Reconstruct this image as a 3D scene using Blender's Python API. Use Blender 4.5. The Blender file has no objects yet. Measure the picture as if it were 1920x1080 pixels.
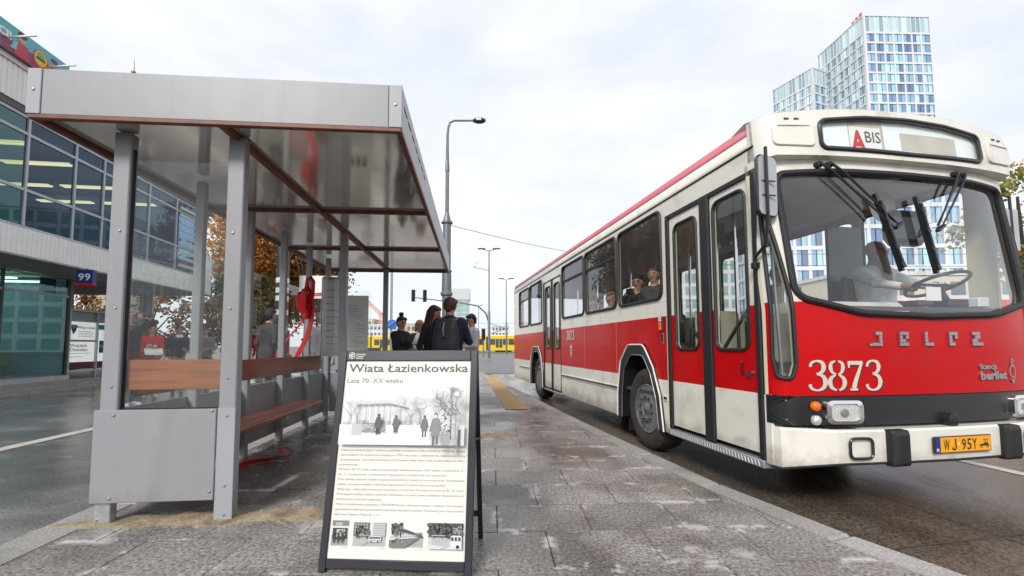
import bpy, math, random
import numpy as np
from mathutils import Vector, Matrix, geometry
random.seed(7)
rng = np.random.default_rng(11)
SC = bpy.context.scene
COL = SC.collection
R = math.radians
PI = math.pi

# ------------------------------------------------------------------ camera
H_CAM = 1.1
def setup_camera():
    p, r = R(3.665), R(0.197)
    fwd = Vector((0, math.cos(p), math.sin(p)))
    up0 = Vector((0, -math.sin(p), math.cos(p)))
    rt0 = Vector((1, 0, 0))
    rt = rt0 * math.cos(r) - up0 * math.sin(r)
    up = up0 * math.cos(r) + rt0 * math.sin(r)
    cd = bpy.data.cameras.new('camera')
    cd.sensor_width = 36
    cd.lens = 821.37 / 1920 * 36
    cd.shift_y = 55.79 / 1920
    cd.clip_start = 0.05
    cd.clip_end = 4000
    co = bpy.data.objects.new('camera', cd)
    COL.objects.link(co)
    m = Matrix((rt, up, -fwd)).transposed().to_4x4()
    m.translation = Vector((0, 0, H_CAM))
    co.matrix_world = m
    SC.camera = co
setup_camera()

# ------------------------------------------------------------------ sky, sun, exposure
SUN_EL, SUN_AZ = 36, 203          # azimuth: clockwise from +Y
def setup_light():
    w = bpy.data.worlds.new('World'); SC.world = w; w.use_nodes = True
    nt = w.node_tree; N = nt.nodes; L = nt.links; N.clear()
    out = N.new('ShaderNodeOutputWorld'); bg = N.new('ShaderNodeBackground')
    sky = N.new('ShaderNodeTexSky'); sky.sky_type = 'NISHITA'; sky.sun_disc = False
    sky.sun_elevation = R(SUN_EL); sky.sun_rotation = R(SUN_AZ)
    sky.air_density = 1.0; sky.dust_density = 2.0
    tc = N.new('ShaderNodeTexCoord')
    mp = N.new('ShaderNodeMapping'); mp.inputs['Scale'].default_value = (1.0, 1.0, 2.6)
    n1 = N.new('ShaderNodeTexNoise'); n1.inputs['Scale'].default_value = 2.3
    n1.inputs['Detail'].default_value = 7; n1.inputs['Roughness'].default_value = 0.55
    n1.inputs['Distortion'].default_value = 0.4
    cr = N.new('ShaderNodeValToRGB')
    cr.color_ramp.elements[0].position = 0.34; cr.color_ramp.elements[0].color = (0.84, 0.84, 0.84, 1)
    cr.color_ramp.elements[1].position = 0.56; cr.color_ramp.elements[1].color = (1, 1, 1, 1)
    n2 = N.new('ShaderNodeTexNoise'); n2.inputs['Scale'].default_value = 3.4; n2.inputs['Detail'].default_value = 6
    c2 = N.new('ShaderNodeValToRGB')
    c2.color_ramp.elements[0].position = 0.36; c2.color_ramp.elements[0].color = (4.7, 4.92, 5.4, 1)
    c2.color_ramp.elements[1].position = 0.62; c2.color_ramp.elements[1].color = (5.35, 5.45, 5.65, 1)
    mx = N.new('ShaderNodeMix'); mx.data_type = 'RGBA'
    L.new(tc.outputs['Generated'], mp.inputs['Vector'])
    L.new(mp.outputs[0], n1.inputs['Vector']); L.new(mp.outputs[0], n2.inputs['Vector'])
    L.new(n1.outputs[0], cr.inputs[0]); L.new(n2.outputs[0], c2.inputs[0])
    L.new(cr.outputs[0], mx.inputs['Factor'])
    L.new(sky.outputs[0], mx.inputs['A']); L.new(c2.outputs[0], mx.inputs['B'])
    L.new(mx.outputs['Result'], bg.inputs['Color'])
    bg.inputs['Strength'].default_value = 0.1
    L.new(bg.outputs[0], out.inputs[0])
    sd = bpy.data.lights.new('sun', 'SUN'); sd.energy = 1.5; sd.angle = R(16); sd.color = (1, 0.96, 0.9)
    so = bpy.data.objects.new('sun', sd); COL.objects.link(so)
    d = Vector((math.sin(R(SUN_AZ)) * math.cos(R(SUN_EL)), math.cos(R(SUN_AZ)) * math.cos(R(SUN_EL)), math.sin(R(SUN_EL))))
    so.rotation_euler = d.to_track_quat('Z', 'Y').to_euler(); so.location = d * 60
setup_light()
SC.view_settings.view_transform = 'Standard'
SC.view_settings.look = 'None'
SC.view_settings.exposure = 0.95
SC.view_settings.gamma = 1.0
SC.view_settings.use_curve_mapping = False
SC.render.engine = 'CYCLES'
SC.cycles.use_denoising = True
SC.cycles.max_bounces = 10
SC.cycles.transparent_max_bounces = 24
SC.cycles.diffuse_bounces = 4
SC.cycles.glossy_bounces = 4
SC.cycles.caustics_reflective = False
SC.cycles.caustics_refractive = False
SC.cycles.sample_clamp_indirect = 6

# ------------------------------------------------------------------ materials
MATS = {}
def nodes_of(name):
    m = bpy.data.materials.new(name); m.use_nodes = True
    nt = m.node_tree; nt.nodes.clear()
    out = nt.nodes.new('ShaderNodeOutputMaterial')
    MATS[name] = m
    return m, nt, nt.nodes, nt.links, out
def c4(c): return (c[0], c[1], c[2], 1)
def pm(name, col, rough=0.5, metal=0.0, var=0.12, vscale=4.0, bump=0.0, bscale=60, dirt=None, dscale=2.5, dlo=0.5, dhi=0.7,
       coat=0.0, objvar=0.0, rvar=0.0, stretch=(1, 1, 1), spec=0.5, emit=None, low=None):
    """principled surface with mottled colour, optional grime patches and fine relief"""
    if name in MATS: return MATS[name]
    m, nt, N, L, out = nodes_of(name)
    b = N.new('ShaderNodeBsdfPrincipled')
    b.inputs['Roughness'].default_value = rough; b.inputs['Metallic'].default_value = metal
    b.inputs['Coat Weight'].default_value = coat; b.inputs['Coat Roughness'].default_value = 0.05
    b.inputs['Specular IOR Level'].default_value = spec
    tc = N.new('ShaderNodeTexCoord'); mp = N.new('ShaderNodeMapping'); mp.inputs['Scale'].default_value = stretch
    L.new(tc.outputs['Object'], mp.inputs['Vector'])
    nz = N.new('ShaderNodeTexNoise'); nz.inputs['Scale'].default_value = vscale; nz.inputs['Detail'].default_value = 6
    L.new(mp.outputs[0], nz.inputs['Vector'])
    mr = N.new('ShaderNodeMapRange'); mr.inputs['From Min'].default_value = 0.25; mr.inputs['From Max'].default_value = 0.75
    mr.inputs['To Min'].default_value = 1 - var; mr.inputs['To Max'].default_value = 1 + var
    L.new(nz.outputs[0], mr.inputs['Value'])
    mul = N.new('ShaderNodeMix'); mul.data_type = 'RGBA'; mul.blend_type = 'MULTIPLY'; mul.inputs['Factor'].default_value = 1
    mul.inputs['A'].default_value = c4(col); L.new(mr.outputs[0], mul.inputs['B'])
    last = mul.outputs['Result']
    if objvar:
        oi = N.new('ShaderNodeObjectInfo'); m2 = N.new('ShaderNodeMapRange')
        m2.inputs['To Min'].default_value = 1 - objvar; m2.inputs['To Max'].default_value = 1 + objvar
        L.new(oi.outputs['Random'], m2.inputs['Value'])
        mu = N.new('ShaderNodeMix'); mu.data_type = 'RGBA'; mu.blend_type = 'MULTIPLY'; mu.inputs['Factor'].default_value = 1
        L.new(last, mu.inputs['A']); L.new(m2.outputs[0], mu.inputs['B']); last = mu.outputs['Result']
    if dirt:
        nd = N.new('ShaderNodeTexNoise'); nd.inputs['Scale'].default_value = dscale; nd.inputs['Detail'].default_value = 9
        nd.inputs['Roughness'].default_value = 0.65
        L.new(mp.outputs[0], nd.inputs['Vector'])
        md = N.new('ShaderNodeMapRange'); md.inputs['From Min'].default_value = dlo; md.inputs['From Max'].default_value = dhi
        L.new(nd.outputs[0], md.inputs['Value'])
        mi = N.new('ShaderNodeMix'); mi.data_type = 'RGBA'; L.new(md.outputs[0], mi.inputs['Factor'])
        L.new(last, mi.inputs['A']); mi.inputs['B'].default_value = c4(dirt); last = mi.outputs['Result']
    if low:        # road spray caked on the lowest part, ragged upper edge
        z0, z1, lc = low
        sx = N.new('ShaderNodeSeparateXYZ'); L.new(tc.outputs['Object'], sx.inputs[0])
        nl = N.new('ShaderNodeTexNoise'); nl.inputs['Scale'].default_value = 5; nl.inputs['Detail'].default_value = 9; nl.inputs['Roughness'].default_value = 0.7
        L.new(tc.outputs['Object'], nl.inputs['Vector'])
        ad = N.new('ShaderNodeMath'); ad.operation = 'MULTIPLY_ADD'; ad.inputs[1].default_value = -(z1 - z0) * 2.4; L.new(nl.outputs[0], ad.inputs[0]); L.new(sx.outputs[2], ad.inputs[2])
        ml = N.new('ShaderNodeMapRange'); ml.inputs['From Min'].default_value = z0 - (z1 - z0) * 1.2; ml.inputs['From Max'].default_value = z1 - (z1 - z0) * 1.2
        ml.inputs['To Min'].default_value = 0.75; ml.inputs['To Max'].default_value = 0.0; L.new(ad.outputs[0], ml.inputs['Value'])
        mz = N.new('ShaderNodeMix'); mz.data_type = 'RGBA'; L.new(ml.outputs[0], mz.inputs['Factor']); L.new(last, mz.inputs['A']); mz.inputs['B'].default_value = c4(lc); last = mz.outputs['Result']
    L.new(last, b.inputs['Base Color'])
    if rvar:
        m3 = N.new('ShaderNodeMapRange'); m3.inputs['From Min'].default_value = 0.3; m3.inputs['From Max'].default_value = 0.7
        m3.inputs['To Min'].default_value = max(0.02, rough - rvar); m3.inputs['To Max'].default_value = min(1, rough + rvar)
        L.new(nz.outputs[0], m3.inputs['Value']); L.new(m3.outputs[0], b.inputs['Roughness'])
    if bump:
        nb = N.new('ShaderNodeTexNoise'); nb.inputs['Scale'].default_value = bscale; nb.inputs['Detail'].default_value = 4
        L.new(mp.outputs[0], nb.inputs['Vector'])
        bp = N.new('ShaderNodeBump'); bp.inputs['Strength'].default_value = bump; bp.inputs['Distance'].default_value = 0.02
        L.new(nb.outputs[0], bp.inputs['Height']); L.new(bp.outputs[0], b.inputs['Normal'])
    if emit:
        b.inputs['Emission Color'].default_value = c4(emit[0]); b.inputs['Emission Strength'].default_value = emit[1]
    L.new(b.outputs[0], out.inputs[0])
    return m
def glass(name, tint=(0.9, 0.93, 0.92), refl=1.0, rough=0.0, dust=0.0, dcol=(0.6, 0.58, 0.54), gcol=(0.95, 0.97, 1)):
    m, nt, N, L, out = nodes_of(name)
    tr = N.new('ShaderNodeBsdfTransparent'); tr.inputs[0].default_value = c4(tint)
    gl = N.new('ShaderNodeBsdfGlossy'); gl.inputs['Roughness'].default_value = rough
    gl.inputs['Color'].default_value = c4(gcol)
    fr = N.new('ShaderNodeFresnel')      # thin pane: the same reflectance from both faces
    ge = N.new('ShaderNodeNewGeometry'); io = N.new('ShaderNodeMath'); io.operation = 'MULTIPLY_ADD'
    io.inputs[1].default_value = 1 / 1.5 - 1.5; io.inputs[2].default_value = 1.5
    L.new(ge.outputs['Backfacing'], io.inputs[0]); L.new(io.outputs[0], fr.inputs['IOR'])
    mu = N.new('ShaderNodeMath'); mu.operation = 'MULTIPLY'; mu.inputs[1].default_value = refl; mu.use_clamp = True
    mx = N.new('ShaderNodeMixShader')
    L.new(fr.outputs[0], mu.inputs[0]); L.new(mu.outputs[0], mx.inputs[0])
    L.new(tr.outputs[0], mx.inputs[1]); L.new(gl.outputs[0], mx.inputs[2])
    last = mx.outputs[0]
    if dust:
        df = N.new('ShaderNodeBsdfDiffuse'); df.inputs[0].default_value = c4(dcol)
        tc = N.new('ShaderNodeTexCoord'); nz = N.new('ShaderNodeTexNoise'); nz.inputs['Scale'].default_value = 3
        nz.inputs['Detail'].default_value = 8; L.new(tc.outputs['Object'], nz.inputs['Vector'])
        mr = N.new('ShaderNodeMapRange'); mr.inputs['From Min'].default_value = 0.35; mr.inputs['From Max'].default_value = 0.75
        mr.inputs['To Max'].default_value = dust * 2; L.new(nz.outputs[0], mr.inputs['Value'])
        m2 = N.new('ShaderNodeMixShader'); L.new(mr.outputs[0], m2.inputs[0]); L.new(last, m2.inputs[1]); L.new(df.outputs[0], m2.inputs[2])
        last = m2.outputs[0]
    L.new(last, out.inputs[0])
    return m
def colattr_mat(name, rough=0.6, trans=0.0):
    m, nt, N, L, out = nodes_of(name)
    b = N.new('ShaderNodeBsdfPrincipled'); b.inputs['Roughness'].default_value = rough
    a = N.new('ShaderNodeAttribute'); a.attribute_name = 'ink'
    L.new(a.outputs['Color'], b.inputs['Base Color'])
    if trans:
        t = N.new('ShaderNodeBsdfTranslucent'); L.new(a.outputs['Color'], t.inputs[0]); x = N.new('ShaderNodeMixShader'); x.inputs[0].default_value = trans
        L.new(b.outputs[0], x.inputs[1]); L.new(t.outputs[0], x.inputs[2]); L.new(x.outputs[0], out.inputs[0])
    else: L.new(b.outputs[0], out.inputs[0])
    return m

# ------------------------------------------------------------------ mesh helpers
def finish(me, smooth=35):
    if smooth:
        me.polygons.foreach_set('use_smooth', [True] * len(me.polygons))
        me.set_sharp_from_angle(angle=R(smooth))
    me.update()
    return me
def link(name, me, parent=None, loc=None, rot=None, mat4=None):
    o = bpy.data.objects.new(name, me); COL.objects.link(o)
    if parent is not None: o.parent = parent
    if mat4 is not None: o.matrix_basis = mat4
    if loc is not None: o.location = loc
    if rot is not None: o.rotation_euler = rot
    return o
def thing(name, label, cat, loc=(0, 0, 0), rotz=0.0, group=None):
    o = bpy.data.objects.new(name, None); COL.objects.link(o)
    o.empty_display_size = 0.1
    o.location = loc; o.rotation_euler = (0, 0, rotz)
    o['label'] = label; o['category'] = cat
    if group: o['group'] = group
    return o
def tag(o, label, cat, group=None):
    o['label'] = label; o['category'] = cat
    if group: o['group'] = group
    return o
def structure(o):
    o['kind'] = 'structure'; return o
def stuff(o):
    o['kind'] = 'stuff'; return o
def copy_tree(o, parent=None):
    c = o.copy(); COL.objects.link(c)
    if parent is not None:
        c.parent = parent
    for ch in list(o.children): copy_tree(ch, c)
    return c

class MB:
    def __init__(s): s.v = []; s.f = []; s.m = []
    def add(s, vs, fs, m=0):
        n = len(s.v); s.v += [tuple(v) for v in vs]
        for f in fs: s.f.append(tuple(i + n for i in f)); s.m.append(m)
        return s
    def box(s, x0, x1, y0, y1, z0, z1, m=0, ch=0.0):
        if ch:
            a = [(x, y, z) for x in (x0, x1) for y in (y0, y1) for z in (z0, z1)]
            import bmesh
            bm = bmesh.new()
            vs = [bm.verts.new(p) for p in a]
            for f in ((0, 1, 3, 2), (4, 6, 7, 5), (0, 4, 5, 1), (2, 3, 7, 6), (0, 2, 6, 4), (1, 5, 7, 3)): bm.faces.new([vs[i] for i in f])
            bmesh.ops.bevel(bm, geom=list(bm.edges), offset=ch, segments=1, affect='EDGES', profile=0.5)
            bm.verts.index_update()
            s.add([v.co for v in bm.verts], [[v.index for v in f.verts] for f in bm.faces], m)
            bm.free(); return s
        return s.add([(x0, y0, z0), (x1, y0, z0), (x1, y1, z0), (x0, y1, z0), (x0, y0, z1), (x1, y0, z1), (x1, y1, z1), (x0, y1, z1)],
                     [(0, 3, 2, 1), (4, 5, 6, 7), (0, 1, 5, 4), (1, 2, 6, 5), (2, 3, 7, 6), (3, 0, 4, 7)], m)
    def quad(s, a, b, c, d, m=0): return s.add([a, b, c, d], [(0, 1, 2, 3)], m)
    def bar(s, p0, p1, w, h, up=(0, 0, 1), m=0):
        p0 = Vector(p0); p1 = Vector(p1); d = (p1 - p0).normalized(); u = Vector(up)
        x = d.cross(u)
        if x.length < 1e-4: x = d.cross(Vector((1, 0, 0)))
        x.normalize(); u = x.cross(d)
        vs = []
        for p in (p0, p1):
            for a, b in ((-1, -1), (1, -1), (1, 1), (-1, 1)): vs.append(p + x * (a * w / 2) + u * (b * h / 2))
        return s.add(vs, [(0, 3, 2, 1), (4, 5, 6, 7), (0, 1, 5, 4), (1, 2, 6, 5), (2, 3, 7, 6), (3, 0, 4, 7)], m)
    def tube(s, pts, r, n=8, m=0, closed=False, cap=True):
        pts = [Vector(p) for p in pts]; k = len(pts)
        rs = r if isinstance(r, (list, tuple)) else [r] * k
        ref = None; rings = []
        for i, p in enumerate(pts):
            if closed: d = pts[(i + 1) % k] - pts[i - 1]
            else: d = pts[min(i + 1, k - 1)] - pts[max(i - 1, 0)]
            if d.length < 1e-9: d = Vector((0, 0, 1))
            d.normalize()
            if ref is None:
                ref = d.orthogonal()
            ref = ref - d * ref.dot(d)
            if ref.length < 1e-6: ref = d.orthogonal()
            ref.normalize(); y = d.cross(ref)
            rings.append([p + (ref * math.cos(2 * PI * j / n) + y * math.sin(2 * PI * j / n)) * rs[i] for j in range(n)])
        vs = [v for rg in rings for v in rg]; fs = []
        for i in range(k if closed else k - 1):
            a, b = i * n, ((i + 1) % k) * n
            for j in range(n): fs.append((a + j, a + (j + 1) % n, b + (j + 1) % n, b + j))
        if cap and not closed:
            fs.append(tuple(range(n - 1, -1, -1))); fs.append(tuple((k - 1) * n + j for j in range(n)))
        return s.add(vs, fs, m)
    def lathe(s, prof, c=(0, 0, 0), n=24, axis='z', m=0):
        """prof: (radius, along-axis)"""
        c = Vector(c); vs = []; fs = []
        for r, h in prof:
            for j in range(n):
                a = 2 * PI * j / n; u, w = r * math.cos(a), r * math.sin(a)
                vs.append(c + Vector((u, w, h) if axis == 'z' else ((h, u, w) if axis == 'x' else (w, h, u))))
        for i in range(len(prof) - 1):
            for j in range(n):
                fs.append((i * n + j, i * n + (j + 1) % n, (i + 1) * n + (j + 1) % n, (i + 1) * n + j))
        if prof[0][0] > 1e-6: fs.append(tuple(range(n - 1, -1, -1)))
        if prof[-1][0] > 1e-6: fs.append(tuple((len(prof) - 1) * n + j for j in range(n)))
        return s.add(vs, fs, m)
    def prism(s, poly, mp, d0, d1, m=0):
        """poly: 2-D loop, mp(u,v,d) -> 3-D point; solid between depths d0 and d1"""
        n = len(poly)
        vs = [mp(u, v, d0) for u, v in poly] + [mp(u, v, d1) for u, v in poly]
        fs = [tuple(range(n - 1, -1, -1)), tuple(range(n, 2 * n))]
        for i in range(n): fs.append((i, (i + 1) % n, n + (i + 1) % n, n + i))
        return s.add(vs, fs, m)
    def mesh(s, name, mats, smooth=35, recalc=False):
        me = bpy.data.meshes.new(name); me.from_pydata([tuple(v) for v in s.v], [], s.f)
        for m in (mats if isinstance(mats, (list, tuple)) else [mats]): me.materials.append(m)
        if any(s.m): me.polygons.foreach_set('material_index', s.m)
        if recalc:
            import bmesh
            bm = bmesh.new(); bm.from_mesh(me); bmesh.ops.recalc_face_normals(bm, faces=bm.faces); bm.to_mesh(me); bm.free()
        return finish(me, smooth)
    def build(s, name, mats, parent=None, smooth=35, bevel=0.0, recalc=False, **kw):
        o = link(name, s.mesh(name, mats, smooth, recalc), parent, **kw)
        if bevel:
            b = o.modifiers.new('edge', 'BEVEL'); b.width = bevel; b.segments = 2; b.limit_method = 'ANGLE'; b.angle_limit = R(40)
        return o

def pip(p, poly):
    x, y = p; c = False; n = len(poly); j = n - 1
    for i in range(n):
        xi, yi = poly[i]; xj, yj = poly[j]
        if (yi > y) != (yj > y) and x < (xj - xi) * (y - yi) / (yj - yi) + xi: c = not c
        j = i
    return c
def dense(poly, step):
    o = []
    for i in range(len(poly)):
        a = poly[i]; b = poly[(i + 1) % len(poly)]
        k = max(1, int(math.hypot(b[0] - a[0], b[1] - a[1]) / step + 0.5))
        for j in range(k): o.append((a[0] + (b[0] - a[0]) * j / k, a[1] + (b[1] - a[1]) * j / k))
    return o
def roundpoly(pts, r, n=5):
    o = []; k = len(pts); rs = r if isinstance(r, (list, tuple)) else [r] * k
    for i in range(k):
        p = Vector(pts[i]); a = Vector(pts[i - 1]) - p; b = Vector(pts[(i + 1) % k]) - p
        if rs[i] <= 0: o.append(tuple(p)); continue
        la, lb = a.length, b.length; a.normalize(); b.normalize()
        ang = a.angle(b); t = min(rs[i] / math.tan(ang / 2), la * 0.49, lb * 0.49); rr = t * math.tan(ang / 2)
        c = p + (a + b).normalized() * (rr / math.sin(ang / 2))
        s = p + a * t - c; e = p + b * t - c
        a0 = math.atan2(s.y, s.x); a1 = math.atan2(e.y, e.x); d = (a1 - a0 + PI) % (2 * PI) - PI
        for j in range(n + 1): o.append((c.x + rr * math.cos(a0 + d * j / n), c.y + rr * math.sin(a0 + d * j / n)))
    return o
def rrect(x0, x1, y0, y1, r, n=5): return roundpoly([(x0, y0), (x1, y0), (x1, y1), (x0, y1)], r, n)
def sheet(name, outer, holes, mp, th, mats, parent=None, grid=None, cuts=(), matfn=None, back=None, step=None, smooth=35, single=False):
    """plate with holes: CDT in 2-D, mapped to 3-D by mp(u,v,depth); matfn gives the front material index by face centre"""
    loops = [outer] + list(holes)
    if step: loops = [dense(l, step) for l in loops]
    pts = []; ed = []
    for l in loops:
        n = len(pts); pts += [Vector(p) for p in l]; ed += [(n + i, n + (i + 1) % len(l)) for i in range(len(l))]
    for c in cuts:
        n = len(pts); pts += [Vector(p) for p in c]; ed += [(n + i, n + i + 1) for i in range(len(c) - 1)]
    if grid:
        gx, gy = grid if isinstance(grid, tuple) else (grid, grid)
        xs = [p.x for p in pts]; ys = [p.y for p in pts]
        for i in range(1, int((max(xs) - min(xs)) / gx) + 1):
            for j in range(1, int((max(ys) - min(ys)) / gy) + 1):
                q = (min(xs) + i * gx, min(ys) + j * gy)
                if pip(q, loops[0]) and not any(pip(q, h) for h in loops[1:]): pts.append(Vector(q))
    V, E_, F, *_ = geometry.delaunay_2d_cdt(pts, ed, [], 0, 1e-5)
    keep = []
    for f in F:
        c = (sum(V[i].x for i in f) / len(f), sum(V[i].y for i in f) / len(f))
        if pip(c, loops[0]) and not any(pip(c, h) for h in loops[1:]): keep.append((f, c))
    used = sorted({i for f, c in keep for i in f}); ix = {a: b for b, a in enumerate(used)}
    n = len(used)
    vs = [tuple(mp(V[i].x, V[i].y, 0)) for i in used]; fs = []; ms = []
    for f, c in keep:
        fs.append(tuple(ix[i] for i in f)); ms.append(matfn(*c) if matfn else 0)
    if not single:
        vs += [tuple(mp(V[i].x, V[i].y, th)) for i in used]
        cnt = {}
        for f, c in keep:
            for a in range(len(f)):
                e = (ix[f[a]], ix[f[(a + 1) % len(f)]]); k = tuple(sorted(e)); cnt.setdefault(k, []).append(e)
        for k in range(len(keep)):
            fs.append(tuple(i + n for i in reversed(fs[k]))); ms.append(ms[k] if back is None else back)
        for k, es in cnt.items():
            if len(es) == 1:
                a, b = es[0]; fs.append((b, a, a + n, b + n)); ms.append(0 if back is None else back)
    me = bpy.data.meshes.new(name); me.from_pydata(vs, [], fs)
    for m in (mats if isinstance(mats, (list, tuple)) else [mats]): me.materials.append(m)
    me.polygons.foreach_set('material_index', ms)
    import bmesh
    bm = bmesh.new(); bm.from_mesh(me); bmesh.ops.recalc_face_normals(bm, faces=bm.faces); bm.to_mesh(me); bm.free()
    finish(me, smooth)
    return link(name, me, parent)

def text_mesh(body, size, mat, extrude=0.0, align='LEFT', width=None, res=2, bold=0.0, shear=0.0):
    c = bpy.data.curves.new('lettering', 'FONT'); c.body = body; c.size = size; c.resolution_u = res
    c.extrude = extrude; c.align_x = align; c.offset = bold; c.shear = shear
    o = bpy.data.objects.new('lettering', c)
    me = bpy.data.meshes.new_from_object(o)
    bpy.data.objects.remove(o); bpy.data.curves.remove(c)
    me.materials.clear(); me.materials.append(mat)
    if width is not None and len(me.vertices):
        a = np.empty(len(me.vertices) * 3); me.vertices.foreach_get('co', a); a = a.reshape(-1, 3)
        x0, x1 = a[:, 0].min(), a[:, 0].max()
        a[:, 0] = (a[:, 0] - x0) * width / max(1e-6, x1 - x0)
        me.vertices.foreach_set('co', a.ravel())
    return me
def M4(o, x, y, z=None):
    """matrix with local axes x (reading direction), y (up of the letters) at point o"""
    x = Vector(x).normalized(); y = Vector(y); y = (y - x * y.dot(x)).normalized(); z = x.cross(y)
    m = Matrix((x, y, z)).transposed().to_4x4(); m.translation = Vector(o); return m

class Print:
    """flat print: coloured 2-D shapes stacked a hair apart on one sheet (x right, y up, local z out)"""
    def __init__(s): s.v = []; s.f = []; s.c = []; s.k = 0
    def poly(s, pts, col):
        s.k += 1; z = s.k * 0.00012; n = len(s.v)
        s.v += [(p[0], p[1], z) for p in pts]; s.f.append(tuple(range(n, n + len(pts))))
        s.c.append(col if isinstance(col, (tuple, list)) else (col, col, col))
    def same(s, polys, col):
        """many shapes on one layer"""
        s.k += 1; z = s.k * 0.00012
        for pts in polys:
            n = len(s.v); s.v += [(p[0], p[1], z) for p in pts]; s.f.append(tuple(range(n, n + len(pts))))
            s.c.append(col if isinstance(col, (tuple, list)) else (col, col, col))
    def rect(s, x0, x1, y0, y1, col): s.poly([(x0, y0), (x1, y0), (x1, y1), (x0, y1)], col)
    def ell(s, x, y, a, b, col, n=16): s.poly([(x + a * math.cos(2 * PI * i / n), y + b * math.sin(2 * PI * i / n)) for i in range(n)], col)
    def line(s, p, q, w, col):
        d = Vector((q[0] - p[0], q[1] - p[1]))
        if d.length < 1e-9: return
        t = Vector((-d.y, d.x)).normalized() * w / 2
        s.poly([(p[0] - t.x, p[1] - t.y), (q[0] - t.x, q[1] - t.y), (q[0] + t.x, q[1] + t.y), (p[0] + t.x, p[1] + t.y)], col)
    def build(s, name, mat, parent=None, mat4=None):
        me = bpy.data.meshes.new(name); me.from_pydata(s.v, [], s.f)
        me.materials.append(mat)
        at = me.color_attributes.new('ink', 'FLOAT_COLOR', 'CORNER')
        cols = []
        for f, c in zip(s.f, s.c): cols += [c[0], c[1], c[2], 1.0] * len(f)
        at.data.foreach_set('color', cols)
        return link(name, me, parent, mat4=mat4)
# ------------------------------------------------------------------ palette
cream = (0.74, 0.72, 0.65)
red = (0.49, 0.003, 0.005)
m_cream = pm('cream_paint', cream, 0.32, var=0.06, vscale=2, coat=0.3, dirt=(0.42, 0.36, 0.27), dscale=2.4, dlo=0.52, dhi=0.85, bump=0.05, bscale=3, low=(0.30, 0.50, (0.27, 0.23, 0.18)))
m_red = pm('red_paint', red, 0.3, var=0.07, vscale=1.5, coat=0.12, spec=0.16, bump=0.10, bscale=2.2, dirt=(0.32, 0.02, 0.02), dscale=3, dlo=0.58, dhi=0.85)
m_pink = pm('faded_red_roof', (0.55, 0.15, 0.19), 0.5, var=0.1, vscale=3)
m_rubber = pm('black_rubber', (0.012, 0.012, 0.014), 0.55, var=0.2, bump=0.05)
m_black = pm('black_paint', (0.014, 0.015, 0.018), 0.3, var=0.15, coat=0.2)
m_tyre = pm('tyre_rubber', (0.035, 0.031, 0.028), 0.8, var=0.35, vscale=7, bump=0.15, bscale=40)
m_rim = pm('grey_rim_paint', (0.20, 0.20, 0.205), 0.45, metal=0.3, var=0.2, vscale=9, dirt=(0.07, 0.055, 0.045), dscale=6, dlo=0.5, dhi=0.75)
m_steel = pm('dull_steel', (0.45, 0.45, 0.46), 0.35, metal=0.9, var=0.15)
m_darksteel = pm('dark_steel', (0.08, 0.08, 0.085), 0.45, metal=0.6, var=0.2)
m_chrome = pm('chrome', (0.8, 0.8, 0.8), 0.12, metal=1.0, var=0.05)
m_interior = pm('bus_lining', (0.66, 0.63, 0.45), 0.6, var=0.06)
m_intgrey = pm('bus_ceiling', (0.66, 0.67, 0.70), 0.6, var=0.06)
m_intdark = pm('bus_floor', (0.05, 0.05, 0.05), 0.7)
m_seat = pm('seat_vinyl', (0.03, 0.03, 0.035), 0.5)
m_glass = glass('bus_glass', (0.84, 0.86, 0.86), 1.15, dust=0.03, dcol=(0.45, 0.44, 0.42))
m_side_clear = glass('offside_glass', (0.95, 0.96, 0.96), 0.3)
m_wind = glass('windscreen_glass', (0.975, 0.985, 0.98), 1.7, dust=0.008)
m_clear = glass('clear_pane', (0.95, 0.97, 0.96), 0.6)
m_signglass = glass('sign_glass', (0.97, 0.985, 0.98), 0.45)
m_white = pm('white_enamel', (0.78, 0.77, 0.74), 0.4, var=0.05)
m_grey = pm('silver_grey_paint', (0.283, 0.288, 0.306), 0.42, metal=0.0, var=0.06, vscale=2, bump=0.03, bscale=2.5, dirt=(0.225, 0.227, 0.24), dscale=1.8, dlo=0.5, dhi=0.85, stretch=(2.5, 2.5, 0.7), low=(0.0, 0.22, (0.17, 0.15, 0.125)))
m_grey_l = pm('silver_grey_paint_light', (0.34, 0.345, 0.37), 0.4, metal=0.0, var=0.05, vscale=2)
m_galv = pm('galvanised_steel', (0.42, 0.43, 0.45), 0.42, metal=0.6, var=0.25, vscale=22)
m_trim = pm('rust_brown_steel', (0.17, 0.052, 0.024), 0.5, var=0.35, vscale=12, dirt=(0.05, 0.03, 0.025), dscale=8)
m_ceil = pm('aluminium_soffit', (0.88, 0.84, 0.76), 0.10, metal=0.72, var=0.05, vscale=2.2, bump=0.12, bscale=1.3, rvar=0.04)
m_wood = pm('varnished_wood', (0.27, 0.085, 0.028), 0.35, var=0.45, vscale=5, stretch=(0.6, 9, 9), coat=0.3, bump=0.05)
m_woodx = pm('varnished_wood_red', (0.23, 0.062, 0.028), 0.38, var=0.4, vscale=5, stretch=(9, 0.6, 9), coat=0.25, bump=0.05)
m_ink = colattr_mat('printed_ink', 0.35); m_ink_t = colattr_mat('printed_film', 0.4, 0.6)
m_text = pm('dark_grey_ink', (0.10, 0.10, 0.105), 0.5, var=0.0)
m_text2 = pm('mid_grey_ink', (0.23, 0.22, 0.21), 0.5, var=0.0)
m_paper = pm('white_paper', (0.80, 0.80, 0.77), 0.5, var=0.02)
m_redplastic = pm('red_fabric', (0.55, 0.012, 0.016), 0.4, var=0.25, vscale=9)
m_orange = pm('orange_lens', (0.8, 0.16, 0.01), 0.2)
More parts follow.
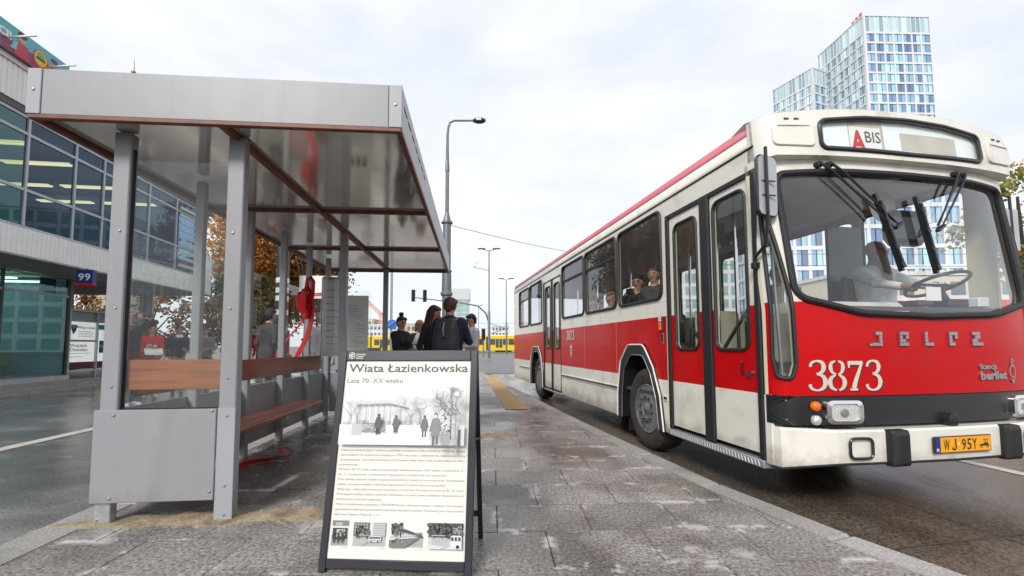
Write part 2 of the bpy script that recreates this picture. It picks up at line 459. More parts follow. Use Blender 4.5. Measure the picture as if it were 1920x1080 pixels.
m_clearlens = pm('clear_lens', (0.75, 0.74, 0.70), 0.12, metal=0.5, bump=0.4, bscale=90)
m_yellow = pm('yellow_plate', (0.85, 0.36, 0.005), 0.35, var=0.03)
m_tram = pm('tram_yellow', (0.75, 0.52, 0.01), 0.35, var=0.05)
m_blue = pm('sign_blue', (0.01, 0.03, 0.20), 0.35, var=0.03)

def ground_mat(name, col, wet, wlo, whi, speck=0.5, rough=0.75, wrough=0.12, wscale=0.8, stretch=(1, 1, 1), salt=0.0, objvar=0.0, edge=None, spk_scale=90, wdark=0.45):
    m, nt, N, L, out = nodes_of(name)
    b = N.new('ShaderNodeBsdfPrincipled')
    geo = N.new('ShaderNodeNewGeometry'); mp = N.new('ShaderNodeMapping'); mp.inputs['Scale'].default_value = stretch
    L.new(geo.outputs['Position'], mp.inputs['Vector'])
    def noise(sc, det=6, ro=0.55, src=None):
        n = N.new('ShaderNodeTexNoise'); n.inputs['Scale'].default_value = sc; n.inputs['Detail'].default_value = det
        n.inputs['Roughness'].default_value = ro; L.new(src or geo.outputs['Position'], n.inputs['Vector']); return n.outputs[0]
    def rng_(v, a, c, d, e):
        r = N.new('ShaderNodeMapRange'); r.inputs['From Min'].default_value = a; r.inputs['From Max'].default_value = c
        r.inputs['To Min'].default_value = d; r.inputs['To Max'].default_value = e; L.new(v, r.inputs['Value']); return r.outputs[0]
    def mix(f, a, c, blend='MIX'):
        x = N.new('ShaderNodeMix'); x.data_type = 'RGBA'; x.blend_type = blend
        if isinstance(f, float): x.inputs['Factor'].default_value = f
        else: L.new(f, x.inputs['Factor'])
        for k, q in (('A', a), ('B', c)):
            if isinstance(q, tuple): x.inputs[k].default_value = c4(q)
            else: L.new(q, x.inputs[k])
        return x.outputs['Result']
    spk = noise(spk_scale, 3, 0.7)
    base = mix(1.0, col, rng_(spk, 0.3, 0.7, 1 - speck, 1 + speck), 'MULTIPLY')
    base = mix(1.0, base, rng_(noise(1.7, 7, 0.6), 0.3, 0.7, 0.82, 1.18), 'MULTIPLY')
    if objvar:
        oi = N.new('ShaderNodeObjectInfo'); base = mix(1.0, base, rng_(oi.outputs['Random'], 0, 1, 1 - objvar, 1 + objvar), 'MULTIPLY')
    wv = rng_(noise(wscale, 8, 0.62, mp.outputs[0]), wlo, whi, 0, 1)
    base = mix(wv, base, mix(1.0, base, (wdark, wdark * 0.97, wdark * 0.93), 'MULTIPLY'))
    if edge:
        tc = N.new('ShaderNodeTexCoord'); sx = N.new('ShaderNodeSeparateXYZ'); L.new(tc.outputs['Object'], sx.inputs[0])
        def m_(op, a, c):
            q = N.new('ShaderNodeMath'); q.operation = op
            for i, z in enumerate((a, c)):
                if z is None: continue
                if isinstance(z, (int, float)): q.inputs[i].default_value = z
                else: L.new(z, q.inputs[i])
            return q.outputs[0]
        dx = m_('SUBTRACT', edge[0], m_('ABSOLUTE', sx.outputs[0], None)); dy = m_('SUBTRACT', edge[1], m_('ABSOLUTE', sx.outputs[1], None))
        d = m_('MINIMUM', dx, dy)
        ed = rng_(d, 0.0, 0.05, 1.0, 0.0)
        sm = m_('MULTIPLY', ed, rng_(noise(2.3, 6, 0.75), 0.53, 0.57, 0.0, 1.0))
        sm = m_('MAXIMUM', sm, m_('MULTIPLY', rng_(noise(1.3, 9, 0.7), 0.60, 0.63, 0.0, 0.5), rng_(noise(9, 6, 0.7), 0.42, 0.52, 0.0, 1.0)))
        base = mix(m_('MULTIPLY', sm, salt), base, (0.55, 0.54, 0.52))
        base = mix(rng_(d, 0.0, 0.010, 0.35, 0.0), base, (0.05, 0.048, 0.045))
    elif salt:
        sm = rng_(noise(2.0, 10, 0.72, mp.outputs[0]), 0.6, 0.68, 0.0, salt)
        base = mix(sm, base, (0.5, 0.5, 0.48))
    L.new(base, b.inputs['Base Color'])
    L.new(rng_(wv, 0, 1, rough, wrough), b.inputs['Roughness'])
    bp = N.new('ShaderNodeBump'); bp.inputs['Strength'].default_value = 0.35; bp.inputs['Distance'].default_value = 0.004
    L.new(spk, bp.inputs['Height']); L.new(bp.outputs[0], b.inputs['Normal'])
    L.new(b.outputs[0], out.inputs[0]); return m
m_slab = ground_mat('granite_slab', (0.265, 0.246, 0.230), 1, 0.44, 0.55, speck=0.8, rough=0.56, wrough=0.21, wscale=0.62, salt=0.95, objvar=0.2, edge=(0.283, 0.213), spk_scale=52, wdark=0.48)
m_kerb = ground_mat('granite_kerb', (0.31, 0.30, 0.285), 1, 0.55, 0.7, speck=0.45, rough=0.7, wrough=0.35, salt=0.55, objvar=0.1, spk_scale=80, wdark=0.6)
m_pave = ground_mat('paving_bed', (0.24, 0.235, 0.23), 1, 0.5, 0.7, speck=0.3, rough=0.5, wrough=0.25, salt=0.3)
m_joint = pm('dark_joint', (0.055, 0.050, 0.045), 0.9, var=0.3, vscale=30)
m_road = ground_mat('wet_concrete_road', (0.15, 0.120, 0.094), 1, 0.34, 0.56, speck=0.85, rough=0.42, wrough=0.10, wscale=0.5, stretch=(1.6, 0.5, 1), salt=0.0, spk_scale=55, wdark=0.5)
m_asphalt = ground_mat('wet_asphalt', (0.25, 0.246, 0.246), 1, 0.38, 0.58, speck=0.5, rough=0.42, wrough=0.09, wscale=0.45, stretch=(0.6, 1.4, 1), salt=0.35, spk_scale=60, wdark=0.5)
m_land = ground_mat('far_asphalt', (0.17, 0.168, 0.165), 1, 0.4, 0.7, speck=0.3, rough=0.6, wrough=0.3, wscale=0.1)
m_line = pm('road_paint', (0.55, 0.53, 0.47), 0.6, var=0.2, vscale=9, dirt=(0.25, 0.24, 0.22), dscale=9, dlo=0.45, dhi=0.7)
m_sand = pm('sand', (0.34, 0.27, 0.18), 0.9, var=0.35, vscale=9, bump=0.6, bscale=45, dirt=(0.15, 0.11, 0.07), dscale=7)
m_tactile = pm('tactile_yellow', (0.44, 0.30, 0.13), 0.75, var=0.2, vscale=12, objvar=0.08)

# ------------------------------------------------------------------ ground
ground = structure(MB().quad((-1500, -400, -0.165), (1500, -400, -0.165), (1500, 2600, -0.165), (-1500, 2600, -0.165)).build('ground', m_land, smooth=0))
KO = [(4.6, -1.6), (3.6, -0.3), (2.95, 0.75), (2.45, 1.55), (2.17, 2.1), (2.03, 2.45), (1.90, 2.72), (1.75, 3.07), (1.64, 3.55), (1.53, 4.02), (1.37, 4.79), (1.16, 5.73), (0.86, 7.22), (0.45, 9.45), (-0.6, 15.0), (-1.45, 19.5)]
def offset_poly(P, d):
    o = []
    for i, p in enumerate(P):
        a = Vector(P[max(i - 1, 0)]); b = Vector(P[min(i + 1, len(P) - 1)]); t = (b - a).normalized()
        o.append((p[0] - t.y * d, p[1] + t.x * d))
    return o
def resample(P, step):
    o = [Vector(P[0])]; acc = 0
    for i in range(len(P) - 1):
        a, b = Vector(P[i]), Vector(P[i + 1]); l = (b - a).length; s = step - acc
        while s <= l: o.append(a + (b - a) * s / l); s += step
        acc = l - (s - step)
    return o
# smooth the kerb with a Catmull-Rom pass
def catmull(P, k=6):
    o = []
    for i in range(len(P) - 1):
        p0, p1, p2, p3 = (Vector(P[max(i - 1, 0)]), Vector(P[i]), Vector(P[i + 1]), Vector(P[min(i + 2, len(P) - 1)]))
        for j in range(k):
            t = j / k
            o.append(tuple(0.5 * (2 * p1 + (p2 - p0) * t + (2 * p0 - 5 * p1 + 4 * p2 - p3) * t * t + (3 * p1 - p0 - 3 * p2 + p3) * t ** 3)))
    return o + [tuple(P[-1])]
KO = catmull(KO); KI = offset_poly(KO, 0.17)
SH_O = Vector((-2.912, 2.548)); SH_A = R(4.985)
def shw(v, u):  # shelter frame -> world xy
    return (SH_O.x + v * math.cos(SH_A) - u * math.sin(SH_A), SH_O.y + v * math.sin(SH_A) + u * math.cos(SH_A))
LE0, LE1 = 0.05, 0.30     # light kerb along the shelter's back
left_in = [shw(LE1, -4.5), shw(LE1, 17.2)]; left_out = [shw(LE0, -4.5), shw(LE0, 17.2)]
road = structure(MB().add([(x, y, -0.14) for x, y in KO] + [(60, -1.6, -0.14), (60, 19.5, -0.14)], [tuple(range(len(KO))) + (len(KO) + 1, len(KO))]).build('bus_road', m_road, smooth=0, recalc=True))
road2 = structure(MB().quad((-60, 19.56, -0.13), (60, 19.56, -0.13), (60, 34, -0.13), (-60, 34, -0.13)).build('cross_road', m_land, smooth=0))
plaza = MB().prism([left_out[0], left_out[1], (-60, left_out[1][1]), (-60, left_out[0][1])], lambda u, v, d: (u, v, d), -0.16, -0.018).build('side_road', m_asphalt, smooth=0, recalc=True)
structure(plaza)
pavement = structure(MB().prism([p for p in KI] + [left_in[1], left_in[0]], lambda u, v, d: (u, v, d), -0.15, -0.010).build('pavement', m_joint, smooth=0, recalc=True))
# kerb stones along the bus lane
kerb = structure(MB().prism([p for p in offset_poly(KO, 0.012)] + [p for p in reversed(offset_poly(KO, 0.16))], lambda u, v, d: (u, v, d), -0.15, -0.02).build('kerb', m_joint, smooth=0, recalc=True))
def stone(poly, z0, z1, ch, name, mat, parent, origin=None, tilt=(0, 0), share=None):
    """chamfered stone with a top at z1; polygon in world xy"""
    c = origin or (sum(p[0] for p in poly) / len(poly), sum(p[1] for p in poly) / len(poly))
    me = share
    if me is None:
        q = [Vector((p[0] - c[0], p[1] - c[1])) for p in poly]; n = len(q); cen = sum(q, Vector((0, 0))) / n
        ins = [p + (cen - p).normalized() * min(ch * 1.4, (cen - p).length * 0.4) for p in q]
        vs = [(p.x, p.y, z0 - z1) for p in q] + [(p.x, p.y, -ch * 0.7) for p in q] + [(p.x, p.y, 0) for p in ins]
        fs = [tuple(range(2 * n, 3 * n))]
        for i in range(n):
            j = (i + 1) % n; fs += [(i, j, n + j, n + i), (n + i, n + j, 2 * n + j, 2 * n + i)]
        me = bpy.data.meshes.new(name); me.from_pydata(vs, [], fs); me.materials.append(mat); me.update()
    o = link(name, me, parent, loc=(c[0], c[1], z1)); o.rotation_euler = (tilt[0], tilt[1], 0)
    return o
ro, ri = resample(KO, 1.0), None
kpts = resample(KO, 0.998)
for i in range(len(kpts) - 1):
    a, b = kpts[i], kpts[i + 1]
    mid = (a + b) / 2; t = (b - a).normalized(); nrm = Vector((-t.y, t.x)); g = t * 0.004
    t0 = (kpts[i] - kpts[max(i - 1, 0)] + b - a).normalized(); t1 = (kpts[min(i + 2, len(kpts) - 1)] - b + b - a).normalized()
    n0, n1 = Vector((-t0.y, t0.x)), Vector((-t1.y, t1.x))
    stone([a + g, b - g, b - g + n1 * 0.168, a + g + n0 * 0.168], -0.15, 0.002, 0.014, 'kerb_stone', m_kerb, kerb)
back_kerb = structure(MB().prism([left_out[0], left_out[1], left_in[1], left_in[0]], lambda u, v, d: (u, v, d), -0.15, -0.012).build('back_kerb', m_joint, smooth=0, recalc=True))
u = -2.4
while u < 16.5:
    a0, a1, b1, b0 = shw(LE0 + 0.003, u + 0.003), shw(LE0 + 0.003, u + 0.997), shw(LE1 - 0.004, u + 0.997), shw(LE1 - 0.004, u + 0.003)
    stone([b0, b1, a1, a0], -0.15, 0.001 + random.uniform(-0.002, 0.002), 0.012, 'kerb_stone', m_kerb, back_kerb); u += 1.0
# paving slabs
PA = R(2.6); pc, ps = math.cos(PA), math.sin(PA)
def pw(x, y): return (x * pc - y * ps, x * ps + y * pc)
def clip(poly, a, b):
    """keep the part left of the line a->b"""
    o = []; n = len(poly)
    def sd(p): return (b[0] - a[0]) * (p[1] - a[1]) - (b[1] - a[1]) * (p[0] - a[0])
    for i in range(n):
        p, q = poly[i], poly[(i + 1) % n]; s, t = sd(p), sd(q)
        if s >= 0: o.append(p)
        if (s >= 0) != (t >= 0):
            k = s / (s - t); o.append((p[0] + (q[0] - p[0]) * k, p[1] + (q[1] - p[1]) * k))
    return o
SW, SD = 0.57, 0.43
slab_share = None; nslab = 0; far = MB()
KIs = resample(KI, 0.25)
def kx(y):
    for i in range(len(KI) - 1):
        if KI[i][1] <= y <= KI[i + 1][1]: return KI[i][0] + (KI[i + 1][0] - KI[i][0]) * (y - KI[i][1]) / max(1e-6, KI[i + 1][1] - KI[i][1])
    return KI[-1][0] if y > 0 else KI[0][0]
def kline(y):
    for i in range(len(KI) - 1):
        if KI[i][1] <= y <= KI[i + 1][1]: return i
    return None
for row in range(2, 46):
    y0 = 0.09 + row * SD; off = (row % 2) * SW / 2 + 0.03
    for k in range(-9, 6):
        x0 = off + k * SW; g = 0.0016
        base = [pw(x0 + g, y0 + g), pw(x0 + SW - g, y0 + g), pw(x0 + SW - g, y0 + SD - g), pw(x0 + g, y0 + SD - g)]
        cen = pw(x0 + SW / 2, y0 + SD / 2)
        poly = clip(base, (left_in[1][0] + 0.004, left_in[1][1]), (left_in[0][0] + 0.004, left_in[0][1]))
        if len(poly) > 2:
            ya, yb = min(p[1] for p in poly), max(p[1] for p in poly)
            poly = clip(poly, (kx(ya) + 0.002, ya), (kx(yb) + 0.002, yb))
        if len(poly) < 3: continue
        ar = abs(sum(poly[i][0] * poly[(i + 1) % len(poly)][1] - poly[(i + 1) % len(poly)][0] * poly[i][1] for i in range(len(poly)))) / 2
        if ar < 0.0015: continue
        if max(p[1] for p in poly) > 19.4: continue
        z = random.uniform(-0.0015, 0.0015)
        if nslab < 290:
            full = len(poly) == 4 and abs(ar - (SW - 2 * g) * (SD - 2 * g)) < 1e-4
            tl = (random.uniform(-0.002, 0.002), random.uniform(-0.002, 0.002))
            if full and slab_share is None:
                o = stone(poly, -0.04, z, 0.003, 'paving_slab', m_slab, pavement, cen, tl); slab_share = o.data
            else:
                stone(poly, -0.04, z, 0.003, 'paving_slab', m_slab, pavement, cen, tl, slab_share if full else None)
            nslab += 1
        else:
            far.prism(poly, lambda u, v, d: (u, v, d), -0.03, z)
stuff(far.build('distant_paving', m_pave, pavement, smooth=0, recalc=True))
# yellow tactile strip
tact = structure(thing('tactile_strip', '', ''));
for k in ('label', 'category'): del tact[k]
d = Vector((-0.105, 0.994)).normalized(); n_ = Vector((d.y, -d.x)); tsh = None
for i in range(20):
    p = Vector((0.06, 7.85)) + d * (0.402 * i)
    pl = [p - n_ * 0.2 - d * 0.2, p + n_ * 0.2 - d * 0.2, p + n_ * 0.2 + d * 0.2, p - n_ * 0.2 + d * 0.2]
    mb = MB()
    mb.add([(q.x - p.x, q.y - p.y, 0.001) for q in pl] + [(q.x - p.x, q.y - p.y, 0.009) for q in pl], [(4, 5, 6, 7), (0, 1, 5, 4), (1, 2, 6, 5), (2, 3, 7, 6), (3, 0, 4, 7)])
    for a in range(5):
        c = n_ * (-0.16 + 0.08 * a); h = n_ * 0.014
        e = [c - h - d * 0.19, c + h - d * 0.19, c + h * 0.4 + d * 0.19 * 0 - d * 0.19, c]
        mb.add([(c - h - d * 0.19).to_tuple() + (0.0085,), (c + h - d * 0.19).to_tuple() + (0.0085,), (c + h + d * 0.19).to_tuple() + (0.0085,), (c - h + d * 0.19).to_tuple() + (0.0085,),
                (c - h * 0.5 - d * 0.185).to_tuple() + (0.014,), (c + h * 0.5 - d * 0.185).to_tuple() + (0.014,), (c + h * 0.5 + d * 0.185).to_tuple() + (0.014,), (c - h * 0.5 + d * 0.185).to_tuple() + (0.014,)],
               [(4, 5, 6, 7), (0, 1, 5, 4), (1, 2, 6, 5), (2, 3, 7, 6), (3, 0, 4, 7)])
    if tsh is None: tsh = mb.mesh('tactile_tile', m_tactile, 0)
    link('tactile_tile', tsh, tact, loc=(p.x, p.y, 0.001))
# sand filled trench by the shelter's feet, a smaller patch farther on
def blotch(name, pts, z, mat, seed, jit=0.03, hgt=0.012):
    r = random.Random(seed); P = dense(pts, 0.08); P = [(x + r.uniform(-jit, jit), y + r.uniform(-jit, jit)) for x, y in P]
    c = (sum(p[0] for p in P) / len(P), sum(p[1] for p in P) / len(P))
    return sheet(name, P, [], lambda u, v, d: (u, v, z + hgt * (0.3 + 0.7 * r.random()) if pip((c[0] + (u - c[0]) * 1.08, c[1] + (v - c[1]) * 1.35), P) else z - 0.006), 0, mat, grid=0.05, single=True)
sa = blotch('sand_strip', [shw(0.02, 0.14), shw(0.6, 0.14), shw(1.1, 0.12), shw(1.75, 0.15), shw(1.75, 0.40), shw(1.2, 0.42), shw(0.7, 0.40), shw(0.25, 0.36)], 0.002, m_sand, 3)
stuff(structure(sa)); sa['kind'] = 'stuff'
sb = blotch('sand_patch', [(-0.42, 5.2), (0.06, 5.25), (0.08, 5.62), (-0.4, 5.6)], 0.002, m_sand, 5); stuff(sb)
# painted lines, painted-in puddle reflection, road seam
def strip(name, pts, w, z, mat):
    L0, L1 = offset_poly(pts, w / 2), offset_poly(pts, -w / 2); n = len(pts)
    return structure(MB().add([(x, y, z) for x, y in L0] + [(x, y, z) for x, y in L1], [(i, i + 1, n + i + 1, n + i) for i in range(n - 1)]).build(name, mat, smooth=0, recalc=True))
strip('road_line', [(-5.35, 2.0), (-5.62, 4.9), (-5.76, 6.2), (-6.5, 13), (-7.2, 20)], 0.17, -0.0138, m_line)
strip('puddle_glint', [(4.98, 3.6), (4.74, 5.09), (4.2, 8.0), (3.3, 13), (2.4, 18)], 0.13, -0.1358, m_line)  # pale strip, a puddle's bright reflection put in as colour
strip('road_seam', [(2.1, 2.70), (2.7, 2.82), (3.6, 3.0), (5.2, 3.25), (9, 3.9)], 0.014, -0.1362, m_joint)
strip('road_seam', [(3.35, 1.0), (3.15, 2.9), (2.5, 6.5), (1.6, 11.5)], 0.01, -0.1358, m_joint)
# ------------------------------------------------------------------ bus shelter (local x across, y along, z up)
SH = thing('bus_shelter', 'silver grey bus shelter with flat roof, wooden bench and red-brown trim', 'bus shelter', (SH_O.x, SH_O.y, 0), SH_A)
W_, L_, ZS, FH = 2.211, 5.50, 2.508, 0.278
def bolt_row(pts, axis, parent, name='bolt', r=0.009):
    for p in pts:
        sg = -1 if axis.startswith('-') else 1
        MB().lathe([(r, 0), (r, sg * 0.003), (r * 0.6, sg * 0.007), (0, sg * 0.008)], p, 8, axis[-1]).build(name, m_steel, parent, recalc=True)
# fascias
fz0, fz1 = ZS - 0.005, ZS + FH
f1 = MB().box(0.078, W_ - 0.082, -0.004, 0.014, fz0, fz1, ch=0.003).build('fascia_panel', m_grey, SH)
for x0, x1 in ((-0.004, 0.075), (W_ - 0.079, W_ + 0.004)):
    e = MB().box(x0, x1, -0.008, 0.014, fz0, fz1, ch=0.003).build('fascia_corner', m_grey_l, SH)
    bolt_row([((x0 + x1) / 2, -0.008, fz0 + 0.15)], '-y', e)
for a, b in ((0.016, 1.83), (1.834, 3.645), (3.649, L_)):
    for sx in (0, 1):
        x0, x1 = (W_ - 0.016, W_ + 0.002) if sx else (-0.002, 0.016)
        if sx and a < 0.1:
            hs = [rrect(0.085 + 0.19 * k, 0.085 + 0.19 * k + 0.15, ZS + 0.165, ZS + 0.19, 0.008, 2) for k in range(7)]
            f = sheet('fascia_panel', [(a, fz0), (b, fz0), (b, fz1), (a, fz1)], hs, lambda u, v, d: (x1 - d, u, v), 0.004, m_grey_l, SH)
            MB().box(x1 - 0.014, x1 - 0.008, a + 0.05, b - 0.1, ZS + 0.1, ZS + 0.25).build('vent_backing', m_black, f)
        else:
            MB().box(x0, x1, a, b, fz0, fz1, ch=0.003).build('fascia_panel', m_grey_l if sx else m_grey, SH)
MB().box(0, W_, L_ + 0.001, L_ + 0.016, fz0, fz1).build('fascia_panel', m_grey, SH)
MB().box(0.016, W_ - 0.016, 0.016, L_, fz1 - 0.03, fz1 - 0.008).build('roof_sheet', m_galv, SH)
# soffit panels between the brown bars
xs = [0.03, 1.095, W_ - 0.03]; ys = [0.03, 1.83, 3.645, L_ - 0.02]
for i in range(2):
    for j in range(3):
        MB().box(xs[i] + 0.004, xs[i + 1] - 0.004, ys[j] + 0.004, ys[j + 1] - 0.004, ZS + 0.008, ZS + 0.016).build('soffit_panel', m_ceil, SH)
tz0, tz1 = ZS - 0.030, ZS + 0.006
for x0, x1, y0, y1 in ((0.0, W_, -0.002, 0.036), (0.0, W_, L_ - 0.03, L_ + 0.014), (-0.001, 0.036, 0.037, L_ - 0.031), (W_ - 0.036, W_ + 0.001, 0.037, L_ - 0.031), (1.072, 1.118, 0.037, L_ - 0.031)):
    MB().box(x0, x1, y0, y1, tz0, tz1 - 0.003, ch=0.004).build('trim_bar', m_trim, SH)
for y in (1.83, 3.645):
    for x0, x1 in ((0.037, 1.071), (1.119, W_ - 0.037)):
        MB().box(x0, x1, y - 0.02, y + 0.02, tz0 + 0.004, tz1, ch=0.004).build('trim_bar', m_trim, SH)
# posts
PY = [0.222 + 0.804 * i for i in range(6)]
PT = tz0 + 0.003
p0 = MB().box(0.336, 0.441, 0.205, 0.275, 0.135, PT + 0.025, ch=0.006).build('post', m_grey, SH)
MB().box(0.330, 0.425, 0.212, 0.27, 0.0, 0.136, ch=0.004).build('foot', m_galv, p0)
bolt_row([(0.40, 0.205, 0.85), (0.40, 0.205, 1.35), (0.40, 0.205, 1.85)], '-y', p0)
bolt_row([(0.352, 0.212, 0.03)], '-y', p0)
p1 = MB().box(1.047, 1.152, 0.205, 0.275, 0.0, PT + 0.02, ch=0.006).build('post', m_grey, SH)
MB().box(1.045, 1.155, 0.1985, 0.204, 0.01, 0.708, ch=0.002).build('cover_plate', m_grey_l, p1)
bolt_row([(1.095, 0.205, z) for z in (0.9, 1.35, 1.85)] + [(1.105, 0.1985, z) for z in (0.04, 0.22, 0.66)], '-y', p1)
for y in PY[1:]:
    p = MB().box(0.372, 0.442, y - 0.028, y + 0.028, 0.0, PT, ch=0.005).build('post', m_grey, SH)
for y in (2.654, 5.2):
    MB().box(1.06, 1.145, y - 0.03, y + 0.03, 0.0, PT, ch=0.005).build('post', m_grey, SH)
# near end: lower panel, glass, gasket, inner board
pe = MB().box(0.318, 1.043, 0.188, 0.2035, 0.136, 0.706, ch=0.003).build('end_panel', m_grey, SH)
bolt_row([(0.435, 0.188, 0.675), (1.02, 0.188, 0.695), (0.435, 0.188, 0.165), (1.02, 0.188, 0.19)], '-y', pe, r=0.0105)
ge = MB().box(0.443, 1.046, 0.236, 0.242, 0.70, 2.33).build('end_glass', m_clear, SH)
MB().box(0.4415, 0.4495, 0.228, 0.25, 0.70, 2.40).build('gasket', m_rubber, ge)
MB().box(0.4495, 1.046, 0.231, 0.247, 0.699, 0.7095).build('gasket', m_rubber, ge)
MB().box(0.455, 1.045, 0.256, 0.288, 0.823, 1.018, ch=0.004).build('end_board', m_wood, SH)
# rear wall: lower panels, glass panes
for i in range(5):
    MB().box(0.352, 0.3705, PY[i] + 0.002, PY[i + 1] - 0.002, 0.10, 0.700, ch=0.003).build('wall_panel', m_grey, SH)
    MB().box(0.402, 0.407, PY[i] + 0.030 + (0.04 if i == 0 else 0), PY[i + 1] - 0.030, 0.702, 1.87).build('wall_glass', m_clear, SH)
# far end glass with the printed timetable
fe = MB().box(0.443, 1.06, 4.285, 4.291, 0.70, 1.98).build('end_glass', m_clear, SH)
MB().box(0.443, 1.06, 4.27, 4.284, 0.10, 0.70, ch=0.003).build('end_panel', m_grey, SH)
pr = Print(); pr.rect(0, 0.5, 0, 1.16, (0.66, 0.66, 0.63))
for k in range(26): pr.rect(0.05, 0.30 + 0.15 * random.random(), 0.35 + k * 0.026, 0.362 + k * 0.026, (0.45, 0.45, 0.45))
for k in range(4): pr.rect(0.06 + 0.1 * k, 0.14 + 0.1 * k, 0.13, 0.28, (0.03, 0.03, 0.03))
pr.build('timetable_print', m_ink_t, fe, M4((0.52, 4.262 + 0.02, 0.74), (1, 0, 0), (0, 0, 1)))
# bench
bn = MB().box(0.448, 0.480, 0.32, 3.78, 0.775, 0.975, ch=0.006).build('bench_back', m_woodx, SH)
for k in range(4):
    x = 0.478 + 0.09 * k
    MB().box(x, x + 0.080, 0.33, 2.86, 0.405, 0.440, ch=0.006).build('bench_slat', m_woodx, SH)
for y in (0.75, 1.85, 2.75):
    MB().box(0.44, 0.815, y - 0.02, y + 0.02, 0.375, 0.403).build('bench_bracket', m_grey_l, SH)
# downpipe behind the wall, display case, red ribbon and tape
dc = thing('display_case', 'upright clear plastic display case with a white frame inside the shelter', 'display case', shw(0.66, 3.25) + (0.98,), SH_A + R(24))
MB().box(-0.005, 0.13, 0.02, 0.05, 0, 1.04, ch=0.004).build('back_board', m_white, dc)
MB().box(0.13, 0.30, 0.02, 0.05, 0, 1.04, ch=0.004).build('back_board', pm('display_grey', (0.58, 0.58, 0.60), 0.3), dc)
for a in ((-0.01, 0.005), (0.295, 0.31)):
    MB().box(a[0], a[1], -0.08, 0.055, -0.01, 1.05, ch=0.003).build('frame', m_steel, dc)
for z in (-0.012, 1.042): MB().box(0.005, 0.295, -0.08, 0.055, z, z + 0.012).build('frame', m_steel, dc)
MB().box(0.004, 0.296, -0.079, -0.075, 0, 1.04).build('cover', m_clear, dc)
pl = Print()
for k in range(9): pl.rect(0.03, 0.11 + 0.12 * random.random(), 0.1 + k * 0.09, 0.112 + k * 0.09, (0.35, 0.35, 0.36))
pl.build('leaflet', m_ink, dc, M4((0.02, 0.018, 0.05), (1, 0, 0), (0, 0, 1)))
def ribbon_path(P, w, tw=0.0):
    vs = []; n = len(P)
    for i, p in enumerate(P):
        a = Vector(P[max(i - 1, 0)]); b = Vector(P[min(i + 1, n - 1)]); t = (b - a).normalized()
        s = t.cross(Vector((0, 1, 0.2)).normalized()).normalized()
        s = Matrix.Rotation(tw * i, 3, t) @ s
        vs += [Vector(p) - s * w / 2, Vector(p) + s * w / 2]
    mb = MB(); nrm = Vector((0, 0.004, 0)); n2 = len(vs)
    mb.add(vs + [v + nrm for v in vs], [(2 * i, 2 * i + 1, 2 * i + 3, 2 * i + 2) for i in range(n - 1)] + [(n2 + 2 * i + 2, n2 + 2 * i + 3, n2 + 2 * i + 1, n2 + 2 * i) for i in range(n - 1)]
           + [(2 * i, 2 * i + 2, n2 + 2 * i + 2, n2 + 2 * i) for i in range(n - 1)] + [(2 * i + 3, 2 * i + 1, n2 + 2 * i + 1, n2 + 2 * i + 3) for i in range(n - 1)])
    return mb
rb = thing('red_ribbon', 'big red ribbon bow tied to the shelter frame beside the display case', 'ribbon', shw(0.53, 3.03) + (0.98,), SH_A)
def bow():
    mb = None
    for k, (dx, top, w, y) in enumerate(((-0.045, 0.84, 0.065, 0.0), (0.015, 0.88, 0.065, -0.03), (0.035, 1.02, 0.05, 0.02), (-0.02, 0.78, 0.07, 0.03))):
        P = catmull([(0.0, y, 0.52), (dx * 0.8 - 0.03, y - 0.03, 0.62), (dx - 0.02, y - 0.06, top - 0.12), (dx + 0.01, y - 0.02, top), (dx + 0.035, y + 0.03, top - 0.10), (dx * 0.6 + 0.03, y + 0.02, 0.64), (0.0, y, 0.53)], 4) if False else [(0.0, y, 0.52), (dx * 0.8 - 0.03, y - 0.03, 0.60), (dx - 0.03, y - 0.055, 0.5 * (0.6 + top)), (dx - 0.015, y - 0.05, top - 0.05), (dx + 0.005, y - 0.01, top), (dx + 0.03, y + 0.03, top - 0.05), (dx + 0.025, y + 0.03, 0.5 * (0.6 + top)), (dx * 0.6 + 0.02, y + 0.02, 0.60), (0.0, y, 0.53)]
        m = ribbon_path(P, w, 0.22 - 0.1 * k)
        if mb is None: mb = m
        else: mb.add(m.v, m.f)
    mb.tube([(0.0, 0, 0.47), (0.0, 0, 0.53), (0.005, 0, 0.58)], [0.03, 0.045, 0.03], 9)
    return mb
bow().build('bow', m_redplastic, rb)
ribbon_path([(0.05, 0.0, 0.80), (0.07, 0.01, 0.62), (0.065, 0.01, 0.45), (0.03, 0, 0.28), (-0.03, 0.0, 0.13), (-0.12, 0.0, -0.05), (-0.16, 0.0, -0.2)], 0.075, 0.12).build('tail', m_redplastic, rb)
ribbon_path([(0.0, 0.0, 0.5), (-0.10, 0.0, 0.36), (-0.22, 0.0, 0.22), (-0.34, -0.01, 0.05), (-0.40, 0.0, -0.22)], 0.022, 0.05).build('tail', m_redplastic, rb)
tp = thing('red_tape', 'crumpled red tape lying on the paving under the bench', 'tape', shw(0.66, 1.62) + (0.0,), R(20))
ribbon_path([(-0.16, -0.10, 0.012), (-0.05, -0.03, 0.03), (0.08, 0.02, 0.022), (0.2, 0.08, 0.03), (0.26, 0.06, 0.02)], 0.05, 0.35).build('loop', m_redplastic, tp)
ribbon_path([(0.2, 0.08, 0.03), (0.16, 0.12, 0.09), (0.2, 0.16, 0.1), (0.27, 0.14, 0.06), (0.24, 0.08, 0.03)], 0.02, 0.3).build('loop', m_redplastic, tp)

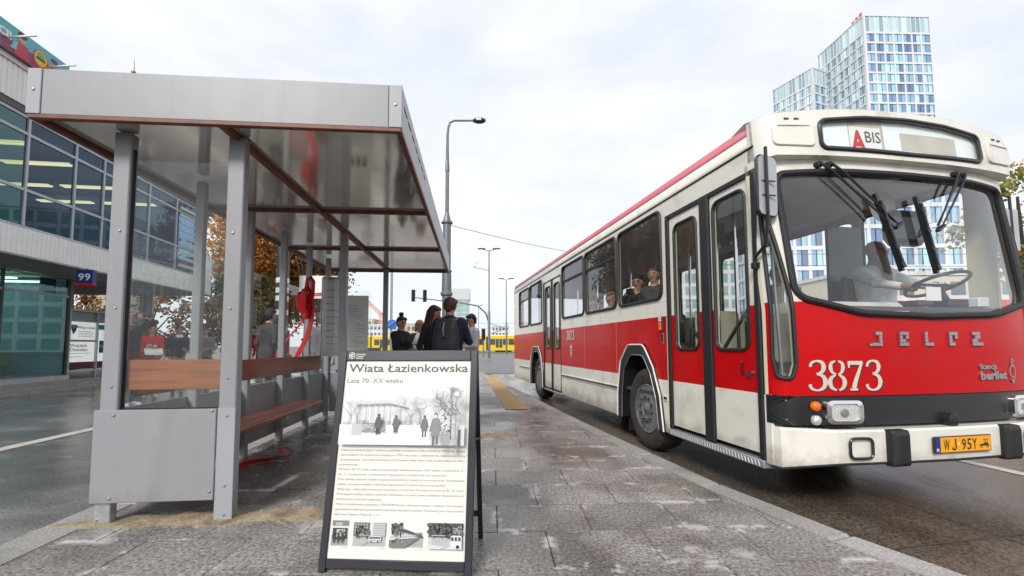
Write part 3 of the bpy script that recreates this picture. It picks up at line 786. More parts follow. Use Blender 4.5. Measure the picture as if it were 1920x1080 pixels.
# ------------------------------------------------------------------ information A-board
AB = thing('information_board', 'black framed A-board about the shelter history standing on the paving', 'a-board', (-0.574, 2.194, 0), R(-3.5))
bw, lean = 0.755, math.atan2(0.205, 1.075)
dn = Vector((0, math.sin(lean), math.cos(lean))); nb = Vector((0, -math.cos(lean), math.sin(lean)))   # up the board, out of the board
def bp(x, s, d=0): p = dn * s + nb * d; return Vector((x, p.y, p.z))
BH = 1.096; fw_ = 0.036
def frame_bar(x0, x1, s0, s1, name):
    mb = MB(); vs = [bp(x, s, d) for d in (-0.014, 0.012) for x, s in ((x0, s0), (x1, s0), (x1, s1), (x0, s1))]
    mb.add(vs, [(3, 2, 1, 0), (4, 5, 6, 7), (0, 1, 5, 4), (1, 2, 6, 5), (2, 3, 7, 6), (3, 0, 4, 7)])
    return mb.build(name, m_frame, AB, bevel=0.003)
m_frame = pm('dark_board_frame', (0.022, 0.022, 0.03), 0.35, var=0.1)
frame_bar(-bw / 2, -bw / 2 + fw_, 0.0, BH, 'frame_bar'); frame_bar(bw / 2 - fw_, bw / 2, 0.0, BH, 'frame_bar')
tb = frame_bar(-bw / 2 + fw_ + 0.0005, bw / 2 - fw_ - 0.0005, BH - 0.058, BH - 0.001, 'frame_bar')
frame_bar(-bw / 2 + fw_ + 0.0005, bw / 2 - fw_ - 0.0005, 0.02, 0.062, 'frame_bar')
# back frame
ft = Vector((0, 0.205, 1.075)); fb = Vector((0, 0.42, 0.0))
for x in (-0.34, 0.365):
    MB().bar((x, ft.y + 0.012, ft.z - 0.03), (x, fb.y, 0.0), 0.025, 0.02, (0, 1, 0)).build('back_leg', m_frame, AB)
for t, nm in ((0.86, 'back_rail'), (0.42, 'back_rail')):
    q = ft.lerp(fb, t); MB().bar((-0.33, q.y, q.z), (0.355, q.y, q.z), 0.022, 0.03, (0, 0, 1)).build(nm, m_frame, AB)
q0, q1 = ft.lerp(fb, 0.06), ft.lerp(fb, 0.845)
MB().quad((-0.325, q0.y + 0.0, q0.z), (0.35, q0.y, q0.z), (0.35, q1.y, q1.z), (-0.325, q1.y, q1.z)).build('back_sheet', m_paper, AB, smooth=0)
mb = MB(); mb.tube([(0.372, ft.y - 0.09, 0.62), (0.372, ft.y + 0.12, 0.585)], 0.007, 6); mb.build('stay', m_frame, AB)
# poster
PX0, PX1, PS0, PS1 = -bw / 2 + fw_, bw / 2 - fw_, 0.062, BH - 0.058
vs = [bp(x, s, 0.002) for x, s in ((PX0, PS0), (PX1, PS0), (PX1, PS1), (PX0, PS1))]
po = MB().add(vs, [(0, 1, 2, 3)]).build('poster', pm('poster_paper', (0.74, 0.725, 0.67), 0.3, var=0.015, coat=0.2), AB, smooth=0)
pw_, ph_ = PX1 - PX0, PS1 - PS0
def PM(x, y, d=0.0035): return M4(bp(PX0 + x, PS0 + y, d), (1, 0, 0), dn)
def ptext(body, x, y, size, mat, width=None, bold=0.0, name='text_line', d=0.0035):
    return link(name, text_mesh(body, size, mat, width=width, bold=bold), po, mat4=PM(x, y, d))
ptext('Wiata Łazienkowska', 0.016, ph_ - 0.060, 0.062, m_text, pw_ - 0.030, 0.0009, 'heading')
ptext('Lata 70. XX wieku', 0.014, ph_ - 0.118, 0.034, m_text2, 0.305, 0.0002, 'heading')
lines = [('Wiata Łazienkowska (typ) II, obok jest przykładem powojennej małej architektury Warszawy. Została', 1), ('wprowadzona do przestrzeni miejskiej w 1974 roku wraz z oddaniem do użytkowania Trasy', 1),
         ('Łazienkowskiej i stanowiła pierwszą w Warszawie wiatę wzorcową, powtarzalną lub wielo-', 1), ('przystankową.', .15),
         ('W latach 70. XX wieku wiatom towarzyszyły charakterystyczne żółte tablice z dużą literą „A”', 1), ('lub „T” na przystankach (tramwajowych) wyposażone w rozkłady jazdy oraz numery linii.', .86),
         ('Przez dekady przystanki służyły swoją funkcjonalnością, trwałością i prostotą formy, umożliwiającą', 1), ('szybką i masową produkcję w warunkach ograniczonych zasobów ówczesnej gospodarki.', .86),
         ('Wiaty tego rodzaju były powszechnie stosowane w przestrzeni Warszawy do końca lat 80. XX wieku.', 1), ('W kolejnych dekadach obiekty stopniowo likwidowano z powodu zmian standardów wyposażenia oraz', 1), ('modernizacji przestrzeni publicznej.', .36),
         ('Wiata Łazienkowska przystanku CENTRUM 03 jest odrestaurowanym i jedynym zachowanym', 1), ('egzemplarzem kultowych przystanków stołecznej komunikacji miejskiej. Wykonawcą prac remontowych', 1), ('była firma Tejbrant Polska Sp. z o.o.', .36)]
y = ph_ - 0.47
for s, w in lines:
    ptext(s, 0.016, y, 0.0155, m_text2, (pw_ - 0.030) * w, -0.0001, 'text_line'); y -= 0.0238
# logo on the top bar
lg = MB()
ring = [(0.013 * math.cos(2 * PI * i / 24), 0.013 * math.sin(2 * PI * i / 24)) for i in range(24)]
def flat_ring(r0, r1, a0, a1, n=24, z=0.0):
    vs = []; 
    for i in range(n + 1):
        a = a0 + (a1 - a0) * i / n; vs += [(r0 * math.cos(a), r0 * math.sin(a), z), (r1 * math.cos(a), r1 * math.sin(a), z)]
    return vs, [(2 * i, 2 * i + 1, 2 * i + 3, 2 * i + 2) for i in range(n)]
lg.add(*flat_ring(0.0145, 0.0175, 0, 2 * PI)); lg.add(*flat_ring(0.006, 0.0095, 0.6, 2 * PI - 0.6, 16)); lg.add([(-0.008, -0.0013, 0), (0.007, -0.0013, 0), (0.007, 0.0013, 0), (-0.008, 0.0013, 0)], [(0, 1, 2, 3)])
lgo = lg.build('emblem', m_paper, tb, smooth=0, mat4=M4(bp(-bw / 2 + fw_ + 0.03, BH - 0.030, 0.0128), (1, 0, 0), dn))
for i, s in enumerate(('Warszawski', 'Transport', 'Publiczny')):
    link('lettering', text_mesh(s, 0.0105, m_paper, bold=0.0002), tb, mat4=M4(bp(-bw / 2 + fw_ + 0.054, BH - 0.026 - 0.0105 * i, 0.0128), (1, 0, 0), dn))
# printed photographs (flat print)
def g(v): return (v, v, v)
def photo(draw, x, y, w, h, name='printed_photo'):
    p = Print(); draw(p, w, h); return p.build(name, m_ink, po, PM(x, y, 0.003))
rr = random.Random(4)
def branch(p, x, y, ang, ln, w, col, depth):
    x2, y2 = x + ln * math.cos(ang), y + ln * math.sin(ang)
    if not (0 < x2 < p.W and 0 < y2 < p.H): return
    p.line((x, y), (x2, y2), w, col)
    if depth:
        for k in range(rr.choice((2, 2, 3))): branch(p, x2, y2, ang + rr.uniform(-0.75, 0.75), ln * rr.uniform(0.6, 0.85), w * 0.62, col, depth - 1)
def fig(p, x, y, h, c, coat=True):
    p.ell(x, y + h * 0.92, h * 0.065, h * 0.085, g(c * 0.7), 10)
    p.poly([(x - h * 0.14, y + h * 0.28), (x + h * 0.16, y + h * 0.28), (x + h * 0.12, y + h * 0.80), (x + h * 0.04, y + h * 0.86), (x - h * 0.08, y + h * 0.84)], g(c))
    p.poly([(x - h * 0.20, y + h * 0.42), (x - h * 0.13, y + h * 0.40), (x - h * 0.06, y + h * 0.80), (x - h * 0.11, y + h * 0.80)], g(c * 0.85))
    p.poly([(x + h * 0.13, y + h * 0.42), (x + h * 0.21, y + h * 0.44), (x + h * 0.12, y + h * 0.80), (x + h * 0.06, y + h * 0.80)], g(c * 0.85))
    p.rect(x - h * 0.09, x - h * 0.02, y, y + h * 0.30, g(c * 0.6)); p.rect(x + h * 0.03, x + h * 0.10, y + h * 0.02, y + h * 0.30, g(c * 0.6))
def snow(p, w, h):
    p.W, p.H = w, h
    for k in range(14):
        t = k / 14; p.rect(0, w, h * t, h * (t + 1 / 14) + 1e-4, g(0.72 - 0.06 * math.exp(-((t - 0.45) / 0.12) ** 2)))
    for k in range(46):
        x = rr.uniform(0.45, 0.8) * w; p.ell(x, h * rr.uniform(0.42, 0.78), w * rr.uniform(0.02, 0.06), h * rr.uniform(0.03, 0.09), g(rr.uniform(0.52, 0.64)), 9)
    for k in range(14):
        x = w * rr.uniform(0.02, 0.98); p.rect(x - w * 0.02, x + w * 0.03, h * 0.34, h * rr.uniform(0.36, 0.42), g(rr.uniform(0.36, 0.55)))
    for x in (0.12, 0.06, 0.63, 0.55): branch(p, w * x, h * 0.36, PI / 2 + rr.uniform(-0.1, 0.1), h * 0.14, w * 0.008, g(0.44), 4)
    p.rect(0, w, 0, h * 0.335, g(0.73))
    # shelter in the snow
    p.poly([(w * 0.09, h * 0.72), (w * 0.38, h * 0.76), (w * 0.53, h * 0.66), (w * 0.53, h * 0.635), (w * 0.38, h * 0.70), (w * 0.09, h * 0.68)], g(0.58))
    for x in (0.12, 0.17, 0.22, 0.27, 0.32, 0.37, 0.46): p.rect(w * x, w * x + w * 0.006, h * 0.18, h * 0.70, g(0.5))
    p.rect(w * 0.10, w * 0.18, h * 0.16, h * 0.34, g(0.50)); p.rect(w * 0.18, w * 0.37, h * 0.20, h * 0.34, g(0.38)); p.rect(w * 0.18, w * 0.37, h * 0.34, h * 0.36, g(0.24))
    for k in range(60): p.ell(w * rr.uniform(0.19, 0.36), h * rr.uniform(0.21, 0.33), w * 0.01, h * 0.012, g(rr.uniform(0.2, 0.6)), 6)
    fig(p, w * 0.315, h * 0.17, h * 0.35, 0.10); fig(p, w * 0.455, h * 0.20, h * 0.30, 0.14)
    for k in range(5): branch(p, w * (0.90 + 0.02 * k), h * 0.5, PI / 2 + rr.uniform(-0.2, 1.2), h * 0.17, w * 0.008, g(0.2), 5)
    p.rect(w * 0.91, w * 0.925, h * 0.1, h * 0.95, g(0.25)); p.ell(w * 0.955, h * 0.84, w * 0.03, h * 0.06, g(0.3)); p.ell(w * 0.955, h * 0.84, w * 0.022, h * 0.045, g(0.6)); p.rect(w * 0.95, w * 0.958, h * 0.1, h * 0.8, g(0.3))
    for k in range(70): p.ell(w * rr.uniform(0.855, 0.915), h * rr.uniform(0.2, 0.6), w * 0.007, h * 0.012, g(rr.choice((0.08, 0.6))), 6)
    p.rect(w * 0.86, w * 0.92, 0.02 * h, h * 0.18, g(0.33)); p.rect(w * 0.975, w * 0.998, 0, h * 0.26, g(0.1))
    fig(p, w * 0.72, h * 0.13, h * 0.36, 0.16); fig(p, w * 0.805, h * 0.01, h * 0.52, 0.24); p.ell(w * 0.803, h * 0.47, w * 0.012, h * 0.03, g(0.62), 10)
photo(snow, 0.010, ph_ - 0.437, pw_ - 0.028, 0.300)
def ph_frame(p, w, h, sky, gr):
    p.W, p.H = w, h; p.rect(0, w, 0, h, g(sky)); p.rect(0, w, 0, h * 0.42, g(gr))
def blobs(p, x0, x1, y0, y1, n, lo, hi, r):
    for k in range(n): p.ell(rr.uniform(x0, x1), rr.uniform(y0, y1), r * rr.uniform(0.6, 1.4), r * rr.uniform(0.6, 1.4), g(rr.uniform(lo, hi)), 7)
def ph1(p, w, h):
    ph_frame(p, w, h, 0.62, 0.32); p.rect(0, w, h * 0.78, h, g(0.2)); p.rect(w * 0.2, w * 0.6, h * 0.80, h * 0.92, g(0.4))
    p.rect(w * 0.05, w * 0.95, h * 0.28, h * 0.7, g(0.05)); p.rect(w * 0.3, w * 0.75, h * 0.33, h * 0.64, g(0.6))
    blobs(p, w * 0.3, w * 0.8, h * 0.3, h * 0.66, 40, 0.02, 0.5, w * 0.05)
    for x in (0.2, 0.45, 0.7): fig(p, w * x, h * 0.1, h * 0.4, 0.05)
def bus_print(p, x, y, s):
    p.poly(roundpoly([(x, y), (x + s, y), (x + s, y + s * 0.42), (x, y + s * 0.42)], s * 0.1, 3), g(0.62)); p.rect(x + s * 0.06, x + s * 0.94, y + s * 0.22, y + s * 0.36, g(0.08))
    for k in range(1, 5): p.rect(x + s * (0.06 + 0.18 * k), x + s * (0.075 + 0.18 * k), y + s * 0.2, y + s * 0.38, g(0.6))
    p.rect(x + s * 0.02, x + s * 0.98, y + s * 0.10, y + s * 0.14, g(0.2))
    for a in (0.22, 0.76): p.ell(x + s * a, y + s * 0.02, s * 0.065, s * 0.065, g(0.03), 10)
def ph2(p, w, h):
    ph_frame(p, w, h, 0.66, 0.42); p.rect(0, w * 0.5, h * 0.4, h * 0.96, g(0.14))
    for i in range(5):
        for j in range(4): p.rect(w * (0.03 + 0.09 * i), w * (0.08 + 0.09 * i), h * (0.48 + 0.12 * j), h * (0.55 + 0.12 * j), g(0.4))
    blobs(p, w * 0.1, w * 0.5, h * 0.35, h * 0.8, 50, 0.02, 0.2, w * 0.04)
    p.rect(w * 0.62, w * 0.99, h * 0.42, h * 0.99, g(0.55))
    for j in range(8): p.rect(w * 0.62, w * 0.99, h * (0.45 + 0.068 * j), h * (0.475 + 0.068 * j), g(0.25))
    p.rect(w * 0.2, w * 0.52, h * 0.45, h * 0.48, g(0.5)); bus_print(p, w * 0.5, h * 0.2, w * 0.38); p.line((w * 0.3, 0.02 * h), (w * 0.5, h * 0.2), w * 0.012, g(0.1))
def ph3(p, w, h):
    ph_frame(p, w, h, 0.72, 0.38); blobs(p, 0.04 * w, w * 0.36, h * 0.5, h * 0.95, 70, 0.02, 0.22, w * 0.045)
    p.poly([(w * 0.2, h * 0.68), (w * 0.45, h * 0.74), (w * 0.95, h * 0.5), (w * 0.95, h * 0.44), (w * 0.3, h * 0.64)], g(0.07))
    blobs(p, w * 0.75, w * 0.96, h * 0.42, h * 0.58, 30, 0.05, 0.25, w * 0.03)
    for k in range(7): p.rect(w * (0.28 + 0.08 * k), w * (0.30 + 0.08 * k), h * 0.30, h * 0.64 - h * 0.02 * k, g(0.5))
    p.poly([(0, 0), (w * 0.45, 0), (w * 0.9, h * 0.40), (0, h * 0.30)], g(0.18)); p.poly([(w * 0.02, h * 0.3), (w * 0.85, h * 0.42), (w * 0.85, h * 0.45), (w * 0.02, h * 0.38)], g(0.6))
    fig(p, w * 0.28, h * 0.2, h * 0.36, 0.5); blobs(p, w * 0.05, w * 0.5, h * 0.22, h * 0.34, 25, 0.03, 0.3, w * 0.03)
def ph4(p, w, h):
    ph_frame(p, w, h, 0.10, 0.5); blobs(p, 0, w, h * 0.45, h * 0.98, 130, 0.015, 0.16, w * 0.04); blobs(p, w * 0.72, w, h * 0.6, h * 0.95, 30, 0.1, 0.4, w * 0.03)
    p.rect(w * 0.12, w * 0.52, h * 0.52, h * 0.55, g(0.5))
    for k in range(6): p.rect(w * (0.14 + 0.07 * k), w * (0.15 + 0.07 * k), h * 0.2, h * 0.52, g(0.35))
    p.poly([(0, 0), (w, 0), (w, h * 0.14), (w * 0.4, h * 0.1), (0, h * 0.2)], g(0.6)); p.line((w * 0.4, 0.02 * h), (w * 0.62, h * 0.1), w * 0.015, g(0.1))
    p.poly(roundpoly([(w * 0.66, h * 0.1), (w * 0.99, h * 0.08), (w * 0.99, h * 0.55), (w * 0.68, h * 0.55)], w * 0.05, 3), g(0.66))
    for k in range(3): p.rect(w * (0.69 + 0.1 * k), w * (0.76 + 0.1 * k), h * 0.33, h * 0.48, g(0.06))
    p.ell(w * 0.88, h * 0.1, w * 0.05, w * 0.05, g(0.03))
for k, (fn, x, w) in enumerate(((ph1, 0.012, 0.085), (ph2, 0.122, 0.165), (ph3, 0.310, 0.165), (ph4, 0.500, 0.170))):
    photo(fn, x, 0.058, w, 0.112 if k else 0.115)
    ptext('Fot. archiwum', x + w - 0.03, 0.048, 0.006, m_text2, 0.03)
ptext('Przystanek autobusowy przy Trasie Łazienkowskiej zimą, lata 70. XX wieku', pw_ - 0.32, ph_ - 0.449, 0.008, m_text2, 0.30)
# ------------------------------------------------------------------ the bus (local: x across from the kerb side, y backwards, z up from the road)
BUS = thing('bus', 'vintage red and cream city bus numbered 3873 standing at the kerb', 'bus', (1.598, 5.239, -0.14), R(10.717))
BW, YR, YF = 2.54, 8.25, -1.95
Z0, ZR0, ZR1, ZW0, ZW1 = 0.30, 0.86, 1.56, 1.765, 2.755
def stripe(z): return 1 if ZR0 < z < ZR1 else 0
def near(u, v, d): return (0.0 + d, u, v)          # kerb side plate
def offs(u, v, d): return (BW - d, u, v)           # far side plate
cutz = lambda a, b: [[(a, ZR0), (b, ZR0)], [(a, ZR1), (b, ZR1)]]
side_m = [m_cream, m_red, m_interior]
ARCH = [(0.775, 0.30), (0.76, 0.62), (0.665, 1.03), (0.43, 1.25), (0.02, 1.25), (-0.20, 1.00), (-0.345, 0.68), (-0.41, 0.30)]
RY = 5.28
RARCH = [(y + RY + 0.04, z) for y, z in ((0.72, 0.30), (0.70, 0.66), (0.56, 1.03), (0.34, 1.22), (-0.2, 1.22), (-0.42, 1.0), (-0.53, 0.66), (-0.55, 0.30))]
def panel(y0, y1, name='side_panel', z0=Z0, arch=None, mp=near):
    if arch:
        out = [(y0, z0)] + ([(p[0], z0 if i in (0, len(arch) - 1) else p[1]) for i, p in enumerate(reversed(arch))]) + [(y1, z0), (y1, ZW0 - 0.045), (y0, ZW0 - 0.045)]
    else: out = [(y0, z0), (y1, z0), (y1, ZW0 - 0.045), (y0, ZW0 - 0.045)]
    return sheet(name, out, [], mp, 0.03, side_m, BUS, cuts=cutz(y0 - 0.1, y1 + 0.1), matfn=lambda u, v: stripe(v), back=2)
DOOR0, DOOR1 = -1.845, -0.475
RD0, RD1 = 3.415, 4.775
panel(DOOR1 + 0.002, 0.84, arch=ARCH)
panel(0.844, 2.10); panel(2.104, RD0 - 0.002)
panel(RD1 + 0.002, 6.12, arch=RARCH); panel(6.124, YR - 0.02)
# window band above
WINS = [(-0.40, 0.72, 0), (0.80, 2.02, 1), (2.10, 3.31, 1), (4.87, 6.10, 0), (6.20, 7.42, 1)]
zb = ZW0 - 0.042
wh = [rrect(a, b, ZW0, ZW1, 0.09) for a, b, k in WINS]
def upper(mp, holes, y0, y1, name):
    return sheet(name, [(y0, zb), (y1, zb), (y1, 2.832), (y0, 2.832)], holes, mp, 0.03, [m_cream, m_interior], BUS, back=1)
upper(near, wh[:3], DOOR1 + 0.002, RD0 - 0.002, 'window_band')
upper(near, wh[3:], RD1 + 0.002, YR - 0.02, 'window_band')
for a, b in ((DOOR0, DOOR1), (RD0, RD1)):
    sheet('door_header', [(a, 2.655), (b, 2.655), (b, 2.832), (a, 2.832)], [], near, 0.03, [m_cream, m_interior], BUS, back=1)
def loop3(poly, mp, d): return [mp(u, v, d) for u, v in poly]
for (a, b, k), h in zip(WINS, wh):
    fr = MB().tube(loop3(h, near, -0.004), 0.021, 6, closed=True).build('window', m_rubber, BUS)
    n = len(h)
    MB().add(loop3(h, near, 0.012), [tuple(range(n))]).build('pane', m_glass, fr, smooth=0)
    if k: MB().box(-0.012, 0.012, a + 0.02, b - 0.02, ZW1 - 0.30, ZW1 - 0.265).build('sliding_rail', m_rubber, fr)
# offside wall
FW = [(-1.58, -0.55), (-0.45, 0.72), (0.80, 2.02), (2.10, 3.31), (3.40, 4.70), (4.87, 6.10), (6.20, 7.42)]
fh = [rrect(a, b, ZW0 if i else 1.42, ZW1, 0.09) for i, (a, b) in enumerate(FW)]
sheet('offside_wall', [(-1.80, Z0), (YR - 0.02, Z0), (YR - 0.02, 2.832), (-1.80, 2.832)], fh, offs, 0.03, side_m, BUS, cuts=cutz(-1.9, YR), matfn=lambda u, v: stripe(v), back=2)
for h in fh:
    fr = MB().tube(loop3(h, offs, -0.004), 0.021, 6, closed=True).build('window', m_rubber, BUS)
    MB().add(loop3(h, offs, 0.012), [tuple(range(len(h)))]).build('pane', m_side_clear, fr, smooth=0)
# roof shell, split into its colour bands
def shell(prof, name, mats, y0=YF + 0.11, y1=YR - 0.02, m=0, k=1, ny=1):
    mb = MB(); n = len(prof)
    ys = [y0 + (y1 - y0) * i / ny for i in range(ny + 1)]
    vs = [(x, y, z) for y in ys for x, z in prof] 
    mb.add(vs, [(j * n + i, j * n + i + 1, (j + 1) * n + i + 1, (j + 1) * n + i) for j in range(ny) for i in range(n - 1)], m)
    o = mb.build(name, mats, BUS)
    s = o.modifiers.new('thick', 'SOLIDIFY'); s.thickness = 0.02; s.offset = -1
    return o
cant = [(0.0, 2.838), (0.001, 2.88), (0.005, 2.92), (0.010, 2.950)]
pinkp = [(0.010, 2.951), (0.016, 2.99), (0.028, 3.03), (0.045, 3.056)]
top = [(0.046, 3.0565), (0.3, 3.083), (0.7, 3.117), (1.27, 3.132), (1.84, 3.117), (2.24, 3.083), (2.494, 3.0565)]
shell(cant, 'cant_panel', m_cream); shell(pinkp, 'roof_stripe', m_pink); shell(top, 'roof', m_cream, y0=YF + 0.11)
shell([(BW - x, z) for x, z in reversed(cant)], 'cant_panel', m_cream); shell([(BW - x, z) for x, z in reversed(pinkp)], 'roof_stripe', m_pink)
MB().box(-0.010, 0.004, YF + 0.1, YR - 0.03, 2.826, 2.842, ch=0.004).build('drip_rail', m_rubber, BUS)
MB().box(0.12, BW - 0.12, YF + 0.5, YR - 0.1, 2.80, 2.81).build('ceiling', m_intgrey, BUS)
MB().box(0.035, BW - 0.035, -1.6, YR - 0.1, 0.66, 0.70).build('floor', m_intdark, BUS)
MB().box(0.48, BW - 0.48, -0.42, YR - 0.1, 0.42, 0.655).build('underbody', m_black, BUS)
MB().box(0.45, BW - 0.1, -1.75, -0.66, 0.40, 0.64).build('underbody', m_black, BUS)
# rear wall
sheet('rear_wall', [(0.02, Z0), (BW - 0.02, Z0), (BW - 0.02, 2.9), (2.2, 3.08), (1.27, 3.13), (0.34, 3.08), (0.02, 2.9)], [rrect(0.3, 2.24, 1.8, 2.7, 0.1)], lambda u, v, d: (u, YR - d, v), 0.03, side_m, BUS, cuts=cutz(0, BW), matfn=lambda u, v: stripe(v), back=2)
MB().add([(u, YR - 0.01, v) for u, v in rrect(0.3, 2.24, 1.8, 2.7, 0.1)], [tuple(range(24))]).build('rear_window', m_glass, BUS, smooth=0)
for y, z in ((YR - 0.03, 1.35),): MB().box(-0.02, 0.0, y - 0.10, y, z, z + 0.14, ch=0.005).build('side_lamp', m_orange, BUS)
# rub rail
for a, b in ((0.80, 2.098), (2.106, RD0 - 0.02), (-0.47, -0.405), (6.05, 7.4)):
    MB().box(-0.016, -0.0005, a, b, 0.638, 0.698, ch=0.006).build('rub_rail', m_cream, BUS); MB().box(-0.019, -0.0165, a, b, 0.655, 0.681).build('rail_insert', m_black, BUS)
# wheel arches and wheels
def arch(poly, cy):
    out = roundpoly(poly, [0, .1, .12, .16, .16, .12, .1, 0], 4)
    inn = []
    cz = 0.45
    for y, z in out:
        k = 0.80; inn.append((cy + (y - cy) * k, max(Z0, cz + (z - cz) * (0.84 if z > cz else 1))))
    mb = MB(); n = len(out)
    vs = [(-0.028, y, z) for y, z in out] + [(-0.020, y, z) for y, z in inn] + [(0.0, y, z) for y, z in out] + [(0.22, y, z) for y, z in inn]
    fs = []
    for i in range(n - 1): fs += [(i, i + 1, n + i + 1, n + i), (2 * n + i, 2 * n + i + 1, i + 1, i), (n + i, n + i + 1, 3 * n + i + 1, 3 * n + i)]
    a = mb.add(vs, fs).build('wheel_arch', m_black, BUS)
    MB().tube([(-0.030, y, z) for y, z in out], 0.009, 6).build('arch_trim', m_white, a)
    MB().tube([(-0.022, y, z) for y, z in inn], 0.006, 6).build('arch_trim', m_steel, a)
    MB().box(0.26, 1.0, cy - 0.56, cy + 0.62, 0.5, 1.27).build('wheel_well', m_black, BUS)
arch(ARCH, 0.18); arch(RARCH, RY + 0.12)
def wheel(x0, y, front, sgn=1):
    w = thing('wheel', '', ''); del w['label']; del w['category']
    w.parent = BUS; w.location = (x0, y, 0.485)
    X = lambda p: [(r, sgn * h) for r, h in p]
    MB().lathe(X([(0.30, 0.30), (0.42, 0.30), (0.472, 0.27), (0.485, 0.22), (0.485, 0.08), (0.472, 0.03), (0.44, 0.005), (0.40, -0.004), (0.35, 0.0), (0.315, 0.012), (0.292, 0.022), (0.285, 0.05)]), (0, 0, 0), 48, 'x').build('tyre', m_tyre, w, recalc=True)
    if front:
        MB().lathe(X([(0.292, 0.02), (0.285, 0.008), (0.272, 0.012), (0.266, 0.05), (0.255, 0.075), (0.225, 0.055), (0.19, 0.025), (0.165, 0.012), (0.118, 0.010), (0.108, 0.02), (0.105, 0.06), (0.085, 0.065), (0.078, 0.03), (0.05, 0.0), (0.0, -0.012)]), (0, 0, 0), 40, 'x').build('rim', m_rim, w, recalc=True)
        for k in range(10):
            a = 2 * PI * k / 10 + 0.2
            MB().lathe(X([(0.017, 0.02), (0.017, -0.012), (0.010, -0.02), (0.0, -0.021)]), (0, 0.142 * math.cos(a), 0.142 * math.sin(a)), 6, 'x').build('wheel_nut', m_darksteel, w, recalc=True)
        for k in range(8):
            a = 2 * PI * k / 8
            mb = MB().lathe(X([(0.0, 0.05), (0.026, 0.052)]), (0, 0, 0), 10, 'x')
            mb.v = [(sgn * (0.033 + 0.036 * (1 - 0)) - sgn * 0.026 + 0 * x, yy * 0.8, zz) for x, yy, zz in mb.v]
            o = mb.build('hand_hole', m_black, w); o.location = (-sgn * 0.004, 0.222 * math.cos(a), 0.222 * math.sin(a))
    else:
        MB().lathe(X([(0.292, 0.02), (0.285, 0.008), (0.27, 0.012), (0.262, 0.10), (0.25, 0.15), (0.16, 0.16), (0.15, 0.06), (0.10, 0.055), (0.0, 0.05)]), (0, 0, 0), 40, 'x').build('rim', m_rim, w, recalc=True)
        for k in range(10):
            a = 2 * PI * k / 10
            MB().lathe(X([(0.016, 0.16), (0.016, 0.125), (0.0, 0.12)]), (0, 0.20 * math.cos(a), 0.20 * math.sin(a)), 6, 'x').build('wheel_nut', m_darksteel, w, recalc=True)
wheel(0.022, 0.085, True); wheel(0.03, RY + 0.05, False)
wheel(BW - 0.075, 0.06, True, -1); wheel(BW - 0.075, RY + 0.05, False, -1)
MB().box(0.10, 0.42, 0.70, 0.715, 0.10, 0.55).build('mud_flap', m_rubber, BUS)
# doors
def leaf(y0, y1, z0, z1, gz0, gz1, gy0, gy1, x=0.020, hinge=1):
    mp = lambda u, v, d: (x + d, u, v)
    h = rrect(gy0, gy1, gz0, gz1, 0.085)
    d = sheet('door', [(y0, z0), (y1, z0), (y1, z1), (y0, z1)], [h], mp, 0.03, side_m, BUS, cuts=cutz(y0 - 0.1, y1 + 0.1), matfn=lambda u, v: stripe(v), back=2)
    s = MB().tube(loop3(h, mp, -0.003), 0.016, 6, closed=True).build('seal', m_rubber, d)
    MB().add(loop3(h, mp, 0.012), [tuple(range(len(h)))]).build('pane', m_glass, d, smooth=0)
    return d
zd0, zd1 = 0.395, 2.615
d1 = leaf(-1.105, -0.545, zd0, zd1, 1.20, 2.515, -1.03, -0.635)
d2 = leaf(-1.785, -1.245, zd0, zd1, 1.20, 2.545, -1.705, -1.29)
MB().box(0.004, 0.035, -1.70, -1.67, 0.98, 1.03).build('handle', m_darksteel, d2); MB().lathe([(0.012, 0.0), (0.012, -0.012), (0, -0.014)], (0.02, -1.735, 1.02), 10, 'x').build('lock', m_steel, d2)
MB().tube([(0.018, -1.62, 1.0), (0.004, -1.62, 1.01), (0.004, -1.62, 1.09), (0.018, -1.62, 1.10)], 0.008, 6).build('handle', m_black, d2)
for a, b, x0, x1 in ((-1.242, -1.108, -0.006, 0.03), (-0.542, -0.478, 0.0, 0.03), (-1.848, -1.790, -0.004, 0.03)):
    MB().box(x0, x1, a, b, zd0 - 0.04, zd1 + 0.02, ch=0.008).build('door_seal', m_rubber, BUS)
MB().box(-0.001, 0.03, -1.176, -1.170, 0.95, 2.0).build('door_gap', m_interior, BUS)
MB().box(0.0, 0.03, DOOR0 + 0.042, DOOR1 - 0.066, 2.617, 2.654).build('door_seal', m_rubber, BUS)
st = MB().box(-0.012, 0.30, DOOR0 + 0.002, DOOR1 - 0.002, 0.290, 0.352, ch=0.006).build('door_step', m_galv, BUS)
tr = MB()
for k in range(34):
    y = DOOR0 + 0.04 + k * 0.038; tr.add([(-0.0125, y, 0.30), (-0.0125, y + 0.016, 0.30), (-0.0125, y + 0.028, 0.342), (-0.0125, y + 0.012, 0.342), (-0.018, y + 0.006, 0.305), (-0.018, y + 0.012, 0.305), (-0.018, y + 0.023, 0.337), (-0.018, y + 0.016, 0.337)],
        [(4, 7, 6, 5), (0, 4, 5, 1), (1, 5, 6, 2), (2, 6, 7, 3), (3, 7, 4, 0)])
tr.build('tread_pattern', m_steel, st)
rz0, rz1 = 0.34, 2.63
for a, b in ((RD0 + 0.05, 4.045), (4.135, RD1 - 0.05)):
    leaf(a, b, rz0, rz1, 1.18, 2.53, a + 0.10, b - 0.10)
for a, b in ((RD0 + 0.003, RD0 + 0.047), (4.048, 4.132), (RD1 - 0.047, RD1 - 0.003)):
    MB().box(-0.003, 0.03, a, b, rz0 - 0.03, rz1 + 0.02, ch=0.006).build('door_seal', m_rubber, BUS)
MB().box(0.0, 0.3, RD0 + 0.003, RD1 - 0.003, 0.27, 0.305, ch=0.006).build('door_step', m_galv, BUS)
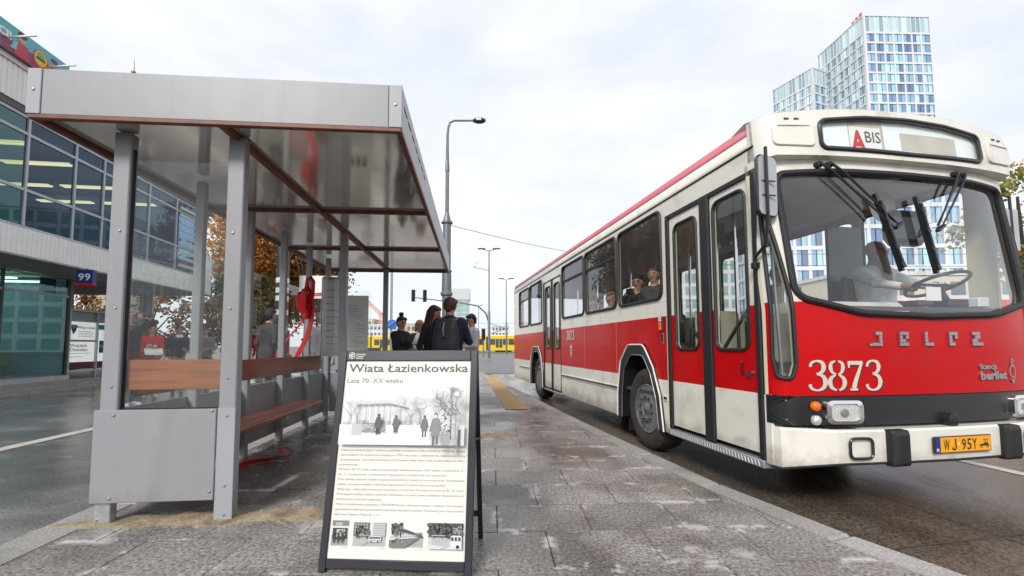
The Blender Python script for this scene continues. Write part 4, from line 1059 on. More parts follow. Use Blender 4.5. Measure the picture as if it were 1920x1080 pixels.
# side lamp, socket
s_ = MB().box(-0.03, -0.001, -0.42, -0.36, 1.40, 1.555, ch=0.006).build('indicator', m_darksteel, BUS)
MB().box(-0.04, -0.0305, -0.415, -0.365, 1.405, 1.50, ch=0.004).build('lens', m_orange, s_); MB().box(-0.04, -0.0305, -0.415, -0.365, 1.505, 1.55, ch=0.004).build('lens', m_clearlens, s_)
s_ = MB().box(-0.006, -0.001, -0.415, -0.355, 1.26, 1.375, ch=0.003).build('door_switch', m_steel, BUS); MB().box(-0.008, -0.0065, -0.405, -0.365, 1.275, 1.36).build('recess', m_black, s_)

# ---- front
HB = BW / 2
def fy(l, z):
    t = abs((l - HB) / HB); y = -1.93 - 0.15 * (1 - t ** 3) - 0.06
    if z > 1.5: y += 0.12 * (z - 1.5) / 1.1
    r = 0.085; e = min(l, BW - l)
    if e < r: y += r - math.sqrt(max(0.0, r * r - (r - e) ** 2))
    return y
def front(l, z, d): return (l, fy(l, z) + d, z)
WS = roundpoly([(0.125, 2.585), (0.6, 2.605), (1.27, 2.612), (1.94, 2.605), (2.345, 2.585), (2.385, 1.585), (1.9, 1.475), (1.27, 1.455), (0.64, 1.475), (0.155, 1.60)], [0.07, 0, 0, 0, 0.10, 0.13, 0.6, 0, 0.6, 0.13], 5)
CW = roundpoly([(0.012, 2.26), (0.030, 2.28), (0.120, 1.60), (0.130, 1.10), (0.10, 0.985), (0.022, 1.0), (0.008, 1.15)], [0, 0.01, 0.05, 0.03, 0.04, 0.03, 0.0], 4)
CWR = [(BW - x, z) for x, z in reversed(CW)]
dd = lambda P, s=0.06: dense(P, s)
ZT = 2.705
fo = dd([(0.0, ZR0 + 0.004), (BW, ZR0 + 0.004), (BW, ZT), (0.0, ZT)], 0.05)
redz = lambda u, v: 1 if v < 1.565 else 0
sheet('front_panel', fo, [dd(WS, .05), dd(CW, .05), dd(CWR, .05)], front, 0.035, side_m, BUS, grid=(0.045, 0.12), cuts=[[(0.0, 1.565), (BW, 1.565)]], matfn=redz, back=2, smooth=50)
for P, nm, mt in ((WS, 'windscreen', m_wind), (CW, 'corner_window', m_glass), (CWR, 'corner_window', m_glass)):
    g0 = MB().tube([front(l, z, -0.006) for l, z in dd(P, .05)], 0.026 if P is WS else 0.016, 8, closed=True).build(nm, m_rubber, BUS)
    sheet('pane', dd(P, .08), [], lambda u, v, d: front(u, v, 0.012), 0, mt, g0, grid=0.1, single=True, smooth=60)
MB().tube([(0.09, fy(0.06, 1.5) + 0.06, 0.98), (0.085, fy(0.05, 2.0) + 0.06, 2.2)], 0.012, 8).build('corner_pole', m_steel, BUS)
for x in (0.002, BW - 0.032): MB().box(x, x + 0.03, -1.925, -1.852, 0.335, 0.861, ch=0.006).build('corner_post', m_cream, BUS)
# black strip with lamps
bz0, bz1 = 0.652, ZR0
bs_o = lambda l, z, d: (l, fy(l, z) - 0.012 + d, z)
for a, b in ((0.0, 0.60), (0.603, 1.937), (1.94, BW)):
    sheet('grille_strip', dd([(a, bz0), (b, bz0), (b, bz1), (a, bz1)], 0.04), [], bs_o, 0.04, m_black, BUS, grid=(0.045, 0.3), smooth=50)
for p in ((0.05, 0.83), (0.05, 0.69), (2.49, 0.83), (2.49, 0.69)):
    MB().lathe([(0.008, 0), (0.006, -0.005), (0, -0.006)], bs_o(p[0], p[1], -0.001), 8, 'y').build('bolt', m_steel, BUS)
def headlight(c):
    y = fy(c, 0.75) - 0.014
    P = rrect(c - 0.135, c + 0.135, 0.665, 0.835, 0.045, 5); Q = rrect(c - 0.105, c + 0.105, 0.688, 0.812, 0.035, 5)
    sl = (fy(c + 0.1, 0.75) - fy(c - 0.1, 0.75)) / 0.2
    yy = lambda l, o: y + sl * (l - c) + o
    n = len(P); mb = MB()
    vs = [(l, yy(l, 0.01), z) for l, z in P] + [(l, yy(l, -0.035), z) for l, z in P] + [(l, yy(l, -0.04), z) for l, z in Q] + [(l, yy(l, -0.02), z) for l, z in Q]
    fs = [(k * n + i, k * n + (i + 1) % n, (k + 1) * n + (i + 1) % n, (k + 1) * n + i) for k in range(3) for i in range(n)] + [tuple(3 * n + i for i in range(n))]
    h = mb.add(vs, fs).build('headlight', m_chrome, BUS, recalc=True)
    lv = [(l, yy(l, -0.026), z) for l, z in Q]
    mb2 = MB().add(lv, [tuple(range(n))])
    for k in range(9):
        x = c - 0.085 + k * 0.021; mb2.add([(x, yy(x, -0.0265), 0.70), (x + 0.008, yy(x, -0.030), 0.70), (x + 0.016, yy(x, -0.0265), 0.70), (x, yy(x, -0.0265), 0.80), (x + 0.008, yy(x, -0.030), 0.80), (x + 0.016, yy(x, -0.0265), 0.80)], [(0, 1, 4, 3), (1, 2, 5, 4)])
    mb2.build('lens', m_clearlens, h, smooth=0)
    MB().lathe([(0.03, 0.0), (0.03, -0.004), (0.0, -0.005)], (c, yy(c, -0.0315), 0.745), 14, 'y').build('bulb_shield', m_steel, h)
headlight(0.425); headlight(BW - 0.425)
for x in (0.235, BW - 0.235):
    for z, m in ((0.79, m_orange), (0.69, m_clearlens)):
        MB().lathe([(0.036, 0.0), (0.036, -0.022), (0.030, -0.032), (0.016, -0.039), (0.0, -0.041)], bs_o(x, z, 0), 18, 'y').build('marker_lamp', m, BUS, recalc=True)
MB().lathe([(0.05, 0.02), (0.05, -0.05), (0.035, -0.06), (0.0, -0.06)], (1.33, fy(1.33, 0.7) - 0.01, 0.675), 18, 'y').build('tow_cap', m_rubber, BUS, recalc=True)
# bumper
plan = [(0.004, -1.905), (0.022, -1.985), (0.32, -2.175), (0.8, -2.225), (1.27, -2.24), (1.74, -2.225), (2.22, -2.175), (2.518, -1.985), (2.536, -1.905)]
zb0 = [0.335, 0.335, 0.395, 0.40, 0.40, 0.40, 0.395, 0.335, 0.335]; zt = 0.630
bm_ = MB(); n = len(plan)
inner = [(min(max(x, 0.06), BW - 0.06), max(y + 0.16, -2.02) if 0.2 < x < 2.3 else -1.8) for x, y in plan]
prof = []
for k, (dz, dy) in enumerate(((0, 0.02), (0.02, 0.0), (1.0 - 0.06, 0.0), (1.0, 0.012))):
    for i, (x, y) in enumerate(plan):
        z = zb0[i] + (zt - zb0[i]) * dz; prof.append((x, y + dy, z))
vs = prof + [(x, y, zt - 0.002) for x, y in inner] + [(x, y, zb0[i] + 0.02) for i, (x, y) in enumerate(inner)]
fs = [(k * n + i, k * n + i + 1, (k + 1) * n + i + 1, (k + 1) * n + i) for k in range(4) for i in range(n - 1)] + [(5 * n + i, 5 * n + i + 1, i + 1, i) for i in range(n - 1)]
bumper = bm_.add(vs, fs).build('bumper', m_cream, BUS, smooth=20, recalc=True)
def by_(l):
    for i in range(n - 1):
        if plan[i][0] <= l <= plan[i + 1][0]:
            t = (l - plan[i][0]) / (plan[i + 1][0] - plan[i][0]); return plan[i][1] + (plan[i + 1][1] - plan[i][1]) * t
def bsl(l): return Vector((0.2, by_(l + 0.1) - by_(l - 0.1), 0)).normalized()
MB().tube([(x, y + 0.002, zb0[i] - 0.004) for i, (x, y) in enumerate(plan)], 0.010, 6).build('lip', m_rubber, bumper)
gr = MB()
for k in range(12):
    x = 0.10 + k * 0.035; gr.box(x, x + 0.024, by_(x) + 0.045, by_(x) + 0.125, zt - 0.001, zt + 0.003)
gr.build('step_grille', m_darksteel, bumper)
for c in (0.475, BW - 0.475):
    P = rrect(c - 0.085, c + 0.085, 0.435, 0.575, 0.035, 4)
    MB().tube([(l, by_(l) - 0.018, z) for l, z in P], 0.010, 8, closed=True).build('bumper_handle', m_black, bumper)
for c in (0.755, BW - 0.755):
    y = by_(c); mb = MB()
    P = [(c - 0.075, 0.375), (c + 0.075, 0.375), (c + 0.075, 0.630), (c - 0.075, 0.630)]; Q = [(c - 0.045, 0.40), (c + 0.055, 0.40), (c + 0.055, 0.60), (c - 0.045, 0.60)]
    vs = [(l, y + 0.02, z) for l, z in P] + [(l, y - 0.035, z) for l, z in P] + [(l, y - 0.06, z) for l, z in Q]
    mb.add(vs, [(i + k * 4, (i + 1) % 4 + k * 4, (i + 1) % 4 + 4 + k * 4, i + 4 + k * 4) for k in range(2) for i in range(4)] + [(8, 9, 10, 11)]).build('bumper_pad', m_rubber, bumper, smooth=0, recalc=True, bevel=0.008)
# digits: brush strokes with varying width
DIG = {'3': [([(0.06, 0.80), (0.10, 0.93), (0.26, 1.0), (0.44, 0.95), (0.50, 0.80), (0.44, 0.63), (0.26, 0.55)], [.10, .09, .06, .12, .16, .12, .05]), ([(0.26, 0.55), (0.46, 0.48), (0.54, 0.28), (0.46, 0.08), (0.26, 0.0), (0.08, 0.06), (0.02, 0.20)], [.05, .12, .17, .12, .06, .09, .12])],
       '8': [([(0.24, 1.0), (0.10, 0.92), (0.07, 0.77), (0.12, 0.62), (0.24, 0.54)], [.05, .11, .14, .10, .05]), ([(0.34, 1.0), (0.47, 0.92), (0.50, 0.77), (0.45, 0.62), (0.34, 0.54)], [.05, .11, .14, .10, .05]),
             ([(0.24, 0.53), (0.08, 0.42), (0.03, 0.26), (0.09, 0.09), (0.24, 0.0)], [.05, .12, .16, .12, .05]), ([(0.34, 0.53), (0.49, 0.42), (0.54, 0.26), (0.48, 0.09), (0.34, 0.0)], [.05, .12, .16, .12, .05])],
       '7': [([(0.02, 0.93), (0.28, 0.93), (0.56, 0.93)], [.13, .13, .13]), ([(0.055, 0.76), (0.05, 0.85), (0.05, 0.98)], [.05, .08, .09]), ([(0.52, 0.93), (0.40, 0.62), (0.27, 0.30), (0.20, 0.06)], [.08, .12, .15, .17]), ([(0.06, 0.02), (0.34, 0.02)], [.07, .07])]}
def digits(s, h, adv, off=(0, 0), wk=1.0):
    mb = MB(); x = 0; z_ = 0
    for ch in s:
        for P, Wd in DIG[ch]:
            Q = catmull(P, 5) if len(P) > 3 else P; nq = len(Q)
            wq = [Wd[min(int(i * (len(Wd) - 1) / max(1, nq - 1)), len(Wd) - 2)] * (1 - (i * (len(Wd) - 1) / max(1, nq - 1)) % 1) + Wd[min(int(i * (len(Wd) - 1) / max(1, nq - 1)) + 1, len(Wd) - 1)] * ((i * (len(Wd) - 1) / max(1, nq - 1)) % 1) for i in range(nq)]
            vs = []; z_ += 1
            for i in range(nq):
                a = Vector(Q[max(i - 1, 0)]); b = Vector(Q[min(i + 1, nq - 1)]); t = (b - a).normalized(); nn = Vector((-t.y, t.x))
                p = Vector(Q[i])
                for sg in (-1, 1): q = p + nn * wq[i] * wk / 2 * sg; vs.append((off[0] + x + q.x * h, off[1] + q.y * h, 0.00008 * z_))
            mb.add(vs, [(2 * i, 2 * i + 1, 2 * i + 3, 2 * i + 2) for i in range(nq - 1)])
        x += adv
    return mb
# number plate
pc0 = 1.31; npl = MB().box(pc0 - 0.262, pc0 + 0.262, by_(pc0) - 0.022, by_(pc0) - 0.006, 0.452, 0.572, ch=0.004).build('number_plate', m_black, BUS)
npl.rotation_euler = (0, R(0.0), 0)
yp = by_(pc0) - 0.0225
MB().quad((pc0 - 0.212, yp, 0.459), (pc0 + 0.255, yp, 0.459), (pc0 + 0.255, yp, 0.565), (pc0 - 0.212, yp, 0.565)).build('plate_face', m_yellow, npl, smooth=0)
MB().quad((pc0 - 0.255, yp, 0.459), (pc0 - 0.2125, yp, 0.459), (pc0 - 0.2125, yp, 0.565), (pc0 - 0.255, yp, 0.565)).build('country_band', m_blue, npl, smooth=0)
FX, FZ = (1, 0, 0), (0, 0, 1)
link('lettering', text_mesh('PL', 0.028, m_paper, bold=0.001), npl, mat4=M4((pc0 - 0.251, yp - 0.001, 0.468), FX, FZ))
for s, x, w in (('W', -0.185, 0.055), ('9', -0.020, 0.040), ('5', 0.030, 0.040), ('Y', 0.078, 0.044)):
    link('lettering', text_mesh(s, 0.112, m_black, width=w, bold=0.0015), npl, mat4=M4((pc0 + x, yp - 0.001, 0.4725), FX, FZ))
DIG['J'] = [([(0.42, 1.0), (0.42, 0.6), (0.42, 0.26), (0.36, 0.08), (0.22, 0.03), (0.08, 0.08), (0.05, 0.24)], [.15] * 7)]
jl = digits('J', 0.080, 0.1); jl.v = [(pc0 - 0.108 + a, yp - 0.001 - c, 0.4725 + b) for a, b, c in jl.v]; jl.build('lettering', m_black, npl, smooth=0)
link('seal_sticker', MB().lathe([(0.0, -0.0015), (0.009, -0.001), (0.009, 0)], (0, 0, 0), 10, 'y').mesh('seal_sticker', m_paper), npl, loc=(pc0 - 0.048, yp - 0.001, 0.515))
car = MB()
car.add([(x * 0.001, 0, z * 0.001) for x, z in ((0, 18), (12, 16), (14, 26), (46, 26), (46, 34), (78, 34), (84, 18), (98, 16), (98, 12), (0, 12))], [tuple(range(10))])
car.add([(x * 0.001, 0, z * 0.001) for x, z in ((44, 34), (44, 56), (40, 56), (40, 60), (84, 60), (84, 56), (78, 34), (74, 34), (78, 56), (62, 56), (62, 34), (58, 34), (58, 56), (48, 56), (48, 34))], [tuple(range(15))])
for cx in (20, 78):
    v, f = flat_ring(0.009, 0.014, 0, 2 * PI, 14); car.add([(cx * 0.001 + a, 0, 0.012 + b) for a, b, c in v], f)
link('car_symbol', car.mesh('car_symbol', m_black, 0), npl, loc=(pc0 + 0.142, yp - 0.001, 0.480))
def wrap(mb, x0, z0, d): mb.v = [front(x0 + a, z0 + b, -d - c) for a, b, c in mb.v]; return mb
m_numeral = pm('numeral_cream', (0.62, 0.55, 0.46), 0.4, var=0.1)
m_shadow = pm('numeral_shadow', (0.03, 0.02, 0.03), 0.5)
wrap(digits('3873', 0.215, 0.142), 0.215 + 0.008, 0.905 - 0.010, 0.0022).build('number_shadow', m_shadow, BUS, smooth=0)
wrap(digits('3873', 0.215, 0.142), 0.215, 0.905, 0.0034).build('fleet_number', m_numeral, BUS, smooth=0)
def sidewrap(mb, y0, z0, d): mb.v = [(-d - c, y0 - a, z0 + b) for a, b, c in mb.v]; return mb
sidewrap(digits('3873', 0.165, 0.118, wk=1.5), 3.08, 1.35, 0.003).build('fleet_number', m_numeral, BUS, smooth=0)
# small city crest on the side
cr = MB(); cr.add([(-0.002, 2.86 - x, 1.02 + z) for x, z in ((0, 0.06), (0.05, 0.0), (0.10, 0.06), (0.10, 0.15), (0, 0.15))], [(0, 1, 2, 3, 4)]); cr.add([(-0.002, 2.86 - x, 1.19 + z) for x, z in ((0.0, 0), (0.1, 0), (0.12, 0.07), (0.08, 0.03), (0.05, 0.09), (0.02, 0.03), (-0.02, 0.07))], [tuple(range(7))])
cr.build('crest', m_numeral, BUS, smooth=0)
crf = Print(); crf.line((0.05, 0.02), (0.05, 0.12), 0.02, (0.4, .02, .02)); crf.line((0.03, 0.1), (0.08, 0.11), 0.015, (0.4, .02, .02)); crf.build('crest_figure', m_ink, BUS, M4((-0.0035, 2.86, 1.03), (0, -1, 0), (0, 0, 1)))
# maker's letters, block style
BLK = {'J': ['.##', '..#', '..#', '###'], 'E': ['###', '#.#', '##.', '###'], 'L': ['#..', '#..', '#..', '###'], 'C': ['###', '#.#', '#..', '##.'], 'Z': ['###', '.##', '##.', '####']}
for i, chh in enumerate('JELCZ'):
    mb = MB(); x0 = 0.705 + i * 0.232; s = 0.027
    for r_, row in enumerate(BLK[chh]):
        for c_, v in enumerate(row):
            if v == '#':
                l, z = x0 + c_ * s, 1.335 - r_ * s; y = fy(l, z)
                mb.box(l, l + s * 0.98, y - 0.014, y - 0.001, z - s * 0.9, z)
    if chh == 'J': l, z = x0 - s, 1.335 - 3 * s; mb.box(l, l + s, fy(l, z) - 0.014, fy(l, z) - 0.001, z - s * 0.9, z - s * 0.3)
    mb.build('badge_letter', m_chrome if False else m_steel, BUS, smooth=0)
def ftext(s, l, z, size, width, name, bold=0.001):
    me = text_mesh(s, size, m_steel, extrude=0.004, width=width, bold=bold)
    a = np.empty(len(me.vertices) * 3); me.vertices.foreach_get('co', a); a = a.reshape(-1, 3)
    o = np.array([front(l + p[0], z + p[1], -0.006 - p[2]) for p in a]); me.vertices.foreach_set('co', o.ravel()); me.update()
    return link(name, me, BUS)
ftext('licencja', 1.70, 1.045, 0.06, 0.185, 'badge_lettering', 0.002); ftext('berliet', 1.70, 0.965, 0.088, 0.30, 'badge_lettering', 0.004)
em = MB(); v, f = flat_ring(0.032, 0.042, 0, 2 * PI, 20)
em.add([front(2.085 + a, 1.02 + b * 1.25, -0.008) for a, b, c in v], f)
em.add([front(2.085 + a, 1.02 + b, -0.008) for a, b in ((-0.014, 0.05), (-0.014, 0.1), (0.014, 0.1), (0.014, 0.05), (0.006, 0.05), (0.006, 0.092), (-0.006, 0.092), (-0.006, 0.05))], [(0, 1, 6, 7), (1, 2, 5, 6), (2, 3, 4, 5)])
em.add([front(2.085 + a, 1.02 + b, -0.008) for a, b in ((-0.04, -0.045), (0, -0.10), (0.04, -0.045), (0, -0.07))], [(0, 1, 3), (1, 2, 3)])
em.build('maker_emblem', m_steel, BUS, smooth=0)
# ---- destination box
def by2(l): t = abs((l - HB) / HB); return -1.955 - 0.11 * (1 - t ** 2.6)
def ztop(l): t = abs((l - HB) / HB); return 3.052 + 0.085 * (1 - t ** 2)
def box_f(l, z, d): 
    e = min(l, BW - l); r = 0.10
    return (l, by2(l) + d + (0 if e > r else r - math.sqrt(max(0, r * r - (r - e) ** 2))) + 0.03 * (z - 2.74) / 0.35, z)
nb_ = 27; ls = [BW * i / (nb_ - 1) for i in range(nb_)]
SG = roundpoly([(0.455, 2.775), (1.27, 2.768), (2.035, 2.775), (2.03, 3.005), (1.65, 3.050), (1.27, 3.065), (0.85, 3.05), (0.46, 3.005)], [0.05, 0, 0.05, 0.06, 0.3, 0.3, 0.3, 0.06], 5)
box_out = [(l, 2.715) for l in ls] + [(l, ztop(l) - 0.003) for l in reversed(ls)]
sheet('destination_box', box_out, [dd(SG, 0.06)], box_f, 0.03, [m_cream], BUS, grid=(0.06, 0.1), smooth=50)
mb = MB()
rows = [[box_f(l, ztop(l) - 0.002, 0.0) for l in ls], [(p[0], p[1] + 0.07, p[2] + 0.012) for p in [box_f(l, ztop(l), 0) for l in ls]], [(min(max(l, 0.046), BW - 0.046), YF + 0.42, 3.056 + 0.084 * (1 - abs((l - HB) / HB) ** 2)) for l in ls]]
vs = [p for r_ in rows for p in r_]; mb.add(vs, [(k * nb_ + i, k * nb_ + i + 1, (k + 1) * nb_ + i + 1, (k + 1) * nb_ + i) for k in range(2) for i in range(nb_ - 1)])
for s_i in (0, nb_ - 1):
    sx_ = 0.05 if s_i == 0 else BW - 0.05
    mb.add([rows[0][s_i], rows[1][s_i], rows[2][s_i], (sx_, YF + 0.42, 3.04), (sx_, YF + 0.16, 3.0)], [(0, 1, 2, 3, 4)])
mb.build('box_top', m_cream, BUS, smooth=60)
mb = MB(); a_ = [box_f(l, 2.715, 0) for l in ls]; b_ = [(l, fy(l, ZT) + 0.01, ZT - 0.004) for l in ls]
mb.add(a_ + b_, [(i, i + 1, nb_ + i + 1, nb_ + i) for i in range(nb_ - 1)]).build('box_soffit', m_cream, BUS, smooth=60)
for s in (0, 1):   # box ends
    x = 0 if not s else BW
    MB().add([box_f(x, 2.715, 0), box_f(x, ztop(x), 0), (x, YF + 0.17, 3.04), (x, YF + 0.17, 2.715)], [(0, 1, 2, 3)]).build('box_end', m_cream, BUS, smooth=0)
sg = MB().tube([box_f(l, z, -0.004) for l, z in dd(SG, .08)], 0.018, 8, closed=True).build('destination_sign', m_black, BUS)
sheet('pane', dd(SG, .1), [], lambda u, v, d: box_f(u, v, 0.008), 0, m_signglass, sg, grid=0.15, single=True, smooth=60)
m_signback = pm('sign_backing', (0.82, 0.88, 0.86), 0.5, var=0.04); m_signbox = pm('sign_roller_box', (0.52, 0.49, 0.42), 0.6, var=0.15)
sheet('backing', dd([(0.43, 2.745), (2.07, 2.745), (2.07, 3.03), (1.27, 3.085), (0.43, 3.03)], .1), [], lambda u, v, d: box_f(u, v, 0.026), 0, m_signback, sg, grid=0.15, single=True, smooth=60)
def card(l0, l1, z0, z1, dep, mat, name):
    return sheet(name, dense([(l0, z0), (l1, z0), (l1, z1), (l0, z1)], 0.06), [], lambda u, v, d: box_f(u, v, dep), 0, mat, sg, single=True, grid=0.08)
card(0.73, 1.05, 2.75, 3.03, 0.0245, m_signbox, 'route_card'); card(0.735, 1.025, 2.765, 2.985, 0.0225, m_paper, 'route_card')
card(1.05, 1.065, 2.755, 3.04, 0.021, m_signback, 'divider'); card(1.22, 1.80, 2.815, 2.965, 0.0245, m_signbox, 'roller_window')
def stext(s, l, z, size, mat, width, bold):
    me = text_mesh(s, size, mat, width=width, bold=bold); a = np.empty(len(me.vertices) * 3); me.vertices.foreach_get('co', a); a = a.reshape(-1, 3)
    o = np.array([box_f(l + p[0], z + p[1], 0.020) for p in a]); me.vertices.foreach_set('co', o.ravel()); me.update(); return link('lettering', me, sg)
stext('A', 0.737, 2.775, 0.25, pm('route_red', (0.60, 0.02, 0.02), 0.4), 0.140, 0.008); stext('BIS', 0.875, 2.857, 0.135, m_text, 0.145, 0.0005)
for l0, l1 in ((0.075, 0.405), (2.135, 2.465)):
    P = roundpoly([(l0, 2.795), (l1, 2.785), (l1, 2.99), (l0, 2.975)] if l0 < 1 else [(l0, 2.785), (l1, 2.795), (l1, 2.975), (l0, 2.99)], 0.04, 4)
    v_ = MB().prism(P, lambda u, v, d: box_f(u, v, d), -0.016, 0.004).build('vent_cover', m_cream, BUS, bevel=0.006, recalc=True)
    MB().tube([box_f(l, P[0][1] * 0 + 2.955, -0.018) for l in (l0 + 0.04, (l0 + l1) / 2, l1 - 0.04)], 0.005, 6).build('vent_lip', m_cream, v_)
    for k in (0.38, 0.62):
        l = l0 + (l1 - l0) * k; MB().box(l - 0.02, l + 0.02, box_f(l, 3.02, 0)[1] - 0.006, box_f(l, 3.02, 0)[1] + 0.004, 3.010, 3.022).build('hinge', m_darksteel, v_)
# wipers: pantograph arms and blades
def wiper(px, tx, b0, b1, sgn):
    zp = 2.655; mb = MB(); q = lambda l, z, o=0.03: Vector(front(l, z, -o))
    for k in (0, 0.085): mb.lathe([(0.026, 0.02), (0.026, -0.025), (0, -0.03)], front(px + k, zp, -0.01), 12, 'y')
    w = mb.build('wiper', m_rubber, BUS, recalc=True)
    for k, e in ((0, 0.0), (0.085, 0.05)):
        a = MB(); a.tube([q(px + k, zp, 0.045), q(px + k + (tx - px) * 0.15, zp - 0.07, 0.055), q(tx + e * sgn, b0[1] - (b0[1] - b1[1]) * 0.45 + e * 0.4, 0.06)], [0.012, 0.010, 0.006], 6); a.build('arm', m_black, w)
    a = MB(); a.tube([q(px + 0.04, zp - 0.02, 0.035), q(tx + 0.02, b0[1] - (b0[1] - b1[1]) * 0.38, 0.055)], 0.004, 5); a.build('arm', m_black, w)
    m0 = q(tx, b0[1] - (b0[1] - b1[1]) * 0.46, 0.065); m1 = q(tx + 0.075 * sgn, b0[1] - (b0[1] - b1[1]) * 0.38, 0.065)
    MB().bar(m0, m1, 0.03, 0.02).build('yoke', m_black, w)
    a = MB(); P = [q(b0[0] + (b1[0] - b0[0]) * t, b0[1] + (b1[1] - b0[1]) * t, 0.032) for t in [i / 8 for i in range(9)]]
    for i in range(8): a.bar(P[i], P[i + 1], 0.022, 0.030, (0, 1, 0))
    for t in (0.12, 0.38, 0.62, 0.86): a.bar(q(b0[0] + (b1[0] - b0[0]) * t, b0[1] + (b1[1] - b0[1]) * t, 0.05), q(b0[0] + (b1[0] - b0[0]) * (t + 0.1), b0[1] + (b1[1] - b0[1]) * (t + 0.1), 0.06), 0.030, 0.02, (0, 1, 0))
    a.bar(q(b0[0] + (b1[0] - b0[0]) * 0.1, b0[1] + (b1[1] - b0[1]) * 0.1, 0.06), q(b0[0] + (b1[0] - b0[0]) * 0.9, b0[1] + (b1[1] - b0[1]) * 0.9, 0.06), 0.016, 0.016, (0, 1, 0))
    a.build('blade', m_black, w)
wiper(0.455, 0.98, (0.88, 2.42), (1.01, 1.80), 1)
wiper(1.76, 1.38, (1.27, 2.42), (1.335, 1.79), 1)
# mirror on the kerb side front corner
mi = MB(); mc = Vector((-0.02, -1.99, 2.45))
P = roundpoly([(-0.115, -0.24), (0.105, -0.24), (0.115, 0.24), (-0.105, 0.24)], 0.05, 5)
mir = MB().prism(P, lambda u, v, d: (mc.x + u, mc.y + d + u * 0.25, mc.z + v), -0.012, 0.02).build('mirror', m_black, BUS, bevel=0.006, recalc=True)
MB().prism([(u * 0.9, v * 0.95) for u, v in P], lambda u, v, d: (mc.x + u, mc.y + d + u * 0.25, mc.z + v), -0.019, -0.0125).build('housing', pm('mirror_grey', (0.42, 0.44, 0.47), 0.3, var=0.1), mir, recalc=True)
MB().tube([(mc.x - 0.03, -2.03, 2.74), (mc.x - 0.035, -2.035, 2.5), (mc.x - 0.03, -2.03, 2.18), (mc.x - 0.02, -1.98, 2.0), (-0.03, -1.86, 1.93), (-0.02, -1.845, 1.86)], 0.013, 8).build('mirror_arm', m_black, mir)
MB().box(-0.045, 0.01, -1.87, -1.82, 1.84, 1.89, ch=0.006).build('bracket', m_black, mir)
for z in (2.37, 2.48): MB().bar((mc.x - 0.09, -2.022, z), (mc.x + 0.05, -2.022, z), 0.012, 0.008).build('clamp', m_darksteel, mir)
# ---- interior fittings seen through the glass
MB().box(0.55, BW - 0.06, -1.86, -1.46, 1.30, 1.56, ch=0.03).build('dashboard', m_intdark, BUS)
MB().box(0.35, 1.52, -1.88, -1.30, 1.0, 1.60, ch=0.10).build('heater_cover', pm('warm_grey_plastic', (0.55, 0.52, 0.45), 0.5), BUS)
MB().box(1.30, 1.62, -0.60, -0.56, 0.71, 1.9, ch=0.01).build('cab_partition', m_interior, BUS)
MB().box(2.0, 2.47, -0.60, -0.56, 1.0, 2.62).build('cab_screen', pm('green_screen', (0.02, 0.07, 0.055), 0.15), BUS)
sw = MB(); sw.tube([Vector((2.13, -1.58, 1.80)) + Matrix.Rotation(R(-22), 3, 'X') @ Vector((0.235 * math.cos(a), 0.235 * math.sin(a), 0)) for a in [2 * PI * i / 28 for i in range(28)]], 0.016, 8, closed=True)
sw.bar((1.91, -1.58, 1.795), (2.35, -1.58, 1.795), 0.03, 0.02); sw.tube([(2.13, -1.58, 1.79), (2.13, -1.72, 1.50)], 0.03, 8); sw.build('steering_wheel', m_black, BUS)
MB().box(1.97, 2.42, -1.16, -0.72, 1.38, 1.48, ch=0.03).build('driver_seat', m_seat, BUS); MB().box(1.99, 2.40, -0.80, -0.71, 1.485, 2.0, ch=0.03).build('driver_seat', m_seat, BUS); MB().box(2.05, 2.32, -1.05, -0.8, 0.71, 1.375).build('seat_base', m_black, BUS)
pole = MB().tube([(0, 0, 0.70), (0, 0, 2.80)], 0.017, 8).mesh('grab_pole', m_chrome)
for x, y in ((0.62, -0.5), (0.35, -1.15), (0.8, 0.3), (1.5, 0.3), (0.8, 2.0), (1.6, 2.2), (0.8, 3.5), (0.8, 4.7), (1.5, 6.0), (0.55, -1.5), (1.15, -0.58)): link('grab_pole', pole, BUS, loc=(x, y, 0))
MB().box(0.34, 0.95, -0.50, -0.465, 0.71, 1.62, ch=0.01).build('door_screen', m_interior, BUS)
MB().tube([(0.06, -0.70, 1.55), (0.06, -1.02, 1.25)], 0.016, 8).build('door_rail', m_black, BUS); MB().tube([(0.06, -1.66, 1.55), (0.06, -1.34, 1.22)], 0.016, 8).build('door_rail', m_black, BUS)
sm = MB().box(-0.2, 0.2, -0.2, 0.2, 0.42, 0.48, ch=0.02).box(-0.2, 0.2, 0.16, 0.22, 0.49, 1.0, ch=0.02).box(-0.05, 0.05, -0.1, 0.1, 0.0, 0.415).mesh('passenger_seat', m_seat)
for y in (1.2, 2.0, 2.8, 5.4, 6.2, 7.0):
    for x in (0.32, 2.2): link('passenger_seat', sm, BUS, loc=(x, y, 0.705))
MB().lathe([(0.0, 0.0), (0.13, 0.004), (0.145, 0.012), (0.13, 0.02), (0, 0.021)], (1.53, -1.62, 2.50), 24, 'y').build('inside_mirror', m_white, BUS)
MB().box(1.52, 1.93, -1.66, -1.60, 2.14, 2.46, ch=0.06).build('fare_box', m_black, BUS)
om = MB().box(2.63, 2.83, -1.80, -1.74, 2.08, 2.50, ch=0.02).build('mirror', pm('mirror_grey', (0.42, 0.44, 0.47), 0.3, var=0.1), BUS); MB().tube([(2.53, -1.80, 2.62), (2.72, -1.80, 2.60), (2.73, -1.80, 2.1), (2.53, -1.80, 2.0)], 0.012, 8).build('mirror_arm', m_black, om)
for x, z, w, h, m in ((1.62, 1.575, 0.16, 0.05, m_darksteel), (1.95, 1.57, 0.22, 0.07, m_black), (2.28, 1.57, 0.12, 0.09, m_intgrey)): MB().box(x, x + w, -1.80, -1.62, z, z + h, ch=0.01).build('dash_instrument', m, BUS)
